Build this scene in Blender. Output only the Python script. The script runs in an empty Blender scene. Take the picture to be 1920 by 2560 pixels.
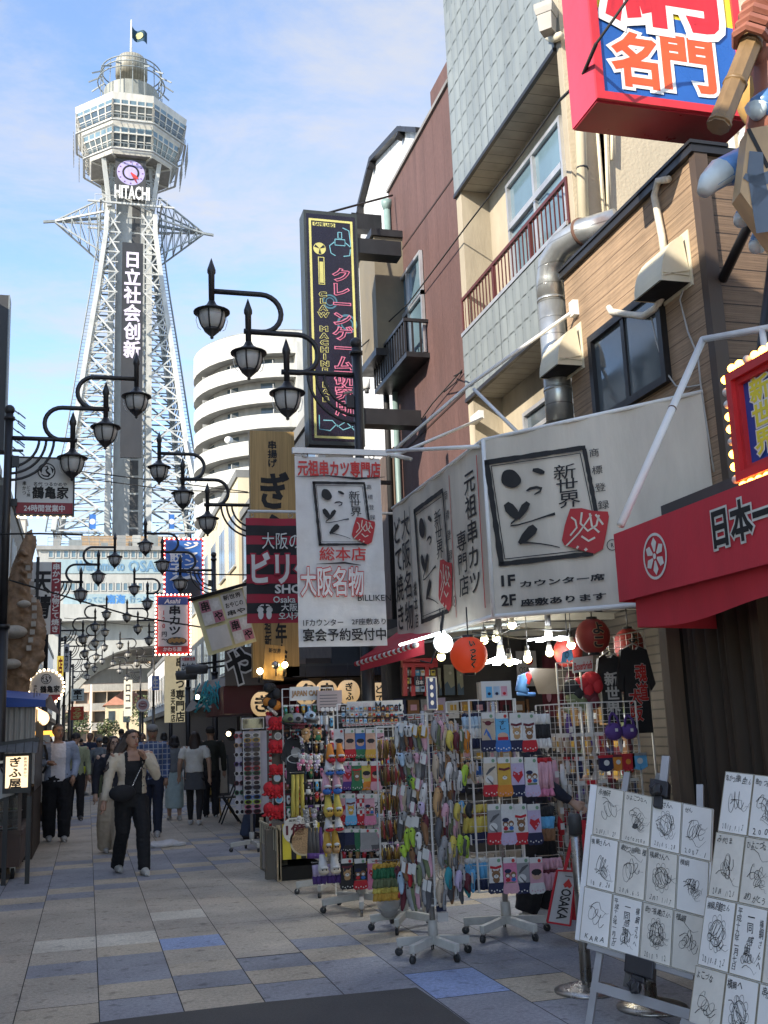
# Shopping street below a tall lattice tower: souvenir racks on the pavement, shop fronts on the right.
import bpy,math,random
from mathutils import Vector,Matrix,noise
random.seed(11)
PI=math.pi; R=math.radians
V=Vector
SC=bpy.context.scene; COL=SC.collection

# ------------------------------------------------------------------ camera
F_PX,CX,CY,CAM_H=2650.0,960.0,1280.0,1.55
_y=V((219-CX,-(1850-CY),-F_PX)).normalized()
_z=V((-0.04,1.0,0.0)); _z.z=-(_z.x*_y.x+_z.y*_y.y)/_y.z; _z.normalize()
_x=_y.cross(_z)
W2C=Matrix((_x,_y,_z)).transposed(); C2W=W2C.transposed()
CAM=V((0,0,CAM_H))
cd=bpy.data.cameras.new("camera"); cam=bpy.data.objects.new("camera",cd); COL.objects.link(cam)
cam.matrix_world=Matrix.Translation(CAM)@C2W.to_4x4()
cd.sensor_fit='VERTICAL'; cd.sensor_height=36; cd.sensor_width=36; cd.lens=F_PX/2560*36
cd.clip_start=0.1; cd.clip_end=3000
SC.camera=cam

def ray(px,py): return (C2W@V((px-CX,-(py-CY),-F_PX))).normalized()
def gp(px,py,z=0.0):
    r=ray(px,py); return CAM+r*((z-CAM_H)/r.z)
def onx(px,py,X):
    r=ray(px,py); return CAM+r*(X/r.x)
def ony(px,py,Y):
    r=ray(px,py); return CAM+r*(Y/r.y)

# ------------------------------------------------------------------ light
SUN=V((-0.26,-0.155,0.152)).normalized()          # towards the sun: behind and left of the camera, late afternoon
w=bpy.data.worlds.new("World"); SC.world=w; w.use_nodes=True
nt=w.node_tree; nt.nodes.clear()
def N(nt,t,**k):
    n=nt.nodes.new(t)
    for a,b in k.items():
        if a.startswith('i_'):
            n.inputs[a[2:].replace('_',' ')].default_value=b
        else: setattr(n,a,b)
    return n
L=lambda nt,a,b: nt.links.new(a,b)
out=N(nt,'ShaderNodeOutputWorld'); bg=N(nt,'ShaderNodeBackground'); bg.inputs[1].default_value=0.10
sky=N(nt,'ShaderNodeTexSky',sky_type='NISHITA',sun_disc=False,sun_elevation=math.asin(SUN.z),
        sun_rotation=math.atan2(SUN.x,SUN.y),altitude=20,air_density=0.85,dust_density=0.1,ozone_density=2.2)
tc=N(nt,'ShaderNodeTexCoord'); sep=N(nt,'ShaderNodeSeparateXYZ'); L(nt,tc.outputs['Generated'],sep.inputs[0])
mz=N(nt,'ShaderNodeMath',operation='MAXIMUM'); L(nt,sep.outputs[2],mz.inputs[0]); mz.inputs[1].default_value=0.06
dv=N(nt,'ShaderNodeVectorMath',operation='DIVIDE'); L(nt,tc.outputs['Generated'],dv.inputs[0])
cmb=N(nt,'ShaderNodeCombineXYZ')
for i in range(3): L(nt,mz.outputs[0],cmb.inputs[i])
L(nt,cmb.outputs[0],dv.inputs[1])
mp=N(nt,'ShaderNodeMapping'); mp.inputs['Scale'].default_value=(0.8,1.0,0.0); mp.inputs['Rotation'].default_value=(0,0,0.5); mp.inputs['Location'].default_value=(0.6,0.9,0)
L(nt,dv.outputs[0],mp.inputs[0])
n1=N(nt,'ShaderNodeTexNoise'); n1.inputs['Scale'].default_value=2.6; n1.inputs['Detail'].default_value=9; n1.inputs['Roughness'].default_value=0.66; n1.inputs['Distortion'].default_value=0.35
L(nt,mp.outputs[0],n1.inputs['Vector'])
n2=N(nt,'ShaderNodeTexNoise'); n2.inputs['Scale'].default_value=0.55; n2.inputs['Detail'].default_value=3
L(nt,mp.outputs[0],n2.inputs['Vector'])
md=N(nt,'ShaderNodeMath',operation='MULTIPLY_ADD'); L(nt,n2.outputs[0],md.inputs[0]); md.inputs[1].default_value=0.9; L(nt,n1.outputs[0],md.inputs[2])
rp=N(nt,'ShaderNodeMapRange'); rp.inputs[1].default_value=0.72; rp.inputs[2].default_value=1.22; rp.inputs[3].default_value=0.04; rp.inputs[4].default_value=0.85; rp.interpolation_type='SMOOTHSTEP'
L(nt,md.outputs[0],rp.inputs[0])
mx=N(nt,'ShaderNodeMix',data_type='RGBA'); L(nt,rp.outputs[0],mx.inputs[0]); L(nt,sky.outputs[0],mx.inputs[6]); mx.inputs[7].default_value=(1.85,1.85,1.9,1)
L(nt,mx.outputs[2],bg.inputs[0]); L(nt,bg.outputs[0],out.inputs[0])
ld=bpy.data.lights.new("sun",'SUN'); ld.energy=2.0; ld.angle=R(0.5); ld.color=(1.0,0.90,0.76)
sun=bpy.data.objects.new("sun",ld); COL.objects.link(sun); sun.rotation_euler=SUN.to_track_quat('Z','Y').to_euler(); sun.location=(-10,-6,20)
vs=SC.view_settings; vs.view_transform='Standard'; vs.look='None'; vs.gamma=1; vs.exposure=2.15
SC.cycles.use_denoising=True
SC.cycles.max_bounces=8; SC.cycles.transparent_max_bounces=16
try: SC.cycles.sample_clamp_indirect=8
except Exception: pass

# ------------------------------------------------------------------ materials
_mats={}
def M(name,col,rough=0.6,metal=0.0,var=0.14,sc=5.0,bump=0.0,bsc=None,es=0.0,ecol=None,spec=0.5,alpha=1.0,stretch=None,trans=0.0):
    """plain procedural surface: colour with soft wear, uneven gloss and optional relief"""
    if name in _mats: return _mats[name]
    m=bpy.data.materials.new(name); _mats[name]=m; m.use_nodes=True
    t=m.node_tree; b=t.nodes['Principled BSDF']
    c=N(t,'ShaderNodeTexCoord'); src=c.outputs['Object']
    if stretch:
        g=N(t,'ShaderNodeMapping'); g.inputs['Scale'].default_value=stretch; L(t,src,g.inputs[0]); src=g.outputs[0]
    n=N(t,'ShaderNodeTexNoise'); n.inputs['Scale'].default_value=sc; n.inputs['Detail'].default_value=6; n.inputs['Roughness'].default_value=0.62
    L(t,src,n.inputs['Vector'])
    r=N(t,'ShaderNodeMapRange'); r.inputs[1].default_value=0.25; r.inputs[2].default_value=0.75; r.inputs[3].default_value=1-var; r.inputs[4].default_value=1+var
    L(t,n.outputs[0],r.inputs[0])
    gm_=N(t,'ShaderNodeMapping'); gm_.inputs['Scale'].default_value=(1,1,.3); L(t,c.outputs['Object'],gm_.inputs[0])
    nb=N(t,'ShaderNodeTexNoise'); nb.inputs['Scale'].default_value=1.7; nb.inputs['Detail'].default_value=4; L(t,gm_.outputs[0],nb.inputs['Vector'])
    rb_=N(t,'ShaderNodeMapRange'); rb_.inputs[1].default_value=.3; rb_.inputs[2].default_value=.7; rb_.inputs[3].default_value=.86; rb_.inputs[4].default_value=1.12; L(t,nb.outputs[0],rb_.inputs[0])
    xb=N(t,'ShaderNodeMath',operation='MULTIPLY'); L(t,r.outputs[0],xb.inputs[0]); L(t,rb_.outputs[0],xb.inputs[1])
    x=N(t,'ShaderNodeMix',data_type='RGBA',blend_type='MULTIPLY'); x.inputs[0].default_value=1
    x.inputs[6].default_value=(*col,1); L(t,xb.outputs[0],x.inputs[7]); L(t,x.outputs[2],b.inputs['Base Color'])
    r2=N(t,'ShaderNodeMapRange'); r2.inputs[1].default_value=0.3; r2.inputs[2].default_value=0.7; r2.inputs[3].default_value=max(0.02,rough-0.1); r2.inputs[4].default_value=min(1,rough+0.1)
    L(t,n.outputs[0],r2.inputs[0]); L(t,r2.outputs[0],b.inputs['Roughness'])
    b.inputs['Metallic'].default_value=metal; b.inputs['Specular IOR Level'].default_value=spec
    if bump:
        n3=N(t,'ShaderNodeTexNoise'); n3.inputs['Scale'].default_value=bsc or sc*6; n3.inputs['Detail'].default_value=5; L(t,src,n3.inputs['Vector'])
        bp=N(t,'ShaderNodeBump'); bp.inputs['Strength'].default_value=min(1,bump); bp.inputs['Distance'].default_value=0.01; L(t,n3.outputs[0],bp.inputs['Height']); L(t,bp.outputs[0],b.inputs['Normal'])
    if es:
        b.inputs['Emission Color'].default_value=(*(ecol or col),1); b.inputs['Emission Strength'].default_value=es
    if alpha<1: b.inputs['Alpha'].default_value=alpha
    if trans: b.inputs['Transmission Weight'].default_value=trans
    return m

def lines_mat(name,c1,c2,axis='Z',pitch=0.15,width=0.06,rough=0.6,var=0.18,grain=(1,1,30),gsc=4.0,bump=0.5,pitch2=0,axis2='Y',metal=0.0,bsc=None):
    """boards, panels or tiles: dark joints every `pitch` along an axis of the object, with grain between"""
    if name in _mats: return _mats[name]
    m=bpy.data.materials.new(name); _mats[name]=m; m.use_nodes=True
    t=m.node_tree; b=t.nodes['Principled BSDF']
    c=N(t,'ShaderNodeTexCoord'); s=N(t,'ShaderNodeSeparateXYZ'); L(t,c.outputs['Object'],s.inputs[0])
    def joint(ax,p):
        a=N(t,'ShaderNodeMath',operation='DIVIDE'); L(t,s.outputs['XYZ'.index(ax)],a.inputs[0]); a.inputs[1].default_value=p
        f=N(t,'ShaderNodeMath',operation='FRACT'); L(t,a.outputs[0],f.inputs[0])
        k=N(t,'ShaderNodeMath',operation='LESS_THAN'); L(t,f.outputs[0],k.inputs[0]); k.inputs[1].default_value=width*pitch/p
        return k.outputs[0]
    j=joint(axis,pitch)
    if pitch2:
        q=N(t,'ShaderNodeMath',operation='MAXIMUM'); L(t,j,q.inputs[0]); L(t,joint(axis2,pitch2),q.inputs[1]); j=q.outputs[0]
    g=N(t,'ShaderNodeMapping'); g.inputs['Scale'].default_value=grain; L(t,c.outputs['Object'],g.inputs[0])
    n=N(t,'ShaderNodeTexNoise'); n.inputs['Scale'].default_value=gsc; n.inputs['Detail'].default_value=7; n.inputs['Roughness'].default_value=0.65; L(t,g.outputs[0],n.inputs['Vector'])
    r=N(t,'ShaderNodeMapRange'); r.inputs[1].default_value=0.25; r.inputs[2].default_value=0.75; r.inputs[3].default_value=1-var; r.inputs[4].default_value=1+var; L(t,n.outputs[0],r.inputs[0])
    gs=N(t,'ShaderNodeMapping'); gs.inputs['Scale'].default_value=(2.2,2.2,.3); L(t,c.outputs['Object'],gs.inputs[0])
    ns=N(t,'ShaderNodeTexNoise'); ns.inputs['Scale'].default_value=1.6; ns.inputs['Detail'].default_value=6; L(t,gs.outputs[0],ns.inputs['Vector'])
    rs=N(t,'ShaderNodeMapRange'); rs.inputs[1].default_value=.3; rs.inputs[2].default_value=.7; rs.inputs[3].default_value=.78; rs.inputs[4].default_value=1.12; L(t,ns.outputs[0],rs.inputs[0])
    ms=N(t,'ShaderNodeMath',operation='MULTIPLY'); L(t,r.outputs[0],ms.inputs[0]); L(t,rs.outputs[0],ms.inputs[1])
    x=N(t,'ShaderNodeMix',data_type='RGBA',blend_type='MULTIPLY'); x.inputs[0].default_value=1; x.inputs[6].default_value=(*c1,1); L(t,ms.outputs[0],x.inputs[7])
    y=N(t,'ShaderNodeMix',data_type='RGBA'); L(t,j,y.inputs[0]); L(t,x.outputs[2],y.inputs[6]); y.inputs[7].default_value=(*c2,1)
    L(t,y.outputs[2],b.inputs['Base Color']); b.inputs['Roughness'].default_value=rough; b.inputs['Metallic'].default_value=metal
    h=N(t,'ShaderNodeMath',operation='MULTIPLY_ADD'); L(t,j,h.inputs[0]); h.inputs[1].default_value=-1.0; L(t,n.outputs[0],h.inputs[2])
    bp=N(t,'ShaderNodeBump'); bp.inputs['Strength'].default_value=bump; bp.inputs['Distance'].default_value=0.008; L(t,h.outputs[0],bp.inputs['Height']); L(t,bp.outputs[0],b.inputs['Normal'])
    return m

# ------------------------------------------------------------------ mesh builder
class Fr:
    """a drawing plane: origin, right and up vectors; d is distance in front of it"""
    def __init__(s,o,r=(1,0,0),u=(0,0,1)):
        s.o=V(o); s.r=V(r); s.u=V(u); s.n=s.r.cross(s.u).normalized()
    def p(s,x,y,d=0.0): return s.o+s.r*x+s.u*y+s.n*d

class MB:
    def __init__(s): s.v=[]; s.f=[]; s.m=[]; s.s=[]
    def add(s,vs,fs,m,smooth=False,T=None):
        k=len(s.v)
        s.v+=[T@V(q) for q in vs] if T is not None else [V(q) for q in vs]
        for f in fs: s.f.append([i+k for i in f]); s.m.append(m); s.s.append(smooth)
        return s
    def box(s,a,b,m,T=None):
        x0,x1=sorted((a[0],b[0])); y0,y1=sorted((a[1],b[1])); z0,z1=sorted((a[2],b[2]))
        return s.add([(x0,y0,z0),(x1,y0,z0),(x1,y1,z0),(x0,y1,z0),(x0,y0,z1),(x1,y0,z1),(x1,y1,z1),(x0,y1,z1)],
              [(0,3,2,1),(4,5,6,7),(0,1,5,4),(1,2,6,5),(2,3,7,6),(3,0,4,7)],m,False,T)
    def cbox(s,c,z,m,T=None):
        return s.box([c[i]-z[i]/2 for i in range(3)],[c[i]+z[i]/2 for i in range(3)],m,T)
    def bar(s,p,q,w,h,m,up=(0,0,1)):
        p,q=V(p),V(q); d=(q-p); l=d.length
        if l<1e-6: return s
        d/=l; u=V(up)
        if abs(d.dot(u))>0.98: u=V((1,0,0))
        r=d.cross(u).normalized(); u=r.cross(d)
        vs=[p+r*a*w/2+u*b*h/2 for a,b in ((-1,-1),(1,-1),(1,1),(-1,1))]+[q+r*a*w/2+u*b*h/2 for a,b in ((-1,-1),(1,-1),(1,1),(-1,1))]
        return s.add(vs,[(3,2,1,0),(4,5,6,7),(0,1,5,4),(1,2,6,5),(2,3,7,6),(3,0,4,7)],m)
    def tube(s,pts,r,m,n=8,caps=True,smooth=True,closed=False):
        pts=[V(p) for p in pts]; k=len(pts); rs=r if isinstance(r,(list,tuple)) else [r]*k
        vs=[]; fs=[]; u=None
        for i,p in enumerate(pts):
            if closed: d=pts[(i+1)%k]-pts[i-1]
            else: d=pts[min(i+1,k-1)]-pts[max(i-1,0)]
            if d.length<1e-9: d=V((0,0,1))
            d.normalize()
            if u is None: u=d.orthogonal().normalized()
            else:
                u=u-d*u.dot(d)
                u=u.normalized() if u.length>1e-6 else d.orthogonal().normalized()
            b=d.cross(u)
            rr=rs[i]; ra,rb=rr if isinstance(rr,tuple) else (rr,rr)
            vs+=[p+u*math.cos(2*PI*j/n)*ra+b*math.sin(2*PI*j/n)*rb for j in range(n)]
        for i in range(k if closed else k-1):
            a0,b0=i*n,((i+1)%k)*n
            for j in range(n): fs.append((a0+j,a0+(j+1)%n,b0+(j+1)%n,b0+j))
        if caps and not closed: fs+=[tuple(range(n-1,-1,-1)),tuple(range((k-1)*n,k*n))]
        return s.add(vs,fs,m,smooth)
    def lathe(s,prof,c,m,n=16,T=None,smooth=True):
        c=V(c); vs=[]; fs=[]; k=len(prof)
        for r,z in prof: vs+=[c+V((r*math.cos(2*PI*j/n),r*math.sin(2*PI*j/n),z)) for j in range(n)]
        for i in range(k-1):
            for j in range(n): fs.append((i*n+j,i*n+(j+1)%n,(i+1)*n+(j+1)%n,(i+1)*n+j))
        fs+=[tuple(range(n-1,-1,-1)),tuple(range((k-1)*n,k*n))]
        return s.add(vs,fs,m,smooth,T)
    def ball(s,c,r,m,nu=12,nv=8,T=None):
        r=r if isinstance(r,(list,tuple)) else (r,r,r); c=V(c)
        vs=[c+V((0,0,-r[2]))]; fs=[]
        for i in range(1,nv):
            a=-PI/2+PI*i/nv
            vs+=[c+V((r[0]*math.cos(a)*math.cos(2*PI*j/nu),r[1]*math.cos(a)*math.sin(2*PI*j/nu),r[2]*math.sin(a))) for j in range(nu)]
        vs.append(c+V((0,0,r[2]))); e=len(vs)-1
        for j in range(nu): fs.append((0,1+(j+1)%nu,1+j)); fs.append((e,e-nu+j,e-nu+(j+1)%nu))
        for i in range(nv-2):
            for j in range(nu): a=1+i*nu; fs.append((a+j,a+(j+1)%nu,a+nu+(j+1)%nu,a+nu+j))
        return s.add(vs,fs,m,True,T)
    def quad(s,a,b,c,d,m): return s.add([a,b,c,d],[(0,1,2,3)],m)
    def prism(s,pts,fr,d0,d1,m):
        k=len(pts); A=[fr.p(x,y,d0) for x,y in pts]; B=[fr.p(x,y,d1) for x,y in pts]
        return s.add(A+B,[tuple(range(k-1,-1,-1)),tuple(range(k,2*k))]+[(i,(i+1)%k,k+(i+1)%k,k+i) for i in range(k)],m)
    def poly(s,pts,fr,d,m):
        return s.add([fr.p(x,y,d) for x,y in pts],[tuple(range(len(pts)))],m)
    def rect(s,fr,x0,y0,x1,y1,d,m): return s.poly([(x0,y0),(x1,y0),(x1,y1),(x0,y1)],fr,d,m)
    def slab(s,fr,x0,y0,x1,y1,d0,d1,m): return s.prism([(x0,y0),(x1,y0),(x1,y1),(x0,y1)],fr,d0,d1,m)
    def disc(s,fr,x,y,rx,ry,d,m,n=20): return s.poly([(x+rx*math.cos(2*PI*i/n),y+ry*math.sin(2*PI*i/n)) for i in range(n)],fr,d,m)
    def ring(s,fr,x,y,rx,ry,w,d,m,n=28):
        vs=[]
        for k in (1,1-w):
            vs+=[fr.p(x+rx*k*math.cos(2*PI*i/n),y+ry*k*math.sin(2*PI*i/n),d) for i in range(n)]
        return s.add(vs,[(i,(i+1)%n,n+(i+1)%n,n+i) for i in range(n)],m)
    def stroke(s,pts,ws,fr,d,m):
        """a brush stroke lying on the plane"""
        k=len(pts); ws=ws if isinstance(ws,(list,tuple)) else [ws]*k; vs=[]
        for i in range(k):
            a=pts[max(i-1,0)]; b=pts[min(i+1,k-1)]; dx,dy=b[0]-a[0],b[1]-a[1]; l=math.hypot(dx,dy) or 1
            nx,ny=-dy/l*ws[i]/2,dx/l*ws[i]/2
            vs+=[fr.p(pts[i][0]-nx,pts[i][1]-ny,d),fr.p(pts[i][0]+nx,pts[i][1]+ny,d)]
        return s.add(vs,[(2*i,2*i+2,2*i+3,2*i+1) for i in range(k-1)],m)
    def frame(s,fr,x0,y0,x1,y1,w,d0,d1,m):
        s.slab(fr,x0,y0,x1,y0+w,d0,d1,m); s.slab(fr,x0,y1-w,x1,y1,d0,d1,m)
        s.slab(fr,x0,y0+w,x0+w,y1-w,d0,d1,m); return s.slab(fr,x1-w,y0+w,x1,y1-w,d0,d1,m)
    def sheet(s,P,nu,nv,m,smooth=True):
        """P(u, v) -> point"""
        vs=[P(i/nu,j/nv) for j in range(nv+1) for i in range(nu+1)]
        return s.add(vs,[(j*(nu+1)+i,j*(nu+1)+i+1,(j+1)*(nu+1)+i+1,(j+1)*(nu+1)+i) for j in range(nv) for i in range(nu)],m,smooth)
    def text(s,t,fr,x0,y0,x1,y1,m,bold=0.0,d=0.004,edge=None,ew=0.05,vert=False,keep=False,slant=0.0):
        """lettering fitted to a box on the plane, optionally with an outline behind it"""
        if vert:
            h=(y1-y0)/len(t)
            for i,ch in enumerate(t):
                if ch!=' ': s.text(ch,fr,x0,y1-(i+0.96)*h,x1,y1-(i+0.04)*h,m,bold,d,edge,ew,slant=slant)
            return s
        bold=min(bold,.032); ew=min(ew,.058); g=glyphs(t)
        if not g[0]: return s
        bx0,by0,bx1,by1=g[2]
        if len(t)==1:      # keep the em square of a single character
            cx=(bx0+bx1)/2; e=0.47; bx0,bx1=min(bx0,cx-e),max(bx1,cx+e); by0,by1=min(by0,-0.1),max(by1,0.84)
        sx=(x1-x0)/max(bx1-bx0,1e-6); sy=(y1-y0)/max(by1-by0,1e-6); ox,oy=x0,y0
        if keep:
            k=min(sx,sy); ox+=(x1-x0-k*(bx1-bx0))/2; oy+=(y1-y0-k*(by1-by0))/2; sx=sy=k
        L_=[(g,m,d+(.004 if edge else 0),0.0)]
        if bold: L_.append((glyphs(t,bold,True),m,d+(.004 if edge else 0)-.0005,.05))
        if edge: L_.append((glyphs(t,bold+ew,True),edge,d+.0012,.02))
        for gg,mm,dd,kz in L_:
            s.add([fr.p(ox+(x-bx0)*sx+slant*(y-by0)*sy,oy+(y-by0)*sy,dd+z*kz*sy) for x,y,z in gg[0]],gg[1],mm)
        return s
    def xf(s,T):
        s.v=[T@q for q in s.v]; return s
    def build(s,name,parent=None,origin=None,label=None,cat=None,group=None,kind=None,bevel=0.0,local=False):
        if not s.v: return None
        Wp=WM.get(parent) if parent is not None else None
        if parent is None:
            if origin is None:
                xs=[q.x for q in s.v]; ys=[q.y for q in s.v]; zs=[q.z for q in s.v]
                origin=V(((min(xs)+max(xs))/2,(min(ys)+max(ys))/2,min(zs)))
            origin=V(origin); vs=[q-origin for q in s.v]
        elif local: vs=s.v
        else:
            inv=Wp.inverted(); vs=[inv@q for q in s.v]
        me=bpy.data.meshes.new(name); me.from_pydata([tuple(q) for q in vs],[],s.f)
        ms=[]; ix={}
        for m in s.m:
            if m.name not in ix: ix[m.name]=len(ms); ms.append(m)
        for m in ms: me.materials.append(m)
        me.polygons.foreach_set('material_index',[ix[m.name] for m in s.m]); me.polygons.foreach_set('use_smooth',s.s); me.update()
        o=bpy.data.objects.new(name,me); COL.objects.link(o)
        if parent is None: o.location=origin; WM[o]=Matrix.Translation(origin)
        else: o.parent=parent; WM[o]=Wp.copy()
        if bevel:
            b=o.modifiers.new('edge','BEVEL'); b.width=bevel; b.segments=2; b.limit_method='ANGLE'; b.angle_limit=R(40)
        return tag(o,label,cat,group,kind)
WM={}
def tag(o,label=None,cat=None,group=None,kind=None):
    if label: o['label']=label
    if cat: o['category']=cat
    if group: o['group']=group
    if kind: o['kind']=kind
    return o
def thing(name,loc,label,cat,group=None,rz=0.0):
    o=bpy.data.objects.new(name,None); o.empty_display_size=0.1; COL.objects.link(o)
    o.location=loc; o.rotation_euler=(0,0,rz); WM[o]=Matrix.Translation(V(loc))@Matrix.Rotation(rz,4,'Z')
    return tag(o,label,cat,group)
def kids(o): return [c for c in bpy.data.objects if c.parent==o]
def dup(root,loc,rz=0.0,label=None,group=None,tree=None):
    tree=tree or subtree(root)
    r=root.copy(); COL.objects.link(r); r.location=loc; r.rotation_euler=(0,0,rz); WM[r]=Matrix.Translation(V(loc))@Matrix.Rotation(rz,4,'Z')
    if label: r['label']=label
    if group: r['group']=group
    mp={root: r}
    for o in tree:
        c=o.copy(); COL.objects.link(c); c.parent=mp[o.parent]; mp[o]=c; WM[c]=WM[r].copy()
    return r
def subtree(root):
    res=[]
    for c in kids(root): res.append(c); res+=subtree(c)
    return res
_gc={}
def glyphs(t,bold=0.0,ring=False):
    """outline font as mesh: flat fill, or (ring) the bevelled rim that thickens it; z is the rim's height"""
    k=(t,round(bold,4),ring)
    if k in _gc: return _gc[k]
    cu=bpy.data.curves.new('t','FONT'); cu.body=t; cu.size=1.0; cu.resolution_u=2
    if ring: cu.fill_mode='NONE'; cu.bevel_depth=bold; cu.bevel_resolution=0
    else: cu.fill_mode='FRONT'
    ob=bpy.data.objects.new('t',cu); me=ob.to_mesh()
    vs=[(v.co.x,v.co.y,v.co.z) for v in me.vertices]; fs=[tuple(p.vertices) for p in me.polygons]
    ob.to_mesh_clear(); bpy.data.objects.remove(ob); bpy.data.curves.remove(cu)
    bb=(min(v[0] for v in vs),min(v[1] for v in vs),max(v[0] for v in vs),max(v[1] for v in vs)) if vs else (0,0,1,1)
    _gc[k]=(vs,fs,bb); return _gc[k]
def nth(i): return ['first','second','third','fourth','fifth','sixth','seventh','eighth','ninth','tenth','eleventh','twelfth','thirteenth','fourteenth','fifteenth','sixteenth'][i]
def arc(c,r,a0,a1,n,ax1,ax2):
    c=V(c); return [c+V(ax1)*r*math.cos(a0+(a1-a0)*i/n)+V(ax2)*r*math.sin(a0+(a1-a0)*i/n) for i in range(n+1)]
FY=((1,0,0),(0,0,1))        # plane facing the camera's end of the street
FX=((0,-1,0),(0,0,1))       # plane of the right-hand facades
def fy(o): return Fr(o,*FY)
def fx(o): return Fr(o,*FX)
def pxframe(TL,BR,Y):
    """upright board at depth Y seen between two picture corners: frame at its lower left, width, height"""
    a=ony(*TL,Y); b=ony(*BR,Y)
    return Fr((min(a.x,b.x),Y,min(a.z,b.z))),abs(b.x-a.x),abs(a.z-b.z)
def remesh(mb,voxel,m,smooth=4,wrinkle=0.0,wsc=9.0,name='tmp'):
    """fuse overlapping shapes into one continuous skin and relax it"""
    me=bpy.data.meshes.new(name); me.from_pydata([tuple(v) for v in mb.v],[],mb.f); o=bpy.data.objects.new(name,me); COL.objects.link(o)
    r=o.modifiers.new('r','REMESH'); r.mode='VOXEL'; r.voxel_size=voxel
    s=o.modifiers.new('s','SMOOTH'); s.iterations=smooth; s.factor=.5
    dg=bpy.context.evaluated_depsgraph_get(); e=o.evaluated_get(dg); em=e.to_mesh()
    q=MB(); q.v=[v.co.copy() for v in em.vertices]
    if wrinkle:
        ns=[v.normal.copy() for v in em.vertices]
        for v,n_ in zip(q.v,ns): v+=n_*wrinkle*(noise.noise(V((v.x*wsc,v.y*wsc,v.z*wsc*.45)))+.5*noise.noise(V((v.x,v.y,v.z*1.6))*wsc*2.1))
    for p in em.polygons: q.f.append(list(p.vertices)); q.m.append(m); q.s.append(True)
    e.to_mesh_clear(); bpy.data.objects.remove(o); bpy.data.meshes.remove(me); return q
# ------------------------------------------------------------------ common colours
white=M('white_paint',(0.74,0.74,0.72),0.5,var=0.08)
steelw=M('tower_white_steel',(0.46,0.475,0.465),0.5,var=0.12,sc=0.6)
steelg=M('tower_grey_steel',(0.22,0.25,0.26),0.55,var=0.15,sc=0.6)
black=M('black_metal',(0.016,0.016,0.018),0.42,var=0.2)
darkg=M('dark_grey_panel',(0.045,0.047,0.05),0.6,var=0.2)
glassd=M('dark_window_glass',(0.05,0.07,0.085),0.08,var=0.3,sc=0.8,spec=0.8)
glassb=M('blue_window_glass',(0.12,0.19,0.23),0.07,var=0.25,sc=0.7,spec=0.9)
alum=M('aluminium',(0.52,0.53,0.54),0.38,metal=0.6,var=0.12)
steel=M('brushed_steel',(0.42,0.40,0.37),0.3,metal=0.9,var=0.15,sc=12)
red=M('red_paint',(0.50,0.025,0.03),0.5,var=0.12)
ink=M('black_ink',(0.012,0.012,0.013),0.7,var=0.15)
inkr=M('red_ink',(0.50,0.035,0.03),0.65,var=0.1)
yellow=M('yellow_paint',(0.72,0.55,0.03),0.55,var=0.1)
beigew=M('beige_stucco',(0.55,0.51,0.37),0.85,var=0.14,sc=2.5,bump=0.6,bsc=40,stretch=(1,1,0.35))
wood=lines_mat('honey_wood',(0.42,0.27,0.10),(0.24,0.14,0.05),'X',0.19,0.02,0.55,0.35,(14,14,0.5),2.0,0.3)
wooddk=lines_mat('dark_wood',(0.055,0.036,0.024),(0.015,0.010,0.008),'X',0.14,0.06,0.7,0.5,(10,10,0.6),2.0,0.5)
rubber=M('black_rubber',(0.02,0.02,0.02),0.8)

# ------------------------------------------------------------------ ground
def granite(n,c):
    """speckled paving stone with soft staining and a few dark spots"""
    m=M(n,c,0.74,var=0.34,sc=42,bump=0.3,bsc=120,spec=0.3); t=m.node_tree; b=t.nodes['Principled BSDF']; src=b.inputs['Base Color'].links[0].from_socket
    tc_=N(t,'ShaderNodeTexCoord'); out_s=src
    for sc_,lo,hi,k0,k1,rot in ((1.1,.32,.62,.84,1.05,5),(9.0,.60,.74,1.0,.60,2),(260,.3,.7,.62,1.38,2)):
        n_=N(t,'ShaderNodeTexNoise'); n_.inputs['Scale'].default_value=sc_; n_.inputs['Detail'].default_value=rot; L(t,tc_.outputs['Object'],n_.inputs['Vector']); r_=N(t,'ShaderNodeMapRange')
        for i,v in ((1,lo),(2,hi),(3,k0),(4,k1)): r_.inputs[i].default_value=v
        L(t,n_.outputs[0],r_.inputs[0]); x_=N(t,'ShaderNodeMix',data_type='RGBA',blend_type='MULTIPLY'); x_.inputs[0].default_value=1; L(t,out_s,x_.inputs[6]); L(t,r_.outputs[0],x_.inputs[7]); out_s=x_.outputs[2]
    L(t,out_s,b.inputs['Base Color']); return m
g_grey=granite('grey_granite',(0.47,0.415,0.335)); g_beige=granite('beige_granite',(0.50,0.43,0.325)); g_blue=granite('blue_granite',(0.31,0.315,0.34))
g_slate=granite('slate_granite',(0.275,0.28,0.30)); g_pale=granite('pale_tile',(0.66,0.61,0.50)); g_bright=granite('bright_blue_tile',(0.32,0.40,0.60))
g_grey2=granite('warm_grey_granite',(0.48,0.415,0.33))
joint=M('dark_joint_mortar',(0.035,0.033,0.03),0.9)
asph=M('asphalt',(0.085,0.08,0.074),0.85,var=0.35,sc=60,bump=0.4)
b=MB(); b.add([(-700,-60,-0.02),(700,-60,-0.02),(700,900,-0.02),(-700,900,-0.02)],[(0,1,2,3)],M('far_asphalt',(0.2,0.19,0.175),0.85,var=0.2,sc=0.6))
b.build('ground',origin=(0,0,-0.02),kind='structure')
b=MB(); b.add([(-3.3,-6,-0.012),(5.2,-6,-0.012),(5.2,118,-0.012),(-3.3,118,-0.012)],[(0,1,2,3)],joint)
b.build('lower_pavement',origin=(0,0,-0.012),kind='structure')
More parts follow.
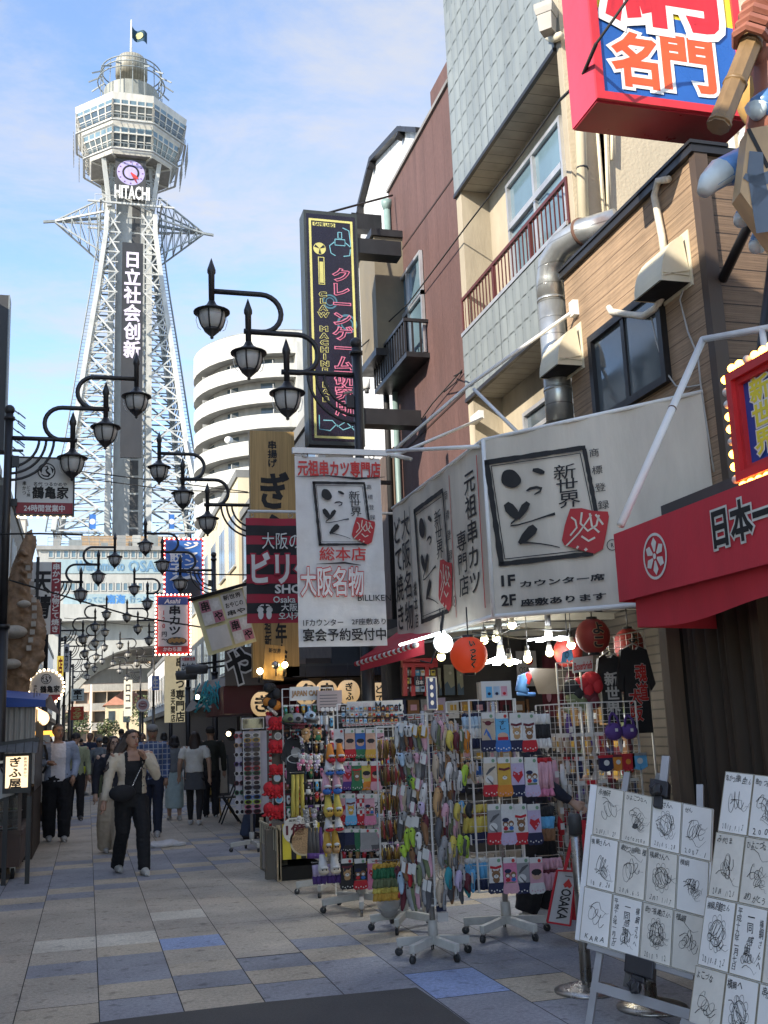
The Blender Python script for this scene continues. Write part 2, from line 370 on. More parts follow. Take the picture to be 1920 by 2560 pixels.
NEAR={-1: [(9.35,8.85,g_pale),(8.85,8.38,g_grey),(8.38,7.95,g_blue),(7.95,7.07,g_grey),(7.06,5.2,g_beige)],
        0: [(9.38,8.87,g_pale),(8.87,8.47,g_beige),(8.47,8.01,g_slate),(8.01,7.54,g_blue),(7.54,7.115,g_beige),(7.105,5.2,g_blue)],
        1: [(10.31,9.85,g_pale),(9.85,8.97,g_grey),(8.97,8.5,g_bright),(8.5,7.97,g_grey),(7.97,7.6,g_beige),(7.6,7.165,g_slate),(7.155,5.2,g_beige)],
        2: [(7.95,7.52,g_slate),(7.52,7.12,g_beige),(7.11,5.2,g_blue)],
        3: [(8.41,8.04,g_blue),(8.04,7.6,g_beige),(7.6,5.0,g_blue)],
        4: [(8.86,8.41,g_blue),(8.41,8.0,g_beige),(8.0,6.98,g_slate),(6.97,6.3,g_bright),(6.29,5.0,g_blue)],
        5: [(9.4,8.2,g_slate),(8.2,6.6,g_slate),(6.59,6.0,g_beige),(5.99,4.5,g_blue)],6: [(9.3,7.0,g_slate),(7.0,4.5,g_slate)]}
b=MB(); JW=0.006
for k in range(-8,11):
    x0=0.09+0.4705*k+JW/2; x1=x0+0.4705-JW; segs=[]
    near=NEAR.get(k,[])
    for a,c,m in near: segs.append((c,a,m))
    top=max([s[1] for s in segs],default=-6.0)
    for rep in range(-2,14):
        s=11.62+0.5*(k+1)+8.7*rep
        for a,c,m in ((0,.43,g_blue),(.43,.86,g_beige),(.86,2.65,g_blue),(2.65,3.1,g_beige),(3.1,3.55,g_blue),(3.55,6.1,g_grey),(6.1,6.5,g_grey2),(6.5,8.7,g_grey)):
            lo,hi=max(s+a,top),min(s+c,117.5)
            if hi-lo>0.02: segs.append((lo,hi,m))
    for lo,hi,m in segs:
        cuts=[lo]; q=math.ceil((lo+0.3)/2.35)*2.35
        while q<hi-0.3:
            if m in (g_grey,g_grey2): cuts+=[q-0.003,q+0.003]
            q+=2.35
        cuts.append(hi)
        for i in range(0,len(cuts),2):
            b.add([(x0,cuts[i],0),(x1,cuts[i],0),(x1,cuts[i+1],0),(x0,cuts[i+1],0)],[(0,1,2,3)],m)
b.build('pavement',origin=(0,0,0),kind='structure')
b=MB(); b.add([(-3,5.4,.004),(1.96,5.0,.004),(1.96,6.12,.004),(1.945,6.59,.004),(1.0,6.635,.004),(0.2,6.6,.004),(-3,6.1,.004)],[tuple(range(7))],asph)
b.build('asphalt_road',kind='structure')

# ------------------------------------------------------------------ the tower
TX,TY=4.8,147.0
def tz(px,py,Y=TY): p=ony(px,py,Y); return p.x,p.z
tower=thing('lattice_tower',(TX,TY,0),'tall white steel lattice tower with observation deck and clock above the street','tower')
def zt(py,Y=TY,px=328): return ony(px,py,Y).z
# legs and bracing
lats=[MB() for _ in range(4)]
def leg_half(z):     # half width of the lattice body at height z
    zs=[(zt(1345),9.4),(zt(1120),7.2),(zt(900),5.6),(zt(750),4.4),(zt(600),3.35)]
    if z<=zs[0][0]: return zs[0][1]
    for (a,p),(c,q) in zip(zs,zs[1:]):
        if z<=c: return p+(q-p)*(z-a)/(c-a)
    return zs[-1][1]
zb,zw=zt(1360),zt(560)
lev=[zb+(zw-zb)*i/15 for i in range(16)]
def crn(z,k):
    h=leg_half(z); return V((TX+h*(-1,1,1,-1)[k],TY+h*(-1,-1,1,1)[k],z))
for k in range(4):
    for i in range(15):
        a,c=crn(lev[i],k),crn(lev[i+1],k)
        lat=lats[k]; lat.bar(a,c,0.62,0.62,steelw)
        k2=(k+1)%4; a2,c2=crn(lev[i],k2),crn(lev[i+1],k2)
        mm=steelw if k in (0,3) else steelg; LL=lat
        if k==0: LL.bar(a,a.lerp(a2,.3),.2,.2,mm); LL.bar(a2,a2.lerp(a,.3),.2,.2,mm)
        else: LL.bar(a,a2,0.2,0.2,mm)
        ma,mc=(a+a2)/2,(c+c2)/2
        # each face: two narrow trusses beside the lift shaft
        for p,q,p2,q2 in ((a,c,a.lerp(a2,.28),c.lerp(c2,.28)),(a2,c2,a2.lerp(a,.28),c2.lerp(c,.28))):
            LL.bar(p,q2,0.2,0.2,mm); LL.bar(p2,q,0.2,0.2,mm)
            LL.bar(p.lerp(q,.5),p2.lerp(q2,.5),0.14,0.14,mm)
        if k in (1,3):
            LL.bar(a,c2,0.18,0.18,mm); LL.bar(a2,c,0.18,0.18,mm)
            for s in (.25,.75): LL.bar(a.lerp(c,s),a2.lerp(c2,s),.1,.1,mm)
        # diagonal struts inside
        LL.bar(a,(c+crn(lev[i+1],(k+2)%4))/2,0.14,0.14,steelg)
for q in lats: q.build('lattice',tower)
# central shaft columns
sh=MB()
zc=zt(480)
for sx in (-1,1):
    for sy in (-1,1):
        sh.bar((TX+sx*2.75,TY+sy*2.75,20),(TX+sx*2.55,TY+sy*2.55,zc),0.75,0.75,steelw)
        for i in range(40):
            z0=24+i*1.25; sh.bar((TX+sx*2.15,TY+sy*2.8,z0),(TX+sx*2.35,TY+sy*2.8,z0+1.1),0.1,0.1,steelg)
sh.build('shaft_column',tower)
sf=MB(); sf.box((TX-2.0,TY-2.0,18),(TX+2.0,TY+2.0,zt(420)),M('lift_shaft_cladding',(0.32,0.335,0.335),0.5,var=0.12,sc=0.4))
for i in range(30):
    z0=20+i*2.4; sf.box((TX+.2,TY-2.1,z0),(TX+1.3,TY-2.02,z0+2.1),darkg)
sf.build('lift_shaft',tower)
ld_=MB()      # rungs and cage at the outer edges
for sx in (-1,1):
    pts=[crn(z,0 if sx<0 else 1)+V((sx*0.95,0.6,0)) for z in lev]
    for o in (0,0.5): ld_.tube([p+V((0,o,0)) for p in pts],0.09,steelg,5)
    for i in range(15):
        for t in range(6):
            p=pts[i].lerp(pts[i+1],t/6); ld_.bar(p,p+V((-sx*0.9,0,0)),0.07,0.07,steelg)
ld_.build('ladder',tower)
# side wings
wg=MB()
for tip,root_t,root_b,mid in (((108,555),(262,512),(268,655),(180,545)),((534,588),(395,512),(395,655),(455,572))):
    T=ony(*tip,TY); A=ony(*root_t,TY); B=ony(*root_b,TY); C=ony((root_t[0]+root_b[0])/2,545 if tip[0]<300 else 565,TY); In=T.lerp(C,0.17)
    wg.bar(T,C,0.34,0.34,steelg)
    for dy in (-2.2,2.2):
        D=V((0,dy,0))
        wg.bar(In,A+D,0.2,0.2,steelg); wg.bar(In,B+D,0.2,0.2,steelg); wg.bar(In,C+D,0.24,0.24,steelw)
        for i in range(1,6):
            t=i/6; p=In.lerp(A+D,t); q=In.lerp(B+D,t); c=In.lerp(C+D,t)
            wg.bar(p,c,0.12,0.12,steelw); wg.bar(c,q,0.12,0.12,steelg)
            p2=In.lerp(A+D,min(1,t+1/6)); q2=In.lerp(B+D,min(1,t+1/6)); wg.bar(c,p2,0.1,0.1,steelg); wg.bar(c,q2,0.1,0.1,steelg)
    for i in range(1,7):
        for P in (A,B,C): wg.bar(In.lerp(P,i/6)+V((0,-2.2*i/6,0)),In.lerp(P,i/6)+V((0,2.2*i/6,0)),0.12,0.12,steelg)
zr=zt(545)
for q in (-1,1):
    wg.bar((TX-6,TY+q*4.2,zr),(TX+6,TY+q*4.2,zr),.25,.25,steelw); wg.bar((TX+q*4.2,TY-5,zr),(TX+q*4.2,TY+5,zr),.25,.25,steelw)
    for i in range(-5,6):
        wg.bar((TX+i,TY+q*4.2,zr),(TX+i,TY+q*4.2,zr+1.1),.06,.06,steelw)
    wg.bar((TX-5,TY+q*4.2,zr+1.1),(TX+5,TY+q*4.2,zr+1.1),.08,.08,steelw)
wg.build('wing_truss',tower)
# neck struts up to the deck
lv0=ony(330,388,TY-5.6).z
nk=MB()
for sx in (-1,1):
    for sy in (-1,1):
        a=V((TX+sx*3.0,TY+sy*3.0,zt(545))); c=V((TX+sx*3.9,TY+sy*3.9,lv0))
        nk.bar(a,c,0.62,0.62,steelw); nk.bar(a+V((0,0,2)),V((TX+sx*2.6,TY+sy*2.6,lv0)),0.4,0.4,steelw)
        for i in range(5):
            p=a.lerp(c,i/5); q=V((TX+sx*2.6,TY+sy*2.6,p.z+1.5)); nk.bar(p,q,.16,.16,steelw); nk.bar(q,a.lerp(c,(i+1)/5),.14,.14,steelw)
    for zz in (zt(440),zt(475),zt(505)):
        nk.bar((TX-3,TY+sx*3,zz),(TX+3,TY+sx*3,zz),.25,.25,steelw); nk.bar((TX+sx*3,TY-3,zz),(TX+sx*3,TY+3,zz),.25,.25,steelw)
        nk.bar((TX-3,TY+sx*3,zz),(TX+3,TY+sx*3,zz-3),.16,.16,steelw)
nk.build('neck_strut',tower)
# observation deck: an octagon narrowing downwards
def octo(f,h,z):   # f: half width of a street-facing facet, h: half depth
    return [V((TX+x,TY+y,z)) for x,y in ((-f,-h),(f,-h),(h,-f),(h,f),(f,h),(-f,h),(-h,f),(-h,-f))]
def zd(py,h=8.2): return ony(330,py,TY-h).z
dwhite=M('deck_white_panel',(0.52,0.51,0.47),0.5,var=0.07,sc=0.5)
lv=[(zd(388,5.6),2.7,5.6,'panel'),(zd(372,5.9),2.72,5.9,'glass'),(zd(335,6.7),2.75,6.7,'trans'),(zd(320,6.8),2.78,6.8,'panel'),(zd(300,7.1),2.8,7.1,'glass'),(zd(264,7.7),2.82,7.7,'trans'),(zd(252,7.8),2.84,7.8,'panel'),(zd(234,7.95),2.86,7.95,None)]
dk=MB(); dw=MB(); mu=MB()
for (z0,f0,h0,kind),(z1,f1,h1,_) in zip(lv,lv[1:]):
    A,B=octo(f0,h0,z0),octo(f1,h1,z1)
    for i in range(8):
        j=(i+1)%8; T=[A[i],A[j],B[j],B[i]]
        if kind=='panel': dk.quad(*T,dwhite)
        else:
            dw.quad(*T,glassd if kind=='glass' else glassb)
            n=5
            for s in range(n+1):
                t=s/n; w_=0.34 if s in (0,n) else 0.16
                mu.bar(A[i].lerp(A[j],t),B[i].lerp(B[j],t),w_,0.22,dwhite)
            mu.bar(A[i],A[j],0.2,0.2,dwhite)
            if kind=='glass': mu.bar((A[i]+B[i])/2,(A[j]+B[j])/2,0.08,0.12,dwhite)
A=octo(*lv[0][1:3],lv[0][0]); dk.add(A,[tuple(range(7,-1,-1))],M('deck_underside',(0.26,0.25,0.23),0.6))
for i in range(8):
    j=(i+1)%8; c0=V((TX,TY,lv[0][0]-.1)); dk.bar(A[i],c0.lerp(A[i],.3),.25,.3,dwhite)
T8=octo(*lv[-1][1:3],lv[-1][0]); dk.add(T8,[tuple(range(8))],dwhite)
dk.build('deck',tower); o=dw.build('deck_window',tower); mu.build('window_frame',o)
# catwalk rails and outer cage
rl=MB()
for zz,f,h in ((zd(303,7.7),2.82,7.7),(zd(374,6.6),2.75,6.6)):
    P=octo(f,h,zz); Q=octo(f,h,zz+0.9)
    for i in range(8):
        j=(i+1)%8; rl.bar(P[i],P[j],.35,.1,steelw); rl.bar(Q[i],Q[j],.08,.08,steelg)
        for s in range(7): rl.bar(P[i].lerp(P[j],s/7),Q[i].lerp(Q[j],s/7),.05,.05,steelg)
for i in (2,6):
    for z0,z1,h in ((zd(372),zd(330),7.3),(zd(335),zd(290),8.1)):
        for s in range(0,8,3):
            p=octo(2.6,h,z0)[i].lerp(octo(2.6,h,z0)[{2: 3,3: 2,6: 7,7: 6}[i]],s/7); rl.bar(p,p+V((0,0,z1-z0)),.08,.08,steelw)
        for s in range(6):
            zz=z0+(z1-z0)*s/5; Q=octo(2.6,h,zz); rl.bar(Q[i],Q[{2: 3,3: 2,6: 7,7: 6}[i]],.07,.07,steelw)
rl.build('guard_rail',tower)
# roof drum, ring and flag
zt0=zd(236,7.95)-.1
dr=MB(); gm=lines_mat('drum_metal',(0.30,0.29,0.24),(0.16,0.15,0.12),'X',0.4,0.2,0.5,0.25,(1,1,0.3),1.0,0.4)
dr.lathe([(5.2,0),(5.2,2.2),(4.0,2.4),(4.0,5.2),(3.4,5.4),(0.3,5.4)],(TX,TY,zt0),M('drum_base_metal',(0.25,0.26,0.235),0.55,var=0.15),24,smooth=False)
zt1=zt(196); ztop=zt(157)
dr.lathe([(2.35,0),(2.35,ztop-zt1),(2.0,ztop-zt1+0.5),(0.2,ztop-zt1+0.5)],(TX,TY,zt1),gm,28)
dr.build('roof_drum',tower)
rr=MB()
for zz,r_ in ((zt(214),4.9),(zt(196),4.5),(zt(184),4.4)): rr.tube(arc((TX,TY,zz),r_,0,2*PI,32,(1,0,0),(0,1,0)),.1,steelg,5)
for i in range(16):
    a=2*PI*i/16; d=V((math.cos(a),math.sin(a),0)); c0=V((TX,TY,0))
    rr.bar(c0+d*4.6+V((0,0,zt0)),c0+d*4.4+V((0,0,zt(184))),.12,.12,steelg)
    rr.bar(c0+d*4.2+V((0,0,zt(200))),c0+d*6.2+V((0,0,zt(200)-1.2)),.12,.2,steelg)
rr.build('roof_ring',tower)
fp=MB(); fp.tube([(TX-.1,TY,ztop),(TX-.1,TY,zt(50))],[0.2,0.1],white,8); fp.build('flagpole',tower)
fl=MB(); x_,z_=tz(329,63); fm=M('teal_flag',(0.012,0.05,0.09),0.8,var=0.25); fe=M('gold_emblem',(0.35,0.36,0.18),0.8)
FP=lambda u,v: V((x_+u*2.3,TY+0.5*math.sin(u*6),z_-1.9*v-1.3*u-0.15*math.sin(u*5)))
fl.sheet(FP,10,6,fm)
ffr=[FP(.5+.24*math.cos(a),.5+.3*math.sin(a))+V((0,-.12,0)) for a in [2*PI*i/14 for i in range(14)]]
fl.add(ffr,[tuple(range(14))],fe); fl.build('flag',tower)
# clock, letters, vertical display
ck=MB(); cx_,cz_=tz(327,432,TY-4.9); fr=fy((cx_,TY-4.9,cz_)); rad=34*0.0575*0.985
lil=M('clock_face_lit',(0.36,0.32,0.56),0.5,es=0.05,var=0.04)
ck.slab(fr,-2.15,-2.9,2.1,2.1,-0.4,0,darkg); ck.disc(fr,0,0,rad,rad,.02,lil,40)
ck.ring(fr,0,0,rad*.62,rad*.62,.22,.04,ink)
for i in range(12):
    a=i*PI/6; ck.stroke([(math.sin(a)*rad*.80,math.cos(a)*rad*.80),(math.sin(a)*rad*.92,math.cos(a)*rad*.92)],0.16,fr,.04,M('clock_mark',(0.12,0.04,0.15),0.6))
ckf=ck.build('clock',tower)
hm=M('clock_hand_red',(0.55,0.05,0.04),0.5)
h1=MB(); h1.stroke([(0,0),(.55,-.55),(1.0,-.9)],[.16,.5,.2],fr,.09,hm); h1.build('hour_hand',ckf)
h2=MB(); h2.stroke([(0,0),(.5,-.8),(.85,-1.55)],[.16,.34,.12],fr,.07,M('minute_hand',(0.25,0.03,0.05),0.5)); h2.build('minute_hand',ckf)
tx=MB(); a=ony(287,493,TY-4.9); c=ony(374,470,TY-4.9); fr=fy((a.x,TY-4.9,a.z)); tx.text('HITACHI',fr,0,0,c.x-a.x,c.z-a.z,M('white_letter',(0.75,0.75,0.73),0.5),0.03)
tx.build('lettering',tower)
lp=MB(); a=ony(300,1143,TY-7.8); c=ony(358,609,TY-7.8); fr=fy((a.x,TY-7.8,a.z)); W_,H_=c.x-a.x,c.z-a.z
lp.slab(fr,0,0,W_,H_,-.3,0,M('display_grey',(0.026,0.027,0.031),0.5,var=0.05,sc=.3))
ztxt=ony(328,627,TY-7.8).z-a.z; ztb=ony(328,897,TY-7.8).z-a.z
lp.text('日立社会创新',fr,W_*.12,ztb,W_*.88,ztxt,M('lilac_letter_lit',(0.56,0.50,0.62),0.5,es=0.06,var=.03),0.045,d=.05,vert=True); lp.build('display_panel',tower)
# arch building at the foot
ab=MB(); YB=131.0
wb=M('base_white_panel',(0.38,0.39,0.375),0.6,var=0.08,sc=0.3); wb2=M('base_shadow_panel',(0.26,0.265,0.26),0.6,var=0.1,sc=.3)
zr=ony(300,1366,YB).z; z540=ony(300,1540,YB).z; xl=ony(95,1450,YB).x; xr=15.2
ab.box((xl,YB,z540),(xr,YB+30,zr),wb)
ab.box((xl-.5,YB-.7,z540-.6),(xr+.5,YB+30.7,z540+1.4),wb)
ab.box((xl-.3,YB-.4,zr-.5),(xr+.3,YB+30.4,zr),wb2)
o=ab.build('base_building',tower)
for py0,py1 in ((1378,1394),(1458,1476)):
    wn=MB(); fr=fy((xl,YB,0)); za,zb_=ony(300,py1,YB).z,ony(300,py0,YB).z; n=22; w_=(xr-xl-2)/n
    for i in range(n): wn.slab(fr,1+i*w_+.15,za,1+(i+1)*w_-.25,zb_,-.2,.03,glassb); wn.frame(fr,1+i*w_+.05,za-.1,1+(i+1)*w_-.15,zb_+.1,.12,0,.08,wb)
    wn.build('window',o)
bn=M('banner_pale_blue',(0.28,0.38,0.42),0.6,var=.06,sc=.3); bt=M('banner_blue_letter',(0.13,0.25,0.38),0.6)
for py0,py1,t,x0,x1,lines in ((1399,1433,'Welcome to OSAKA',160,440,1),(1484,1512,'のってこ！南海 行っとこ',180,410,2)):
    q=MB(); a=ony(x0,py1,YB-.2); c=ony(x1,py0,YB-.2); fr=fy((a.x,YB-.1,a.z)); W_,H_=c.x-a.x,c.z-a.z
    q.slab(fr,-1,0,W_+1,H_,-.05,0,bn)
    if lines==1: q.text('Welcome to',fr,W_*.1,H_*.2,W_*.53,H_*.9,bt,.03,d=.05); q.text('OSAKA',fr,W_*.57,H_*.15,W_*.98,H_*.9,bt,.04,d=.05)
    else: q.text('乗ってこ!',fr,W_*.1,H_*.2,W_*.34,H_*.75,bt,.02,d=.05); q.text('南海',fr,W_*.37,H_*.08,W_*.57,H_*.92,M('banner_blue',(0.05,0.2,0.5),.6),.03,d=.05); q.text('行っとこ',fr,W_*.62,H_*.2,W_*.88,H_*.8,bt,.02,d=.05)
    q.build('banner',o)
# piers and arches below
pr=MB(); zs=ony(300,1725,YB).z; fr0=Fr((0,YB+1.5,0),(1,0,0),(0,0,1))
acx,arx,atop=7.6,11.3,ony(330,1612,YB).z
for dy in (0,24):
    frp=Fr((0,YB+1.5+dy,0),(1,0,0),(0,0,1)); n=16
    for i in range(n):
        a0,a1=PI-PI*i/n,PI-PI*(i+1)/n
        xa,xb=acx+arx*math.cos(a0),acx+arx*math.cos(a1); za,zb_=1+(atop-1)*math.sin(a0)**.8,1+(atop-1)*math.sin(a1)**.8
        pr.prism([(xa,za),(xb,zb_),(xb,z540-.5),(xa,z540-.5)],frp,-3.5,0,wb)
    pr.prism([(xl,-.02),(acx-arx,-.02),(acx-arx,z540-.5),(xl,z540-.5)],frp,-3.5,0,wb)
    pr.prism([(acx+arx,-.02),(xr,-.02),(xr,z540-.5),(acx+arx,z540-.5)],frp,-3.5,0,wb)
    for px_ in (-3.2,9.5):
        pr.bar((px_-1,YB+1.3+dy,z540-.6),(px_+2.8,YB+1.3+dy,atop+.3),0.5,.9,wb2,up=(0,1,0)); pr.bar((px_+5,YB+1.3+dy,z540-.6),(px_+2.8,YB+1.3+dy,atop+.3),0.5,.9,wb2,up=(0,1,0))
for zz in (atop+2.6,): pr.box((xl,YB+5.2,zz-2.0),(xr,YB+25.4,zz-1.2),M('under_deck_grey',(0.16,0.165,0.16),.7))
zbm=ony(330,1708,YB+28).z; pr.box((xl,YB+26,zbm),(xr,YB+28,zbm+2.0),wb2)
pr.build('arch_pier',o)
rf=MB(); rm=random.Random(3)
cl=lines_mat('roof_timber_screen',(0.42,0.30,0.19),(0.2,0.14,0.09),'Z',.35,.15,.7,.2,(1,1,20),1,.3)
rf.box((TX-6,TY-9,zr),(TX+7,TY-8.6,zr+2.6),cl)
for i in range(15):
    x=xl+1.5+i*1.9; rf.box((x,YB+3,zr),(x+rm.uniform(.6,1.6),YB+4.5,zr+rm.uniform(.6,2.2)),rm.choice((wb,wb2,steelg)))
for x in (xl+1+i*1.2 for i in range(22)): rf.bar((x,YB+.4,zr),(x,YB+.4,zr+1.1),.06,.06,steelg)
for h in (.6,1.1): rf.bar((xl+1,YB+.4,zr+h),(xl+27,YB+.4,zr+h),.06,.06,steelg)
rf.build('roof_equipment',o)
for px0,px1,t in ((222,240,0),(422,436,0)):
    q=MB(); a=ony(px0,1322,YB+4); c=ony(px1,1286,YB+4); fr=fy((a.x,YB+4,a.z)); q.slab(fr,0,0,c.x-a.x,c.z-a.z,-.05,0,M('blue_pennant',(0.03,0.14,0.45),.7)); q.disc(fr,(c.x-a.x)/2,(c.z-a.z)*.5,.36,.36,.02,white,12); q.bar(fr.p(0,-1.5),fr.p(0,c.z-a.z+.1),.08,.08,steelg); q.build('pennant',tower)

# ------------------------------------------------------------------ curved apartment block behind the signs
apt=thing('apartment_tower',(22,108,0),'white rounded apartment tower with curved balconies behind the neon game sign','apartment building')
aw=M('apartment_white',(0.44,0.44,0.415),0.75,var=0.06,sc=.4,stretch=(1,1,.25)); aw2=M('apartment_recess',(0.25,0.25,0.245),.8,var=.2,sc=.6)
AXc=21.2; YA=104.0
def plan(off,n=10):      # rounded left end, flat front towards the street
    r=10.4+off; pts=[]
    for i in range(n+1):
        a=PI*0.5+PI*0.5*i/n; pts.append((AXc+r*math.cos(a),YA+10.2+r*math.sin(a)))
    for i in range(1,n+1):
        a=PI+PI*0.5*i/n; pts.append((AXc+r*math.cos(a),YA+10.2+r*math.sin(a)))
    pts+=[(AXc+12,YA-off-.2),(AXc+12,YA+20.6+off)]
    return pts
ztopA=ony(640,830,YA).z; step=2.72
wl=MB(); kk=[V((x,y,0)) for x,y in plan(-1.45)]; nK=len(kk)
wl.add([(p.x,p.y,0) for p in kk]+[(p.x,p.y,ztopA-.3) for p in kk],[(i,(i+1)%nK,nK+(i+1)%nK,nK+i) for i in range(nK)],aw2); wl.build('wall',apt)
bal=MB(); P0=plan(0); P1=plan(-.14); Pi=plan(-1.5); n=len(P0)
for f in range(14):
    z1=ztopA-.5-f*step; z0=z1-(1.5 if f else 1.6)
    if f==0: z1+=.9
    vs=[(x,y,z0) for x,y in P0]+[(x,y,z1) for x,y in P0]+[(x,y,z1) for x,y in P1]+[(x,y,z0+.15) for x,y in Pi]
    fs=[]
    for i in range(n):
        j=(i+1)%n; fs+=[(i,j,n+j,n+i),(n+i,n+j,2*n+j,2*n+i),(3*n+j,3*n+i,i,j) if False else (3*n+i,3*n+j,j,i)]
    fs.append(tuple(range(3*n,4*n)))
    bal.add(vs,fs,aw)
    for t in (3,6,9,12,15,18):
        rls=MB(); p=V((*P1[t],0)); q=V((*Pi[t],0))
        rls.bar((p.x,p.y,(z0-1.3)),(q.x,q.y,z0-1.3),.06,1.2,aw)
        d=(V((*Pi[t-1],0))-q).normalized(); rls.bar((q.x,q.y,z0-.75),(q.x+d.x*1.5,q.y+d.y*1.5,z0-.75),.2,1.2,glassd)
        rls.bar((q.x-d.x*.2,q.y-d.y*.2,z0-1.35),(q.x-d.x*.7,q.y-d.y*.7,z0-1.35),.9,.75,white); rls.build('partition',apt)
bal.build('balcony',apt)
tp=MB(); tp.add([(x,y,ztopA+.3) for x,y in plan(-.05)],[tuple(range(n))],aw); tp.tube([V((x,y,ztopA+.5)) for x,y in plan(-.1)],.06,steelg,5,closed=True); tp.build('roof',apt)
xw=onx(744,1000,13.0); pw=MB(); Yw=YA-.6
xa=ony(744,1000,Yw).x; pw.box((xa,Yw,0),(xa+6,Yw+6,ztopA-1),aw); pw.build('stair_wall',apt)
dsh=MB(); p=ony(571,1104,YA+.2); dsh.lathe([(.02,0),(.3,.06),(.45,.2)],(0,0,0),white,14,Matrix.Translation((p.x,p.y-.2,p.z))@Matrix.Rotation(R(75),4,'X')); dsh.bar((p.x,p.y,p.z-.5),(p.x,p.y,p.z),.06,.06,white); dsh.build('satellite_dish',apt)
def pf(fr,px,py):
    """where a sight line meets a drawing plane, in the plane's own coordinates"""
    r=ray(px,py); t=(fr.o-CAM).dot(fr.n)/r.dot(fr.n); q=CAM+r*t-fr.o
    return q.dot(fr.r)/fr.r.length_squared,q.dot(fr.u)/fr.u.length_squared
def ptext(mb,t,fr,px0,py0,px1,py1,m,**k):
    x0,y0=pf(fr,px0,py1); x1,y1=pf(fr,px1,py0); return mb.text(t,fr,x0,y0,x1,y1,m,**k)
def pl(fr,pts): return [pf(fr,*p) for p in pts]

# ------------------------------------------------------------------ brown two-storey shop
BX,BY0,BY1,BZ=4.78,7.04,9.58,6.12
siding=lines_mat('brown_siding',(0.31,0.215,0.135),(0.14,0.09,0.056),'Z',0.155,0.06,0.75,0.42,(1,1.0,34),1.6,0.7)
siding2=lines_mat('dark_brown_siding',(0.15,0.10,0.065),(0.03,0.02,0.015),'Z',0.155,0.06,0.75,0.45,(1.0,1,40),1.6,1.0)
brown=thing('shop_building',(6.4,8.3,0),'two storey shop with brown board siding and black coping','building')
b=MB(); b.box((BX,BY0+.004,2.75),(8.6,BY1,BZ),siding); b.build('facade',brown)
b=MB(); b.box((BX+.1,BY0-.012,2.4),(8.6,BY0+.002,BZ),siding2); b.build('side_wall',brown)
b=MB(); b.box((BX-.05,BY0-.06,BZ),(8.7,BY1,BZ+.07),black); b.box((BX-.065,BY0-.075,BZ+.07),(BX+.3,BY1,BZ+.10),black)
b.box((BX-.02,BY0-.05,2.7),(BX+.1,BY0+.04,BZ),M('brown_corner_trim',(0.07,0.048,0.034),.6)); b.build('coping',brown)
fr=fx((BX,0,0)); q=MB(); wp=pl(fr,((1478,862),(1651,742),(1671,999),(1490,1044)))
x0,x1=wp[0][0]+.03,wp[1][0]+.06; y0,y1=4.36,5.27
q.frame(fr,x0,y0,x1,y1,.07,-.02,.06,black); q.slab(fr,(x0+x1)/2-.03,y0+.07,(x0+x1)/2+.03,y1-.07,-.01,.05,black); o=q.build('window',brown)
q=MB(); q.slab(fr,x0+.07,y0+.07,(x0+x1)/2-.03,y1-.07,-.02,.015,M('mirror_window_glass',(0.10,0.12,0.13),.03,var=.2,sc=1,spec=1.0)); q.slab(fr,(x0+x1)/2+.03,y0+.07,x1-.07,y1-.07,-.02,.03,M('mirror_window_glass',(0,0,0)))
q.build('pane',o)
q=MB(); q.box((BX+.06,BY1+.002,2.6),(BX+.14,BY1+.02,BZ),black); q.build('corner_trim',brown)
# vent hoods
creamm=M('cream_enamel',(0.66,0.60,0.44),.5,var=.1,sc=3)
hoods=MB()
def hood(px,py,lab):
    p=onx(px,py,BX); h=thing('vent_hood',(BX,p.y,p.z),lab,'vent hood','cream vent hoods on the brown wall')
    fh=Fr((BX-.001,p.y+.46,p.z),(-1,0,0),(0,0,1))     # profile plane: x away from wall
    pr_=[(0,0),(.28,-.0)]+[(.28*math.cos(a),.42*math.sin(a)) for a in [PI/2*i/9 for i in range(1,9)]]
    q=MB(); A=[fh.p(x,y,0) for x,y in pr_]; B=[fh.p(x,y,-.46) for x,y in pr_]; k=len(pr_)
    A=[V((v.x,p.y+.46,v.z)) for v in A]; B=[V((v.x,p.y,v.z)) for v in A]
    q.add(A+B,[tuple(range(k)),tuple(range(2*k-1,k-1,-1))]+[(i,k+i,k+i+1,i+1) for i in range(1,k-1)],creamm,False)
    for s in (.35,.65): q.bar((BX-.02,p.y-.004,p.z+.42*s*.2+.08*s),(BX-.26,p.y-.004,p.z+.02+.2*(1-s)*.4),.012,.008,creamm)
    q.box((BX-.012,p.y-.03,p.z-.03),(BX-.002,p.y+.49,p.z+.46),creamm); q.build('cowl',h)
    q=MB(); q.quad(V((BX-.29,p.y+.01,p.z+.004)),V((BX-.01,p.y+.01,p.z+.004)),V((BX-.01,p.y+.45,p.z+.004)),V((BX-.29,p.y+.45,p.z+.004)),ink); q.build('opening',h)
    return h
hood(1730,706,'cream curved vent hood high on the brown wall, above the window'); hood(1459,914,'cream curved vent hood beside the silver duct, lower on brown wall')
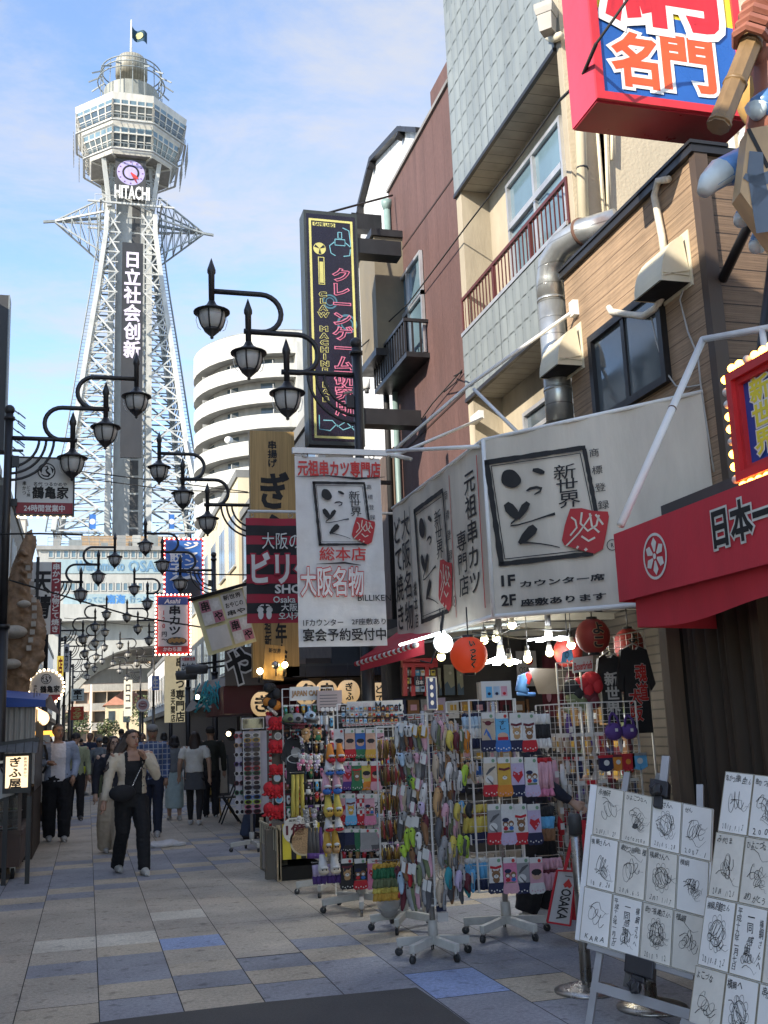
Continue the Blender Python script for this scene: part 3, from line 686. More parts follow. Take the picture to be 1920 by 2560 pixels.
# insulated pipe over the upper hood
pipem=M('wrapped_pipe_white',(0.66,0.62,0.52),.7,var=.15,sc=20,bump=.4)
q=MB(); P=[onx(a,c,BX-.05) for a,c in ((1672,448),(1645,452),(1636,490),(1646,545),(1655,590),(1661,640))]; q.tube(P,.032,pipem,8)
q.build('insulated_pipe',label='white wrapped pipe curling over the black coping above vent hood',cat='pipe')
q=MB(); P=[onx(a,c,BX-.06) for a,c in ((1655,742),(1640,770),(1610,790),(1570,786),(1530,780),(1522,768))]; q.tube(P,[.03,.034,.034,.03,.034,.03],pipem,8)
q.build('insulated_pipe',label='bent white wrapped pipe end above the brown shop window',cat='pipe')
q=MB()
for pts in (((1628,792),(1640,850),(1665,930),(1690,965),(1720,968),(1752,962)),((1708,725),(1700,750),(1720,830),(1745,890),(1752,960),(1765,1050),(1785,1180))):
    q.tube([onx(a,c,BX-.03) for a,c in pts],.008,M('grey_cable',(0.4,.4,.38),.6),5)
q.build('cable',label='thin grey cables drooping from the vent hood past the window',cat='cable')

# ------------------------------------------------------------------ cream three-storey building
CX0,CY0,CY1=5.0,9.62,13.22
cream=thing('apartment_house',(7.0,11.4,0),'cream three storey house with grey tiled panels and red balcony','building')
CZ=13.5
stucco=M('cream_stucco_wall',(0.50,0.44,0.325),.88,var=.13,sc=1.2,bump=.7,bsc=28)
stucco2=M('stained_cream_wall',(0.36,0.315,0.235),.88,var=.28,sc=1.6,bump=.4,bsc=30,stretch=(1,1,.3))
b=MB(); b.box((5.42,CY0+.01,2.9),(9.5,CY1-.01,CZ),stucco2); b.box((5.36,CY0,2.9),(9.6,CY0+.008,CZ),stucco)
b.build('wall',cream)
b=MB(); b.box((CX0,CY0,2.9),(5.42,CY0+.13,CZ),stucco2); b.box((CX0,CY1-.2,2.9),(5.42,CY1,CZ),stucco2); b.box((CX0-.01,CY0-.008,2.9),(5.37,CY0-.002,CZ),stucco); b.build('pillar',cream)
gp_=lines_mat('grey_panel_tile',(0.165,0.19,0.193),(0.06,0.07,0.075),'Z',0.295,0.05,.5,.12,(1,1,1),3,.45,pitch2=.21)
zt_=onx(1391,123,CX0).z; folds=[]
def studs(z0,z1):
    pyr=MB(); pyr.box((CX0-.03,CY0+.135,z0),(CX0+.1,CY1-.002,z1+(.5 if z1>9 else 0)),gp_)
    n=15; w_=(CY1-CY0-.15)/n; k=max(1,int((z1-z0)/.295)); h=(z1-z0)/k
    for i in range(n):
        for j in range(k):
            y0=CY0+.14+i*w_; c=V((CX0-.062,y0+w_/2,z0+(j+.5)*h)); y1=y0+w_
            A=[V((CX0-.031,y0+.012,z0+j*h+.012)),V((CX0-.031,y1-.012,z0+j*h+.012)),V((CX0-.031,y1-.012,z0+(j+1)*h-.012)),V((CX0-.031,y0+.012,z0+(j+1)*h-.012))]
            a=V((CX0-.039,y0+w_*.5,z0+j*h+.012)); d=V((CX0-.039,y0+w_*.5,z0+(j+1)*h-.012))
            pyr.add(A+[a,d],[(0,4,5,3),(4,1,2,5)],M('panel_fold_grey',(0.19,0.215,0.218),.45,var=.1,sc=2))
    pyr.build('grey_panel',cream)
studs(zt_,11.9); studs(5.95,6.86)
sfm=lines_mat('soffit_boards',(0.33,0.31,0.26),(0.10,0.09,0.08),'Y',.2,.05,.7,.12,(1,1,1),2,.4)
b=MB(); b.box((CX0+.0,CY0+.13,zt_-.012),(5.43,CY1-.2,zt_+.05),sfm); b.bar((CX0-.02,CY0+.13,zt_-.01),(CX0-.02,CY1,zt_-.01),.05,.05,black); b.build('soffit',cream)
b=MB(); b.box((CX0,CY0+.13,5.93),(5.43,CY1-.2,5.948),sfm); b.bar((CX0-.02,CY0+.13,5.93),(CX0-.02,CY1,5.93),.05,.05,black); b.build('soffit',cream)
b=MB(); b.box((CX0,CY0+.13,6.86),(5.42,CY1-.2,6.90),M('balcony_floor',(.35,.33,.3),.8)); b.build('balcony_floor',cream)
fw=fx((5.40,0,0)); q=MB(); x0,y0=-12.15,7.0; x1,y1=-10.5,8.62
q.slab(fw,x0,y0,x1,y1,0,.03,glassb); q.frame(fw,x0-.04,y0,x1+.04,y1+.04,.05,.02,.08,alum); q.slab(fw,x0,8.0,x1,8.08,.02,.08,alum)
q.slab(fw,(x0+x1)/2-.03,y0,(x0+x1)/2+.03,y1,.02,.075,alum); q.build('window',cream)
q=MB(); q.slab(fw,-12.1,3.6,-10.4,5.4,0,.03,glassd); q.frame(fw,-12.14,3.6,-10.36,5.44,.05,.02,.08,alum)
for i in range(9): q.slab(fw,-12.05,3.7+i*.18,-10.45,3.76+i*.18,.03,.05,alum)
q.build('window',cream)
rail=M('red_brown_railing',(0.085,0.02,0.018),.5)
q=MB(); y=CY0+.15
q.bar((CX0,CY0+.14,7.41),(CX0,CY1,7.41),.045,.045,rail); q.bar((CX0,CY0+.14,6.93),(CX0,CY1,6.93),.03,.03,rail)
while y<CY1: q.bar((CX0,y,6.88),(CX0,y,7.41),.014,.014,rail); y+=.115
for y in (CY0+.14,10.8,12.0,CY1-.03): q.bar((CX0,y,6.88),(CX0,y,7.43),.04,.04,rail)
q.build('railing',cream)
q=MB(); q.bar((CX0-.03,CY0+.15,6.89),(CX0-.03,CY1,6.89),.03,.05,alum)
q.tube([ony(1441,0,CY0-.1)+V((0,0,3)),ony(1441,0,CY0-.1),ony(1459,560,CY0-.1)],.06,creamm,10); q.tube([ony(1456,420,CY0-.1),ony(1456,424,CY0-.1)],.068,black,10)
for a,c in (((1491,296),(1512,570)),((1513,296),(1522,570)),((1530,296),(1530,400))): q.tube([ony(*a,CY0-.06),ony(*c,CY0-.06)],.018,creamm,6)
q.tube([ony(1469,582,CY0-.3),ony(1470,562,CY0-.3),ony(1482,556,CY0-.28),ony(1497,556,CY0-.15),ony(1500,570,CY0-.1)],.045,creamm,8)
q.tube([ony(1400,90,CY0-.1),ony(1385,96,CY0+.1),ony(1372,92,CY0+.2)],.05,creamm,8)
q.build('drain_pipe',cream)
q=MB(); p=onx(1368,62,CX0-.16); q.lathe([(.10,0),(.12,.2),(.13,.2),(.15,.27),(.15,.33)],(p.x,p.y,p.z-.1),M('grey_rain_head',(.30,.29,.26),.6),4,smooth=False); q.build('rain_head',cream)
q=MB(); P=[onx(a,c,CX0+.1) for a,c in ((1196,155),(1197,105),(1208,98),(1222,101))]; q.tube(P,.02,steelg,6); P=[onx(a,c,CX0+.1) for a,c in ((1160,245),(1160,185))]; q.tube(P,.025,creamm,6); q.build('roof_pipe',cream)

# silver duct
sd=lines_mat('galvanised_duct',(0.52,0.54,0.53),(0.30,0.31,0.30),'Z',.19,.07,.3,.2,(2,2,2),3,.3,metal=.75)
q=MB(); DX=4.72; p0=onx(1362,1085,DX); p1=onx(1374,700,DX); q.tube([V((DX,p1.y,p0.z)),V((DX,p1.y,p0.z+.35)),V((DX,p1.y,p0.z+.7)),V((DX,p1.y,p1.z-.25))],.145,sd,20)
el=[V((DX,p1.y,p1.z-.25)),V((DX,p1.y,p1.z)),V((DX,p1.y-.07,p1.z+.16)),V((DX+.06,p1.y-.25,p1.z+.29)),V((DX+.16,p1.y-.5,p1.z+.32)),V((DX+.42,p1.y-.78,p1.z+.32))]
q.tube(el,.147,sd,20)
for z in (p0.z+.35,p0.z+.7,p1.z-.25,p1.z-.9): q.tube([V((DX,p1.y,z)),V((DX,p1.y,z+.025))],.152,sd,20)
q.tube([el[4],el[4]+V((.01,-.03,0))],.156,M('rusty_clamp',(.13,.07,.05),.8),20)
q.build('ventilation_duct',label='silver spiral ventilation duct bending over the brown shop',cat='duct')

# ------------------------------------------------------------------ red-brown panelled house, white gabled house
tile=thing('panelled_house',(7,15,0),'red brown panelled house with barred window balcony','building')
tp_=lines_mat('red_brown_panel',(0.105,0.056,0.050),(0.07,0.03,0.027),'Y',.46,.02,.8,.22,(6,6,2),5,.7)
b=MB(); TY0,TY1=13.225,16.6
b.add([(5,TY0,0),(9,TY0,0),(9,TY1,0),(5,TY1,0),(5,TY0,10.85),(9,TY0,10.85),(9,TY1,10.85),(5,TY1,10.85)],[(0,3,2,1),(4,5,6,7),(0,1,5,4),(1,2,6,5),(2,3,7,6),(3,0,4,7)],tp_)
for za,zb_ in ((9.35,9.5),(6.1,6.05),(4.6,4.5)): b.bar((4.998,TY0,za),(4.998,TY1,zb_),.012,.03,M('panel_joint',(.03,.015,.013),.8))
b.build('wall',tile)
b=MB(); b.add([(4.96,TY0,10.85),(9,TY0,10.85),(9,TY1,10.85),(4.96,TY1,10.85),(4.96,TY0,10.91),(9,TY0,10.91),(9,TY1,10.91),(4.96,TY1,10.91)],[(0,3,2,1),(4,5,6,7),(0,1,5,4),(1,2,6,5),(2,3,7,6),(3,0,4,7)],M('parapet_grey',(.2,.19,.18),.6))
b.box((5.0,13.3,10.9),(5.6,14.1,11.25),tp_); b.build('parapet',tile)
fr=fx((5,0,0)); q=MB(); x0,x1,y0,y1=-16.42,-14.85,7.25,8.95
q.slab(fr,x0,y0,x1,y1,-.05,.01,glassb); q.frame(fr,x0,y0,x1,y1,.05,0,.06,alum); q.slab(fr,x0,8.2,x1,8.28,0,.06,alum); q.slab(fr,-15.66,y0,-15.6,y1,0,.055,alum); q.slab(fr,x0+.05,y0,-15.66,8.2,.012,.03,ink); q.build('window',tile)
q=MB(); q.slab(fr,-16.1,3.55,-14.6,4.75,-.05,.01,glassb); q.frame(fr,-16.1,3.55,-14.6,4.75,.06,0,.06,alum); q.slab(fr,-15.38,3.55,-15.32,4.75,0,.055,alum); q.slab(fr,-16.1,4.3,-14.6,4.36,0,.05,alum); q.build('window',tile)
q=MB(); bx=4.62
q.box((bx,14.75,7.12),(5,16.65,7.2),black); q.bar((bx,14.75,7.72),(bx,16.65,7.72),.05,.05,black)
for yy in (14.77,16.63): q.bar((bx,yy,7.72),(5,yy,7.72),.05,.05,black)
yy=14.78
while yy<16.65: q.bar((bx,yy,7.2),(bx,yy,7.72),.03,.03,black); yy+=.14
for xx in (4.74,4.87): q.bar((xx,14.77,7.2),(xx,14.77,7.72),.03,.03,black)
q.build('window_balcony',tile)
q=MB(); q.tube([V((4.93,16.5,10.5)),V((4.93,16.5,7.6))],.06,M('green_grey_pipe',(.18,.26,.25),.5),8); q.tube([V((4.93,16.5,7.6)),V((4.93,16.5,2))],.05,M('green_grey_pipe',(0,0,0)),8)
q.lathe([(.05,0),(.1,.12),(.1,.2)],(4.93,16.5,10.45),M('green_grey_pipe',(0,0,0)),8); q.build('drain_pipe',tile)
gab=thing('gabled_house',(7.4,18.5,0),'white clad gabled house with black roof edges behind the panelled house','building')
wc=lines_mat('white_cladding',(0.62,0.63,0.64),(0.25,.25,.25),'Y',.28,.06,.6,.08,(1,1,1),2,.5)
b=MB(); gx=5.15; prof=[(-14.9,10.9),(-14.9,11.08),(-16,11.72),(-17.9,12.2),(-18.9,11.74),(-19.36,10.9),(-20.4,9.4),(-20.4,0),(-16.62,0),(-16.62,10.9)]
b.prism(prof,Fr((gx,0,0),(0,-1,0),(0,0,1)),-4,0,wc); b.build('wall',gab)
b=MB(); ro=[(-15.0,11.1),(-16.0,11.72),(-17.9,12.2),(-18.9,11.75),(-19.38,10.9),(-20.5,9.3)]
frg=Fr((gx,0,0),(0,-1,0),(0,0,1))
for (xa,za),(xb,zb_) in zip(ro,ro[1:]): b.prism([(xa,za),(xb,zb_),(xb,zb_+.1),(xa,za+.1)],frg,-.3,.12,black)
for xa,za in ro[1:]: b.bar((gx-.12,-xa,za-.02),(gx,-xa,za-.06),.12,.2,black)
b.build('roof',gab)
b=MB(); A=onx(897,655,4.5); B_=onx(945,872,4.5); b.box((4.5,B_.y,B_.z),(5.14,A.y,A.z),M('olive_box_cladding',(.17,.145,.10),.7)); b.box((4.45,B_.y-.05,A.z),(5.14,A.y+.05,A.z+.12),black); b.box((4.45,B_.y-.05,B_.z-.12),(5.14,A.y+.05,B_.z),black)
b.build('bay_box',gab)
b=MB(); cor=lines_mat('corrugated_brown',(0.14,.10,.075),(.04,.03,.025),'Y',.09,.3,.6,.2,(1,1,1),2,.8)
b.box((4.9,16.62,0),(5.14,19.1,6.2),cor); b.tube([V((4.85,16.75,10.2)),V((4.85,16.75,3))],.055,ink,8); b.box((4.35,16.75,10.2),(4.9,16.95,10.5),black); b.build('lower_wall',gab)
b=MB(); p=ony(945,500,16.9); b.lathe([(.38,-.12),(.38,.12)],(0,0,0),M('white_dish',(.6,.6,.58),.6),24,Matrix.Translation((4.95,17.0,9.75))@Matrix.Rotation(R(90),4,'X')); b.build('tank',gab)

# ------------------------------------------------------------------ souvenir shop alcove under the awning
shop=thing('souvenir_shop',(5.2,10.6,0),'open souvenir shop under the cream awning, dark inside','shop')
insd=M('shop_wall_grey',(.07,.065,.06),.85,var=.2,sc=2); shut=lines_mat('shutter_slats',(.075,.062,.047),(.02,.016,.012),'Z',.085,.18,.6,.15,(1,1,1),2,.7)
b=MB(); b.box((3.6,12.95,0),(6.3,13.2,2.9),insd); b.box((5.45,8.7,0),(5.6,12.95,2.9),insd); b.build('back_wall',shop)
b=MB(); b.box((3.45,8.4,2.62),(5.6,13.2,2.7),M('shop_ceiling',(.2,.18,.15),.8,var=.2)); 
for yy in (8.9,9.8,10.7,11.6): b.bar((3.4,yy,2.58),(5.5,yy,2.58),.05,.07,M('ceiling_beam',(.4,.37,.3),.7))
b.build('ceiling',shop)
b=MB(); b.box((5.15,7.06,0),(5.3,10.4,2.6),shut); b.build('shutter',shop)

# ------------------------------------------------------------------ cream awning with the brush-written logo
canv=M('cream_canvas',(0.56,0.51,0.43),.8,var=.20,sc=2.2,bump=.2,bsc=60,stretch=(1,1,.22))
canvd=M('canvas_print_red',(.40,.03,.035),.75,var=.12)
AW=V((3.3,8.41,2.45)); AT=3.98
awn=thing('canvas_awning',(3.9,9.6,2.4),'big cream canvas awning with black brush lettering and red seal','awning')
frL=fx((3.3,11.33,2.45)); e=V((4.76,7.22,2.45)); rr_=(e-AW); WR=rr_.length; frR=Fr(AW,rr_/WR,(0,0,1))
def logo(mb,fr,x0,y0,x1,y1,d=.006,reg=True):
    """framed brush logo drawn in a box; unit coordinates measured from the sign"""
    Wd,Hd=x1-x0,y1-y0
    U=lambda x,y: (x0+(x-255)/485*Wd,y1-(y-112)/620*Hd)
    k=Wd/485; rg=random.Random(5)
    def rough(pa,pb,wa):
        n=16; P=[(pa[0]+(pb[0]-pa[0])*i/n,pa[1]+(pb[1]-pa[1])*i/n) for i in range(n+1)]
        mb.stroke([U(*p) for p in P],[wa*k*rg.uniform(.8,1.12) for _ in P],fr,d,ink)
    rough((257,128),(738,122),24); rough((270,120),(313,725),27); rough((305,716),(735,708),22); rough((732,130),(765,520),20)
    for a,c in (((292,153),(712,150)),((292,153),(330,690)),((330,690),(715,686)),((712,150),(748,500))): mb.stroke([U(*a),U(*c)],4*k,fr,d,ink)
    mb.poly([U(382+46*math.cos(a)*(1+.08*math.sin(3*a))+10*math.sin(a),240+54*math.sin(a)) for a in [2*PI*i/22 for i in range(22)]][::-1],fr,d,ink)
    mb.stroke([U(*p) for p in ((488,208),(510,214),(528,226),(543,232))],[14*k,24*k,24*k,10*k],fr,d,ink)
    mb.stroke([U(*p) for p in ((452,322),(470,312),(500,308),(522,318),(516,334),(488,348))],[6*k,14*k,12*k,14*k,11*k,5*k],fr,d,ink)
    mb.stroke([U(*p) for p in ((352,378),(366,405),(388,440),(404,474))],[26*k,48*k,44*k,14*k],fr,d,ink)
    mb.stroke([U(*p) for p in ((404,474),(420,445),(440,412),(458,388))],[14*k,30*k,38*k,22*k],fr,d+.001,ink)
    mb.stroke([U(*p) for p in ((402,470),(372,494),(368,508),(400,508),(470,494),(540,476),(578,470))],[10*k,8*k,7*k,7*k,6*k,8*k,14*k],fr,d+.002,ink)
    mb.stroke([U(*p) for p in ((482,528),(466,545),(430,582),(402,612))],[30*k,48*k,40*k,16*k],fr,d,ink)
    mb.stroke([U(*p) for p in ((404,604),(450,614),(500,626),(550,642),(588,658))],[12*k,8*k,6*k,5*k,4*k],fr,d+.001,ink)
    for i,ch in enumerate('新世界'):
        a=U(582+6*i,285+80*i); c=U(684+6*i,200+80*i); mb.text(ch,fr,a[0],a[1],c[0],c[1],ink,.004,d,slant=.06)
    mb.poly([U(*p) for p in ((648,452),(700,456),(748,478),(815,492),(818,520),(800,610),(780,690),(742,712),(690,690),(610,648),(600,620),(618,540))][::-1],fr,d+.004,canvd)
    for P,w_ in ((((618,655),(680,590),(742,500)),7),(((650,500),(668,520),(672,560),(640,600)),8),(((700,480),(690,540),(720,585),(760,560),(775,505)),9),(((735,490),(740,560),(770,600)),9),(((760,500),(790,560)),9),(((690,610),(720,640),(750,625)),9),(((665,665),(672,672)),14),(((700,690),(710,680)),12)):
        mb.stroke([U(*p) for p in P],w_*k,fr,d+.008,canv)
    for i,ch in enumerate('商標登録'):
        a=U(752+7*i,182+98*i); c=U(798+8*i,134+98*i); mb.text(ch,fr,a[0],a[1],c[0],c[1],ink,0,d)
    if reg:
        c=U(822,674); mb.ring(fr,c[0],c[1],25*k,25*k,.14,d,ink); mb.text('R',fr,c[0]-9*k,c[1]-12*k,c[0]+9*k,c[1]+12*k,ink,.02,d)
q=MB()
HR=AT-2.45
q.sheet(lambda u,v: frR.p(u*WR,v*(HR+(.13*u)),.012*math.sin(u*26)*(.5+.5*v)),40,6,canv)
z7=lambda x,y: (1100+x/2.023,1060+y/2.023)
a=pf(frR,*z7(255,730)); c=pf(frR,*z7(740,112)); logo(q,frR,a[0],a[1],c[0],c[1],.022)
for t,x0,y0,x1,y1 in (('1F',318,764,380,822),('カウンター席',412,757,832,828),('2F',318,862,384,920),('座敷あります',414,852,840,924)):
    ptext(q,t,frR,*z7(x0,y0),*z7(x1,y1),ink,bold=.032,d=.022)
q.build('front_canvas',awn)
q=MB(); q.sheet(lambda u,v: frL.p(u*2.92,v*HR,.01*math.sin(u*30)),40,4,canv)
a=pf(frL,1041,1556); c=pf(frL,1122,1205); logo(q,frL,.84,.12,1.83,1.36,.016)
for t,x0,x1,y0,y1 in (('大阪名物',.36,.66,.1,1.42),('どて焼き',.06,.34,.12,1.40),('元祖串カツ',2.42,2.70,.22,1.36),('専門店',2.14,2.40,.24,.86),('総本店',.72,.83,.1,.6)): q.text(t,frL,x0,y0,x1,y1,ink,.012,.016,vert=True)
q.stroke([(2.78,.08),(2.78,1.44)],.02,frL,.016,inkr); q.stroke([(2.02,.08),(2.02,1.44)],.012,frL,.016,inkr); q.stroke([(.69,.1),(.69,1.42)],.01,frL,.016,ink)
q.build('side_canvas',awn)
q=MB(); r_=.022
q.tube([V((3.3,11.33,2.44)),V((3.3,8.41,2.44)),V((4.76,7.22,2.44))],r_,white,8); q.tube([V((3.3,11.33,3.99)),V((3.3,8.41,3.99)),V((4.76,7.22,4.12))],.018,white,8); q.tube([V((3.3,8.405,2.44)),V((3.3,8.405,3.99))],.02,white,8)
for p in ((3.3,11.33),(3.3,9.8),(3.32,8.41)): q.tube([V((*p,2.44)),V((4.95,p[1]+(.6 if p[1]<9 else 0),2.62))],.015,steelg,6)
q.build('frame',awn)
q=MB()
for pts in (((1433,778,4.74),(1170,965,3.9),(985,1125,3.2)),((1205,1046,4.96),(980,1142,3.3)),((1185,973,3.95),(1298,1085,4.0)),((1200,1116,3.3),(968,1128,2.95))):
    q.tube([onx(a,c,X) for a,c,X in pts],.019,white,8)
p=onx(1437,772,4.76); q.box((p.x-.04,p.y-.05,p.z-.08),(p.x+.02,p.y+.05,p.z+.08),white); p=onx(1190,1048,4.97); q.box((p.x-.04,p.y-.22,p.z-.05),(p.x+.03,p.y+.1,p.z+.06),white)
q.build('support_rod',awn)

# ------------------------------------------------------------------ red restaurant awning, frame and storefront
rest=thing('restaurant',(5.5,4.5,0),'dark restaurant front with brown plastic curtains under the red awning','restaurant'); XR=4.12
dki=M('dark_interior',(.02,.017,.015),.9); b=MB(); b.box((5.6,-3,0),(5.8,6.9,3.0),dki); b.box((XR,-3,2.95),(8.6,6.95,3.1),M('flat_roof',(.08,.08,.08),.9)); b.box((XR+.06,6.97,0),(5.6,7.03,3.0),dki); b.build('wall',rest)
vin=M('brown_vinyl_curtain',(.034,.022,.014),.75,var=.45,sc=3,stretch=(3,9,.35))
b=MB(); b.sheet(lambda u,v: V((XR+.07+.04*math.sin(u*46)+.02*math.sin(u*17),6.93-u*.95,.15+v*2.6)),90,3,vin); b.build('curtain',rest)
b=MB(); b.box((XR-.06,6.94,0),(XR+.05,7.05,2.9),M('light_door_post',(.10,.07,.048),.7,var=.3,stretch=(8,8,.5))); b.build('post',rest)
for yy in (5.9,5.0,3.6): b=MB(); b.box((XR,yy,0),(XR+.1,yy+.09,2.9),wooddk); b.build('post',rest)
b=MB(); b.tube([V((XR,5.5,2.3)),V((XR+.3,4.6,1.4))],.012,steel,6); b.build('stay',rest)
ra=thing('red_awning',(3.9,4.2,2.3),'red awning with white wheel crest and black lettering edged in white','awning')
redc=M('red_canvas',(.52,.032,.05),.75,var=.16,sc=3,bump=.15,bsc=50,stretch=(1,1,.4)); wr=M('awning_white_print',(.62,.61,.58),.7)
frA=fx((3.4,6.37,2.31)); q=MB(); LA=4.4
q.sheet(lambda u,v: frA.p(u*LA,v*.46),20,2,redc); q.quad(V((3.4,6.37,2.31)),V((4.8,6.72,2.31)),V((4.8,6.72,2.9)),V((3.4,6.37,2.77)),redc); q.add([(3.4,6.37,2.77),(3.4,6.37-LA,2.77),(4.8,6.37-LA,2.95),(4.8,6.72,2.95)],[(0,1,2,3)],redc)
c=pf(frA,1639,1390); e0=pf(frA,1639,1450); e1=pf(frA,1639,1331)
ry=(e1[1]-e0[1])/2; rx=(pf(frA,1669,1390)[0]-pf(frA,1609,1390)[0])/2; c=(c[0],(e0[1]+e1[1])/2)
q.ring(frA,c[0],c[1],rx,ry,.12,.006,wr,36)
for i in range(6):
    a=PI/2+i*PI/3; T=lambda r_,da: (c[0]+rx*r_*math.cos(a+da),c[1]+ry*r_*math.sin(a+da))
    q.poly([T(.2,-.25),T(.62,-.36),T(.82,0),T(.62,.36),T(.2,.25)],frA,.006,wr)
q.disc(frA,c[0],c[1],rx*.13,ry*.13,.008,wr,12)
x0,y0=pf(frA,1785,1385); x1,y1=pf(frA,1918,1262); hh=.22; x=.74+.0
for i,ch in enumerate('日本一串かつ横綱'): q.text(ch,frA,x0+i*.205,.155,x0+i*.205+.19,.155+hh,ink,.035,.006,edge=wr,ew=.075)
q.build('canvas',ra)
q=MB(); q.sheet(lambda u,v: V((3.46+.03*math.sin(u*9)*(1-v),6.26-u*LA,2.335-(1-v)*(.20+.03*math.sin(u*14)+.02*u))),60,4,redc); q.quad(V((3.46,6.26,2.13)),V((4.8,6.6,2.13)),V((4.8,6.6,2.34)),V((3.46,6.26,2.335)),redc); q.build('valance',ra)
q=MB(); z8=lambda x,y: (1500+x/2.836,820+y/2.836)
P=[onx(*z8(145,1400),3.42),onx(*z8(510,575),4.05),onx(*z8(730,80),4.55)]; q.tube(P,.028,white,10); q.tube([P[1],P[1]+(P[2]-P[1])*.012],.031,M('rust',(.12,.05,.03),.9),10)
T=onx(*z8(1191,0),4.5); q.tube([P[2],T,T+(T-P[2])],.026,white,10); p=onx(*z8(1150,10),4.5); q.tube([p,onx(*z8(1165,140),4.3)],.022,white,8); q.build('support_pipe',ra)
# bulb-framed sign
bs=thing('bulb_sign',(3.75,4.5,2.85),'red framed blue sign edged with round bulbs above the red awning','sign')
frB=fx((3.6,5.15,2.85)); q=MB(); blue=M('sign_blue',(.02,.06,.30),.4,var=.08)
x0=0; y0=.0; W_=1.5; H_=.6
H_=.64; out_=[(.0,.0),(W_,0),(W_,H_),(.0,H_)]
q.prism(out_,frB,-.14,-.02,red); q.frame(frB,0,0,W_,H_,.05,-.02,.05,red); q.frame(frB,.05,.05,W_-.05,H_-.05,.03,-.02,.02,red)
q.rect(frB,.08,.08,W_-.08,H_-.08,-.012,blue)
q.text('新世界',frB,.15,.11,.32,.56,M('sign_yellow',(.75,.66,.05),.5),.03,-.004,edge=white,ew=.09,vert=True); q.build('panel',bs)
warm=M('bulb_lit',(1.0,.55,.12),.3,es=3.2,ecol=(1.0,.42,.06)); clr=M('bulb_clear',(.55,.53,.5),.15,var=.1); cap_=M('bulb_socket',(.5,.48,.45),.4)
pts=[(-.025,.02+.075*i) for i in range(9)]+[(.05+.075*i,H_+.025) for i in range(9)]+[(.04+.075*i,-.03) for i in range(9)]
for i,(x,y) in enumerate(pts):
    q=MB(); p=frB.p(x,y,.03); q.ball(p,.026,clr if i in (0,3,6,7,11,16) else warm,10,6); q.tube([frB.p(x,y,-.03),frB.p(x,y,.012)],.018,cap_,8); q.build('bulb',bs)

# ------------------------------------------------------------------ big projecting shop sign
sg=thing('projecting_sign',(4.5,7.1,6.5),'large red box sign with blue and yellow face and red white characters','sign')
frM=fy((3.85,6.9,6.42)); pk=M('pink_red_enamel',(.60,.05,.085),.4,var=.06); dr_=M('dark_red_underside',(.30,.02,.03),.35); q=MB(); SW,SH=1.42,3.2
q.box((3.85,6.9,6.42),(3.85+SW,7.34,6.42+SH),pk); q.box((3.86,6.91,6.405),(3.84+SW,7.33,6.418),dr_)
q.frame(frM,0,0,SW,SH,.07,0,.03,M('red_enamel_frame',(.56,.03,.04),.4)); q.build('box',sg)
q=MB(); zy=ony(1700,52,6.9).z-6.42
q.rect(frM,.07,.07,SW-.07,zy,.006,M('sign_face_blue',(.02,.10,.36),.3,var=.05)); q.rect(frM,.07,zy,SW-.07,SH-.07,.006,M('sign_face_yellow',(.80,.60,.04),.35,var=.04))
orr=M('orange_red_letter',(.75,.09,.025),.45); wl_=M('letter_white_edge',(.74,.73,.70),.45)
for ch,a,c in (('名',(1528,97),(1640,212)),('門',(1655,105),(1780,222))):
    x0,y0=pf(frM,a[0],c[1]); x1,y1=pf(frM,c[0],a[1]); q.text(ch,frM,x0,y0,x1,y1,orr,.055,.014,edge=wl_,ew=.09)
x0,y0=pf(frM,1500,70); q.text('綱',frM,.16,y0+.08,1.20,y0+1.21,M('letter_red',(.55,.02,.03),.45),.055,.02,edge=wl_,ew=.06); q.build('face',sg)
q=MB(); q.box((3.85+SW,7.0,7.15),(6.4,7.25,7.5),pk); q.build('arm',sg)
# black cable across the sign
q=MB(); P=[ony(1568,0,6.5),ony(1490,110,6.6),ony(1452,200,7.2),ony(1400,250,8.2),onx(1297,395,4.9),onx(1170,560,4.9),onx(1020,760,4.9),onx(900,870,4.4)]; q.tube([ony(1600,-60,6.4)]+P,.011,rubber,6); q.tube(P[1:4],.016,rubber,6)
q.build('cable',label='black cable running down from the box sign along the facades',cat='cable')
# white steel stair rail at far right of the cream wall
q=MB(); A=ony(1822,300,9.4); B_=ony(1900,312,9.4); h=1.0
for i in range(7):
    p=A.lerp(B_+(B_-A),i/6); q.bar(p,p-V((0,0,h)),.05,.05,white)
for dz in (0,.12,.9): q.bar(A-V((0,0,dz)),B_+(B_-A)-V((0,0,dz)),.05,.05,white)
q.build('railing',label='white steel railing on the roof beside the cream wall',cat='railing')

# ------------------------------------------------------------------ figure above the red awning: fist, bamboo, wooden plaque, waves
SY=5.7
def sp(px,py,dy=0.0): return ony(px,py,SY+dy)
fg=thing('shop_figure',(4.2,SY+.3,3.2),'giant painted figure gripping a bamboo pole over blue waves','sculpture')
skin_r=M('sculpture_red_brown_skin',(.27,.10,.065),.45,var=.2,sc=6); bam=M('bamboo_paint',(.20,.125,.055),.45,var=.3,sc=8,stretch=(1,1,.4))
q=MB(); A=sp(1795,318); B_=sp(1905,40); B2=B_+(B_-A)*.4; k=18
q.tube([A.lerp(B2,i/k) for i in range(k+1)],.078,bam,8,smooth=False)
for t in (.02,.27,.52,.78): p=A.lerp(B2,t); q.tube([p-(B2-A).normalized()*.012,p+(B2-A).normalized()*.012],.086,bam,10)
q.build('bamboo_pole',fg)
ax=(B2-A).normalized(); side=V((-.9,-.35,-.1)); side=(side-ax*side.dot(ax)).normalized(); fwd=ax.cross(side).normalized()
if fwd.y>0: fwd=-fwd
q=MB(); cen=sp(1893,78); nail=M('painted_nail',(.42,.24,.18),.35)
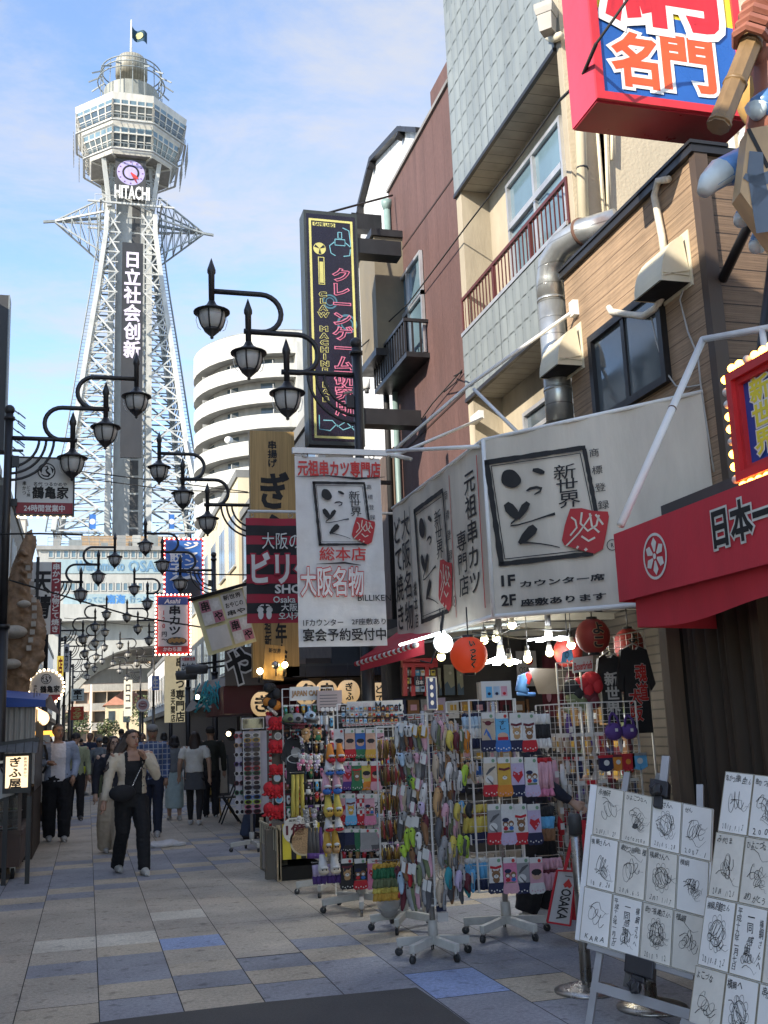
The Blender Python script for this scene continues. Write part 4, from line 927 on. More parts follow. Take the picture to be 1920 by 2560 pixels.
for i in range(4):          # four fingers wrapped round the pole
    c=cen+ax*(.135-.088*i); rr0=.043-.003*i
    P=[c+side*.03+fwd*-.11,c+side*.125+fwd*-.05,c+side*.15+fwd*.05,c+side*.07+fwd*.125,c+side*-.02+fwd*.13]
    q.tube(P,[rr0*.9,rr0*1.1,rr0*1.05,rr0,rr0*.75],skin_r,7,smooth=False)
    q.ball(c+side*.01+fwd*.165,(.022,.014,.018),nail,8,5)
q.ball(cen-side*.12-fwd*.02,(.15,.13,.22),skin_r,10,8); q.tube([cen-side*.1+ax*.2+fwd*.05,cen+side*-.02+ax*.19+fwd*.13,cen+side*.07+ax*.17+fwd*.12],[.06,.055,.045],skin_r,8)
q.tube([cen-side*.15,cen-side*.35-ax*.25,cen-side*.6-ax*.75],[.14,.15,.2],skin_r,10); q.build('hand',fg)
q=MB(); gold=M('sculpture_gold_robe',(.55,.33,.10),.45,var=.3,sc=4); c=sp(1925,225,.25); q.ball(c,(.26,.25,.36),gold,12,8); q.ball(c+V((.05,-.02,.42)),(.22,.2,.2),skin_r,12,8); q.tube([c+V((-.05,0,-.3)),c+V((-.08,.02,-.5)),c+V((-.02,0,-.7))],[.12,.1,.02],gold,8)
q.ball(c+V((.35,.1,-.75)),(.35,.3,.3),M('sculpture_red_sash',(.40,.02,.035),.4),12,8); q.build('robe',fg)
plq=M('plaque_wood',(.46,.31,.16),.45,var=.25,sc=5,stretch=(1,1,.5)); q=MB()
PP=((1870,322),(1990,300),(2060,420),(2060,700),(1950,620),(1851,480)); fr=Fr(sp(1851,480,-.2),V((1,-.25,0)).normalized(),(0,0,1)); pp=pl(fr,PP)[::-1]; q.prism(pp,fr,-.16,0,plq)
pa=pl(fr,((1870,322),(1920,420))); q.stroke(pa,.03,fr,.003,ink)
cg=M('plaque_blue_grey',(.10,.13,.17),.5)
for P,w_ in ((((1890,380),(1888,430),(1900,500),(1920,580)),[.09,.11,.12,.16]),(((1860,440),(1890,455),(1930,440)),[.04,.09,.08]),(((1905,470),(1885,515)),[.12,.04])): q.stroke(pl(fr,P),w_,fr,.005,cg)
q.build('plaque',fg)
wv=M('wave_blue',(.10,.24,.52),.35,var=.5,sc=5); ww=M('wave_white',(.58,.66,.68),.35,var=.15)
for P,r_ in ((((1900,425),(1850,415),(1805,430),(1772,458),(1758,482)),(.16,.13,.10,.075,.045)),(((1905,505),(1875,518),(1855,548),(1846,560)),(.09,.075,.06,.035)),(((1935,575),(1905,590),(1892,615),(1884,624)),(.09,.075,.06,.035)),(((1930,250),(1895,272),(1890,295)),(.1,.09,.03))):
    q=MB(); PT=[sp(a,c,.1) for a,c in P]; n_=len(PT); q.tube(PT[:-2+1],list(r_[:n_-1]),wv,10); q.tube(PT[-2:] if n_<5 else PT[-3:],[1.05*k for k in (r_[-2:] if n_<5 else r_[-3:])],ww,10); q.build('wave',fg)
q=MB(); q.tube([sp(1940,400,.5),sp(1940,640,.5)],.05,black,8); q.tube([sp(1940,420,.4),V((4.9,7.0,5.0))],.04,black,8); q.tube([sp(1940,620,.5),V((4.6,6.6,3.05))],.05,black,8); q.build('bracket',fg)
# ------------------------------------------------------------------ street lamps: one pole with three lanterns, then copies
lampg=M('frosted_lamp_glass',(.42,.42,.40),.35,var=.12,sc=4,spec=.6)
LG='three lantern street lamps along the street'
def lamp_proto(loc,lab):
    t=thing('street_lamp',loc,lab,'street lamp',LG)
    q=MB(); q.tube([V((0,0,0)),V((0,0,3.0))],.075,black,12); q.tube([V((0,0,3.0)),V((0,0,5.88))],.053,black,12); q.ball((0,0,5.94),.07,black); q.tube([V((0,0,5.80)),V((0,0,5.84))],.075,black,12); q.tube([V((0,0,3.0)),V((0,0,3.05))],.09,black,12)
    q.lathe([(.13,0),(.13,.5),(.09,.6)],(0,0,0),black,12); q.build('pole',t,local=True)
    q=MB(); r_=.031
    for k,(z,x0,x1) in enumerate(((5.55,0,.82),(6.0,.68,1.25),(6.46,1.1,1.66))):
        pts=[V((x1,0,z))]
        if k: pts+=[V((x0+.1,0,z))]+arc((x0,0,z-.228),.228,PI/2,3*PI/2,12,(1,0,0),(0,0,1))+[V((x0+.2,0,z-.456))]
        else: pts+=[V((.4,0,z)),V((0,0,z))]
        q.tube(pts,r_,black,10)
    for r0,r1 in ((.58,.58),(.48,.49),(.39,.40)): q.tube([V((r0*math.cos(a),0,5.55-r1*math.sin(a))) for a in [PI/2*i/10 for i in range(11)]],.018,black,8)
    q.box((.05,-.03,5.15),(.14,.03,5.3),black); q.build('arm',t,local=True)
    for k,(x,z) in enumerate(((.82,5.55),(1.25,6.0),(1.66,6.46))):
        q=MB(); q.lathe([(.032,-.24),(.036,.2),(.048,.22),(.048,.26),(.002,.40)],(x,0,z),black,10)
        q.lathe([(.205,-.262),(.205,-.25),(.125,-.215),(.06,-.17),(.035,-.12)],(x,0,z),black,20)
        q.lathe([(.004,-.575),(.022,-.56),(.016,-.545),(.085,-.48),(.095,-.455)],(x,0,z),black,14)
        for j in range(6):
            a=j*PI/3+.2; q.tube([V((x+r_*math.cos(a),r_*math.sin(a),z+h)) for r_,h in ((.158,-.262),(.155,-.33),(.13,-.41),(.094,-.465))],.009,black,5)
        for j in (0,3): a=j*PI/3; q.tube([V((x+r_*math.cos(a),r_*math.sin(a),z+h)) for r_,h in ((.165,-.30),(.175,-.36),(.15,-.45),(.12,-.47))],.004,white,5)
        o=q.build('lantern',t,local=True)
        q=MB(); q.lathe([(.09,-.46),(.125,-.41),(.148,-.33),(.15,-.262)],(x,0,z),lampg,18); q.build('lamp_glass',o,local=True)
    return t
lp0=lamp_proto((-1.08,14.5,0),'black three lantern lamp post nearest the carved figure and the square crane sign')
tr=subtree(lp0)
for x,y,rz,lab in ((2.93,11.3,PI,'black three lantern lamp post in front of the neon game sign'),(2.80,18.5,PI,'black three lantern lamp post beside the tall wooden board sign'),(2.95,26.2,PI,'black three lantern lamp post in front of the blue sign with dumpling letters'),
                     (-1.05,28.2,0,'black three lantern lamp post on the left before the white red strip banners'),(-1.05,41,0,'black three lantern lamp post on the left, third from the camera'),(3.0,34,PI,'black three lantern lamp post behind the bulb edged beer sign'),
                     (-1.0,48,0,'black three lantern lamp post on the left, fourth from the camera'),(3.05,42,PI,'black three lantern lamp post on the right, fifth from the camera'),(-.9,56,0,'black three lantern lamp post on the left, farthest but one'),(3.15,55,PI,'black three lantern lamp post right, beside the small round sign'),
                     (-.9,66,0,'black three lantern lamp post on the left, farthest'),(3.1,68,PI,'black three lantern lamp post on the right, farthest')):
    dup(lp0,(x,y,0),rz,lab,LG,tr)

# ------------------------------------------------------------------ row of buildings on the left and further right (they shade the street)
def block(name,x0,x1,y0,y1,h,m,lab,side,floors=3,shop_m=None,wm=glassd):
    t=thing(name,((x0+x1)/2,(y0+y1)/2,0),lab,'building')
    q=MB(); q.box((x0,y0+.01,0),(x1,y1-.01,h),m); q.build('wall',t)
    q=MB(); q.box((x0-.06,y0,h),(x1+.06,y1,h+.25),M('roof_edge_grey',(.16,.16,.15),.7)); q.build('roof',t)
    X=x1 if side>0 else x0; n=max(1,int((y1-y0)/2.6)); fl=(h-3.0)/max(1,floors-1); s=1 if side>0 else-1
    for f in range(floors-1):
        for i in range(n):
            q=MB(); yc=y0+(i+.5)*(y1-y0)/n; z0=3.2+f*fl+.4
            q.box((X-.05,yc-.75,z0),(X+s*.015,yc+.75,z0+fl*.5),wm)
            for a,c in ((yc-.8,yc-.74),(yc-.03,yc+.03),(yc+.74,yc+.8)): q.box((X,a,z0-.04),(X+s*.05,c,z0+fl*.5+.04),alum)
            q.box((X,yc-.8,z0-.1),(X+s*.09,yc+.8,z0-.04),alum); q.build('window',t)
    q=MB(); q.box((X-.1,y0+.15,0),(X+s*.03,y1-.15,2.7),shop_m or wooddk); q.box((X,y0+.1,2.7),(X+s*.5,y1-.1,2.95),M('shop_fascia_dark',(.07,.05,.04),.6)); q.build('shop_front',t)
    return t
tanw=M('tan_bounce_render',(.72,.66,.56),.8,var=.12,sc=1); grw=M('grey_bounce_render',(.70,.69,.66),.8,var=.12,sc=1); whw=M('white_render',(.58,.57,.54),.8,var=.1,sc=1)  # tan and grey brightened: mostly unseen left fronts bounce light into the street
block('left_shop_house'[5:],-10,-2.7,0.8,4.4,9.3,tanw,'tan shop house on the left out of view, shading the street',1)  # unseen; near end set forward to let in more sky light
block('shop_house',-10,-2.7,4.4,17.5,9.25,grw,'grey shop house on the left beside the camera, outside the picture',1)
block('shop_house',-10,-2.75,17.5,34,9.6,whw,'white shop house on the left behind the carved figure',1)
block('shop_house',-10,-2.6,34,46.5,9.4,darkg,'dark clad shop house on the left beyond the carved figure',1)
block('shop_house',-10,-2.4,46.5,62,6.8,tanw,'low tan shop house on the left under the white red strip banners',1,2)
block('shop_house',-10,-2.6,62,84,7.6,grw,'grey shop house on the left near the tower foot',1,2)
block('shop_house',4.6,11,20.5,33,8.2,darkg,'dark shop house on the right behind the kushikatsu signs',-1)
block('shop_house',4.5,11,33,60,9.6,M('pale_yellow_render',(.56,.49,.34),.8,var=.1,sc=.7),'pale yellow shop house on the right beyond the wooden board sign',-1)
block('shop_house',4.5,10.5,60,86,6.2,whw,'white shop house on the right near the tower foot',-1,2)
q=MB(); a=ony(88/2.592,1376,90); c=ony(165/2.592,1298,90); q.box((a.x,90,0),(c.x,93,c.z),M('chimney_beige',(.55,.50,.43),.8)); q.box((a.x-.1,89.9,c.z),(c.x+.1,93.1,c.z+.2),white); q.build('stair_tower',label='pale narrow stair tower against the sky left of the lattice tower',cat='tower')
bl=thing('blade_sign',(-1.45,18,7),'dark vertical blade sign high at the left edge','sign'); q=MB(); c=ony(22,738,18); q.box((-2.6,18,6.3),(c.x,18.3,c.z),darkg); q.box((c.x,17.98,6.3),(c.x+.02,18.32,c.z),steelg); q.build('panel',bl)
q=MB()
for i in range(14): p=V((-1.3+.1*(i%2),17.9,6.5-.12*(i%5)+.05*i)); q.bar(p,p+V((.12,0,-.1)),.02,.02,steelg)
q.build('fairy_light',bl)

# far end under the arch
def far_flat(x0,x1,y,h,m,lab,floors,dark=True):
    t=thing('apartment_block',((x0+x1)/2,y,0),lab,'apartment building'); q=MB(); q.box((x0,y,0),(x1,y+12,h),m); q.build('wall',t)
    st=h/floors; q=MB(); d=MB()
    for f in range(floors):
        z=f*st; d.box((x0+.4,y-.02,z+st*.42),(x1-.4,y+.1,z+st*.95),M('balcony_shade_glass',(.13,.13,.125),.5)); q.box((x0,y-1.3,z+.02),(x1,y-1.2,z+st*.38),M('balcony_grey_front',(.36,.35,.32),.7)); q.box((x0,y-1.3,z-.1),(x1,y,z+.02),m)
        for i in range(5): xx=x0+(x1-x0)*i/4; q.box((xx-.06,y-1.2,z),(xx+.06,y,z+st),m)
    d.build('window',t); q.build('balcony',t); return t
far_flat(.6,9.5,176,27,M('far_beige',(.52,.42,.31),.8),'beige apartment block with grey balconies seen through the tower arch',9)
far_flat(-9,.2,186,25,M('far_peach',(.55,.42,.33),.8),'peach apartment block left of the balconied one, seen through arch',8)
far_flat(9.6,22,182,33,M('far_orange',(.55,.38,.25),.8),'orange brown apartment block right of the balconied one, through arch',11)
hs=thing('house',(4.5,158,0),'small cream house with pink tiled roof seen through the tower arch','house'); q=MB(); q.box((2.4,156,0),(8.5,164,6.2),M('far_cream',(.68,.58,.40),.8)); q.build('wall',hs)
q=MB(); q.add([(2,155.5,6.2),(9,155.5,6.2),(9,164.5,6.2),(2,164.5,6.2),(5.2,159,8.6),(5.8,161,8.6)],[(0,1,5,4),(1,2,5),(2,3,4,5),(3,0,4)],M('pink_roof_tile',(.45,.22,.16),.8)); q.build('roof',hs)
for x in (3.2,5.2,7.2): q=MB(); q.box((x-.45,155.95,3.8),(x+.45,156.1,5.4),glassd); q.build('window',hs)
rt=random.Random(9); lf=[M('leaf_green',(.07,.10,.035),.7),M('leaf_olive',(.12,.13,.05),.7),M('leaf_dark',(.035,.055,.02),.7)]
for x,y,h,lab in ((-1.2,120,4.6,'small street tree in leaf on the left beyond the crowd'),(6.2,122,6.2,'leafy street tree on the right beyond the round sign'),(2.6,150,4.2,'small street tree in front of the pink roofed house')):
    t=thing('street_tree',(x,y,0),lab,'tree'); q=MB(); q.tube([V((x,y,0)),V((x+.1,y,h*.4)),V((x,y,h*.75))],[.16,.11,.05],M('bark',(.12,.09,.07),.9),7)
    for i in range(6): a=i*1.05; q.tube([V((x,y,h*(.4+.04*i))),V((x+math.cos(a)*h*.22,y+math.sin(a)*h*.22,h*(.65+.04*i)))],[.05,.02],M('bark',(0,0,0)),5)
    q.build('trunk',t); q=MB()
    for i in range(900):
        a,e_,r_=rt.uniform(0,2*PI),rt.uniform(-1,1),rt.random()**.4
        c=V((x+math.cos(a)*math.sqrt(1-e_*e_)*r_*h*.38,y+math.sin(a)*math.sqrt(1-e_*e_)*r_*h*.38,h*.72+e_*r_*h*.3))
        if noise.noise(c*1.3)<-.12: continue
        u=V((rt.uniform(-1,1),rt.uniform(-1,1),rt.uniform(-1,1))).normalized()*.16; w_=u.orthogonal().normalized()*.1
        q.add([c-u,c+w_,c+u,c-w_],[(0,1,2,3)],lf[(i*7)%3])
    q.build('crown',t)

# ------------------------------------------------------------------ bulbs round a sign (parts of that sign)
bulbr=M('sign_bulb_lit',(1,.5,.45),.3,es=2.6,ecol=(1,.45,.36)); bulbw=M('sign_bulb_warm',(1,.8,.5),.3,es=3.0,ecol=(1,.75,.45))
def bulbs(par,fr,W_,H_,pitch,r_,m,skip=False):
    n=max(2,round(W_/pitch)); k=max(2,round(H_/pitch)); P=[(W_*i/n,0) for i in range(n+1)]+[(W_*i/n,H_) for i in range(n+1)]+[(0,H_*j/k) for j in range(1,k)]+[(W_,H_*j/k) for j in range(1,k)]
    q0=None
    for x,y in P:
        q=MB(); q.ball(fr.p(x,y,.03),r_,m,8,6); q.build('bulb',par)

# ------------------------------------------------------------------ left: square crane sign, striped banners, round sign
whites=M('sign_white_panel',(.66,.66,.63),.5,var=.07); dred=M('sign_dark_red',(.26,.02,.03),.5,var=.1)
def crest(q,fr,x,y,r_,d=.006):
    q.disc(fr,x,y,r_,r_,d,ink,28); q.disc(fr,x,y,r_*.86,r_*.86,d+.002,whites,28)
    q.stroke([(x+r_*a,y+r_*c) for a,c in ((-.25,.55),(.05,.6),(.15,.35),(-.05,.1),(.1,-.15),(.35,-.35),(.2,-.6),(-.3,-.55),(-.6,-.3))],[r_*k for k in (.06,.16,.2,.2,.26,.3,.22,.16,.08)],fr,d+.004,ink)
    q.stroke([(x+r_*a,y+r_*c) for a,c in ((-.5,.5),(-.65,.1),(-.55,-.2))],[r_*k for k in (.1,.3,.05)],fr,d+.004,ink); q.stroke([(x+r_*a,y+r_*c) for a,c in ((.4,.55),(.68,.2),(.66,-.2))],[r_*k for k in (.05,.26,.05)],fr,d+.004,ink)
t=thing('hanging_sign',(-.6,14.7,4.5),'square white crane sign with red bottom strip hanging from the lamp post','sign'); fr,W_,H_=pxframe((42,1143),(183,1287),14.7)
q=MB(); q.slab(fr,0,0,W_,H_,-.08,0,whites); q.frame(fr,-.012,-.012,W_+.012,H_+.012,.02,-.09,.01,darkg); q.rect(fr,.01,.01,W_-.01,H_*.205,.004,dred); q.text('24時間営業中',fr,W_*.15,H_*.05,W_*.85,H_*.165,white,.02,.006)
crest(q,fr,W_*.52,H_*.76,H_*.15); q.text('鶴亀家',fr,W_*.28,H_*.28,W_*.9,H_*.49,ink,.03,.006,slant=.05); q.text('名代 つるかめや',fr,W_*.3,H_*.5,W_*.88,H_*.57,ink,.01,.006); q.text('串かつ',fr,W_*.11,H_*.33,W_*.18,H_*.58,ink,.01,.006,vert=True); q.text('どて焼',fr,W_*.19,H_*.3,W_*.25,H_*.5,ink,.01,.006,vert=True); q.build('panel',t)
q=MB(); q.bar((-1.08,14.66,5.42),(-.9,14.66,5.42),.03,.03,black); q.bar((-1.08,14.66,4.7),(-.96,14.66,4.7),.05,.1,black); q.build('bracket',t)
for i in range(9):
    q=MB(); q.ball(fr.p(W_*(.05+.112*i),-.03,-.04),.014,bulbw,8,5); q.build('bulb',t)
t=thing('banner_sign',(-.85,22,3.6),'tall white sign between two dark red strips with white writing','sign'); fr,W_,H_=pxframe((70,1405),(149,1585),22.0)
q=MB(); q.slab(fr,0,0,W_,H_,-.08,0,whites); q.rect(fr,0,0,W_*.1,H_,.003,dred); q.rect(fr,W_*.72,0,W_,H_,.003,dred); q.text('串かつ・名物どて焼き',fr,W_*.75,H_*.02,W_*.97,H_*.98,white,.03,.006,vert=True); q.text('天晴',fr,W_*.16,H_*.2,W_*.66,H_*.9,ink,.05,.006,vert=True,slant=.1); q.text('創業大正十二年',fr,W_*.01,H_*.05,W_*.09,H_*.95,white,.03,.006,vert=True); q.bar(fr.p(W_*.3,H_+.1),fr.p(W_*.3,-2.0),.06,.06,black); q.build('panel',t)
t=thing('round_sign',(-.8,22,2.2),'round white crane sign ringed with bulbs above the blue stall awning','sign'); a=ony(71,1720,21.4); c=ony(159,1720,21.4); cz=ony(115,1718,21.4); fr=fy((cz.x,21.4,cz.z)); r_=(c.x-a.x)/2
q=MB(); n=36; q.prism([(r_*math.cos(2*PI*i/n),r_*math.sin(2*PI*i/n)) for i in range(n)],fr,-.12,0,whites)
q.poly([(r_*.99*math.cos(x),r_*.99*math.sin(x)) for x in [PI+.47+(PI-.94)*i/14 for i in range(15)]],fr,.003,dred); crest(q,fr,0,r_*.48,r_*.3); q.text('鶴亀家',fr,-r_*.32,-r_*.32,r_*.78,r_*.08,ink,.03,.006); q.text('年中無休',fr,-r_*.35,-r_*.72,r_*.35,-r_*.52,white,.02,.007); q.text('串かつ',fr,-r_*.7,-r_*.3,-r_*.5,r_*.15,ink,.01,.006,vert=True); q.build('panel',t)
for i in range(26):
    q=MB(); x=2*PI*i/26; q.ball(fr.p(r_*1.03*math.cos(x),r_*1.03*math.sin(x),0),.022,bulbw,8,5); q.build('bulb',t)

# carved figure on the left
t=thing('carved_sculpture',(-1.1,20,2.0),'big brown carved wooden dragon-like sculpture on a bracket behind the lamp post','sculpture')
cv=M('carved_wood',(.26,.165,.095),.65,var=.5,sc=5,bump=1.0,bsc=10); cv2=M('carved_pale_edge',(.42,.38,.32),.7,var=.3,sc=6,bump=.8,bsc=18)
S=lambda px,py,dy=0: ony(px,py,20+dy)
q=MB(); q.tube([S(42,1745),S(45,1680),S(40,1600),S(42,1520),S(48,1440),S(60,1380),S(72,1345),S(80,1322)],[.20,.24,.25,.22,.17,.12,.08,.02],cv,12)
q.tube([S(60,1480),S(72,1400),S(92,1335)],[.1,.08,.015],cv,8); q.tube([S(50,1430),S(62,1380),S(66,1328)],[.1,.06,.01],cv,8); q.tube([S(60,1640),S(95,1560),S(92,1500)],[.16,.14,.05],cv,10); q.tube([S(55,1560),S(85,1520),S(70,1480)],[.16,.12,.06],cv,10)
for c,r_ in (((80,1612),.22),((94,1580),.17),((72,1665),.19),((90,1642),.16),((68,1560),.15),((96,1612),.12)): p_=S(*c,-.1); q.ball(p_,(r_,r_*.8,r_*1.1),cv,8,6)
q.tube([S(50,1500),S(80,1508),S(102,1520)],[.14,.10,.03],cv,10); q.tube([S(55,1530),S(80,1536),S(97,1538)],[.09,.06,.02],cv,8); q.tube([S(52,1480),S(40,1440),S(36,1405)],[.07,.04,.01],cv,8)
for k in range(14): q.tube([S(44+k%3,1700-24*k,-.12),S(56+k%3-k*.3,1690-24*k,-.26+.006*k),S(70-k*.3,1700-24*k,-.14)],.045,cv,6)
q=remesh(q,.024,cv,1,.03,9); q.build('body',t)
for c,r_ in (((36,1580),.22),((28,1660),.17),((60,1510),.12)): q=MB(); q.ball(S(*c,-.3),(r_,r_,r_*.55),cv2,12,8); q.build('scale_roll',t)
for i in range(11): p_=S(70+16*math.sin(i*.3),1420+i*20,-.27); q=MB(); q.cbox(p_,(.08,.05,.09),cv2,None); q.build('belly_plate',t)
q=MB(); q.bar(S(-20,1690),S(70,1690,.2),.12,.12,black); q.build('bracket',t)

# ------------------------------------------------------------------ left stall
t=thing('food_stall',(-1.35,16.4,0),'food stall with blue awning and clear plastic sides','stall')
q=MB(); bl_=M('blue_tarpaulin',(.012,.06,.30),.5,var=.15); A,B_,C=ony(12,1743,15.4),ony(114,1750,15.4),ony(136,1782,16.4)
q.quad(ony(12,1768,15.4),ony(114,1767,15.4),B_,A,bl_); q.quad(ony(114,1767,15.4),V((-.42,18.6,1.95)),V((-.6,18.6,2.3)),B_,M('tarpaulin_dark',(.03,.03,.04),.6)); q.quad(A,B_,V((-.62,18.6,2.32)),V((-1.3,18.6,2.4)),bl_); q.build('awning',t)
q=MB(); clp=M('clear_vinyl_sheet',(.34,.32,.28),.25,var=.25,sc=2,stretch=(4,1,.4)); q.sheet(lambda u,v: V((-1.15+u*.46,15.5+.02*math.sin(u*40),1.0+v*1.05)),30,2,clp); q.quad(V((-.69,15.6,.9)),V((-.69,18.3,.9)),V((-.69,18.3,2.0)),V((-.69,15.6,2.0)),M('vinyl_dark',(.12,.11,.1),.4)); q.build('side_curtain',t)
q=MB(); q.box((-1.3,15.7,0),(-.70,18.2,.95),wooddk); q.build('counter',t)
lanm=M('lantern_paper_warm',(.75,.58,.38),.7,es=.7,ecol=(1,.62,.3)); lanp=M('lantern_paper_cream',(.70,.54,.33),.75,es=.10,ecol=(1,.66,.32))
def paper_lantern(c,r_,h,m,lab,grp,txt=None,name='paper_lantern',tm=None,edge=None):
    t=thing(name,(c[0],c[1],c[2]-h),lab,'lantern',grp); q=MB(); n=14
    q.lathe([(r_*math.cos(a)*(1-.012*(i%2))+.01,h*math.sin(a)) for i,a in enumerate([-1.25+2.5*k/(2*n) for k in range(2*n+1)])],c,m,24)
    if txt:
        k=len(txt); fz=h*1.5/k
        for i,ch in enumerate(txt):
            z=c[2]+h*.75-(i+.5)*fz; sub=MB(); sub.text(ch,fy((0,0,0)),-fz*.46,-fz*.46,fz*.46,fz*.46,tm or ink,.03,0,edge=edge,ew=.07)
            for v in sub.v:
                zz=z+v.z-c[2]; rr0=r_*math.sqrt(max(0,1-(zz/(h*1.06))**2))+.014; a=-PI/2+v.x/r_-.12; k2=rr0-v.y*1.0; v.x,v.y,v.z=c[0]+k2*math.cos(a),c[1]+k2*math.sin(a),c[2]+zz
            q.add(sub.v,sub.f,ink); 
            q.m[-len(sub.m):]=sub.m
    q.build('paper_shade',t); q=MB()
    for s in (-1,1): q.lathe([(r_*.34,0),(r_*.34,.04)],(c[0],c[1],c[2]+s*h*.95-.02),black,14)
    q.tube([V((c[0],c[1],c[2]+h)),V((c[0],c[1],c[2]+h+.25))],.006,black,5); q.build('rim',t); return t
for i in range(4): p=ony(84+7*i,1787+3*i,16.2+.55*i); paper_lantern((p.x,p.y,p.z),.10,.11,lanm,'lit cream paper lantern, %s from the front under the blue stall awning'%nth(i),'lanterns under the blue awning')
q=MB(); p0,p1=ony(76,1843,21.0),ony(142,1826,21.0); q.box((p0.x,21,p0.z),(p1.x,21.2,p1.z),M('orange_lit_board',(.8,.33,.05),.5,es=.55,ecol=(1,.42,.06))); q.build('lit_board',label='orange lit board below the row of stall lanterns',cat='sign')
# white panel booth
t=thing('menu_stand',(-.8,19.3,0),'white menu stand with crane crest beside the left stall','menu stand'); fr,W_,H_=pxframe((86,1838),(120,2005),19.3); q=MB(); q.slab(fr,0,0,W_,H_,-.3,0,whites); crest(q,fr,W_*.5,H_*.86,W_*.3); q.text('鶴亀家',fr,W_*.2,H_*.5,W_*.8,H_*.75,ink,.02,.006,vert=True); q.slab(fr,-.02,-.2,W_+.04,0,-.3,.0,wooddk); q.build('board',t)
# lit box sign with its little roof
t=thing('lantern_sign',(-.78,13.0,.7),'lit box sign with black brush characters under a small dark roof','sign'); fr,W_,H_=pxframe((15,1892),(69,1968),13.0)
q=MB(); q.slab(fr,-.03,-.06,W_+.03,H_+.03,-.22,-.01,black); q.slab(fr,0,0,W_,H_,-.015,.0,M('lit_paper_panel',(.72,.60,.42),.7,es=.38,ecol=(1,.72,.42),var=.1)); q.text('ぎふ屋',fr,W_*.16,H_*-.02,W_*.70,H_*.98,ink,.06,.004,vert=True); q.text('新世界串かつ',fr,W_*.8,H_*.3,W_*.95,H_*.97,ink,.01,.004,vert=True); q.build('box',t)
q=MB(); rfm=lines_mat('grey_roof_shingle',(.10,.105,.11),(.03,.03,.03),'X',.09,.1,.7,.3,(5,5,1),3,.8); a=ony(-4,1862,12.9); c=ony(98,1848,12.9); b0=ony(92,1882,12.8); q.add([ony(-8,1880,12.75),b0,c,a,ony(-8,1880,12.75)+V((0,.5,0)),b0+V((0,.5,0)),c+V((0,.35,0)),a+V((0,.35,0))],[(0,1,2,3),(1,5,6,2),(3,2,6,7),(0,3,7,4),(4,5,1,0)],rfm); q.bar(a,c,.05,.05,black); q.build('roof',t)
q=MB(); q.bar((-.88,13.1,0),(-.88,13.1,.95),.05,.05,black); q.bar((-.63,13.1,0),(-.63,13.1,.95),.05,.05,black); q.build('leg',t)
# glass display case with food models
t=thing('display_case',(-.98,14.6,0),'glass food display case on a brown wheeled base at the left edge','display case')
glz=M('case_glass',(.10,.11,.11),.06,var=.2,alpha=.35,spec=.7)
brb=M('brown_case_base',(.075,.038,.026),.5,var=.25,sc=4); X1=-.745; Y0_,Y1_=13.55,15.6
q=MB(); q.box((-1.5,Y0_,.14),(X1,Y1_,.5),brb); q.box((-1.52,Y0_-.03,.5),(X1+.03,Y1_,.55),brb); q.build('base',t)
q=MB(); 
for x in (-1.48,X1-.03): 
    for y in (Y0_+.02,Y1_-.06): q.box((x,y,.55),(x+.04,y+.04,1.12),M('case_wood_post',(.13,.10,.08),.6))
q.box((-1.5,Y0_,1.1),(X1,Y1_,1.14),M('case_wood_post',(0,0,0))); q.build('frame',t)
q=MB(); q.box((-1.46,Y0_+.02,.55),(X1-.03,Y0_+.026,1.1),glz); q.box((X1-.016,Y0_+.06,.55),(X1-.01,Y1_-.06,1.1),glz); q.build('pane',t)
for x in (-1.3,-.82):
    for y in (Y0_+.12,Y1_-.15): q=MB(); q.lathe([(.065,-.02),(.065,.02)],(0,0,0),rubber,14,Matrix.Translation((x,y,.065))@Matrix.Rotation(R(90),4,'Y')); q.box((x-.03,y-.03,.08),(x+.03,y+.03,.15),steel); q.build('caster',t)
rf_=random.Random(4); fcol=[M('fried_brown',(.30,.15,.05),.6,var=.3,sc=20),M('sauce_red',(.32,.05,.03),.4),M('plate_white',(.6,.6,.58),.3),M('lettuce_green',(.10,.20,.04),.6)]
for i in range(16):
    x,y=-1.40+.085*(i%8),Y0_+.2+.3*(i//8); q=MB(); q.lathe([(.045,0),(.06,.012)],(x,y,.56+.18*(i//8)),fcol[2],12)
    for k in range(4): q.ball((x+rf_.uniform(-.03,.03),y+rf_.uniform(-.03,.03),.585+.18*(i//8)),(.022,.02,.016),fcol[rf_.choice((0,0,1,3))],6,5)
    q.build('food_sample',label='plate of food models, %s from left, %s row of the glass case'%(nth(i%8),('front','rear')[i//8]),cat='food sample',group='food models in the glass case')
t=thing('slanted_menu',(-1.05,13.4,1.0),'white slanted menu board on a black rail above the glass case','menu board'); q=MB(); P=[ony(-8,2000,13.3),ony(40,1985,13.3),ony(2,1920,13.5),ony(-30,1920,13.5)]; q.quad(*P,whites); q.build('board',t); q=MB(); q.bar(P[0]+V((0,0,-.02)),P[1]+V((.0,0,-.02)),.03,.03,black); q.bar(P[1],P[2],.02,.03,black); q.bar(ony(-5,1906,13.4),ony(32,1902,13.4),.03,.03,steel); q.build('rail',t)

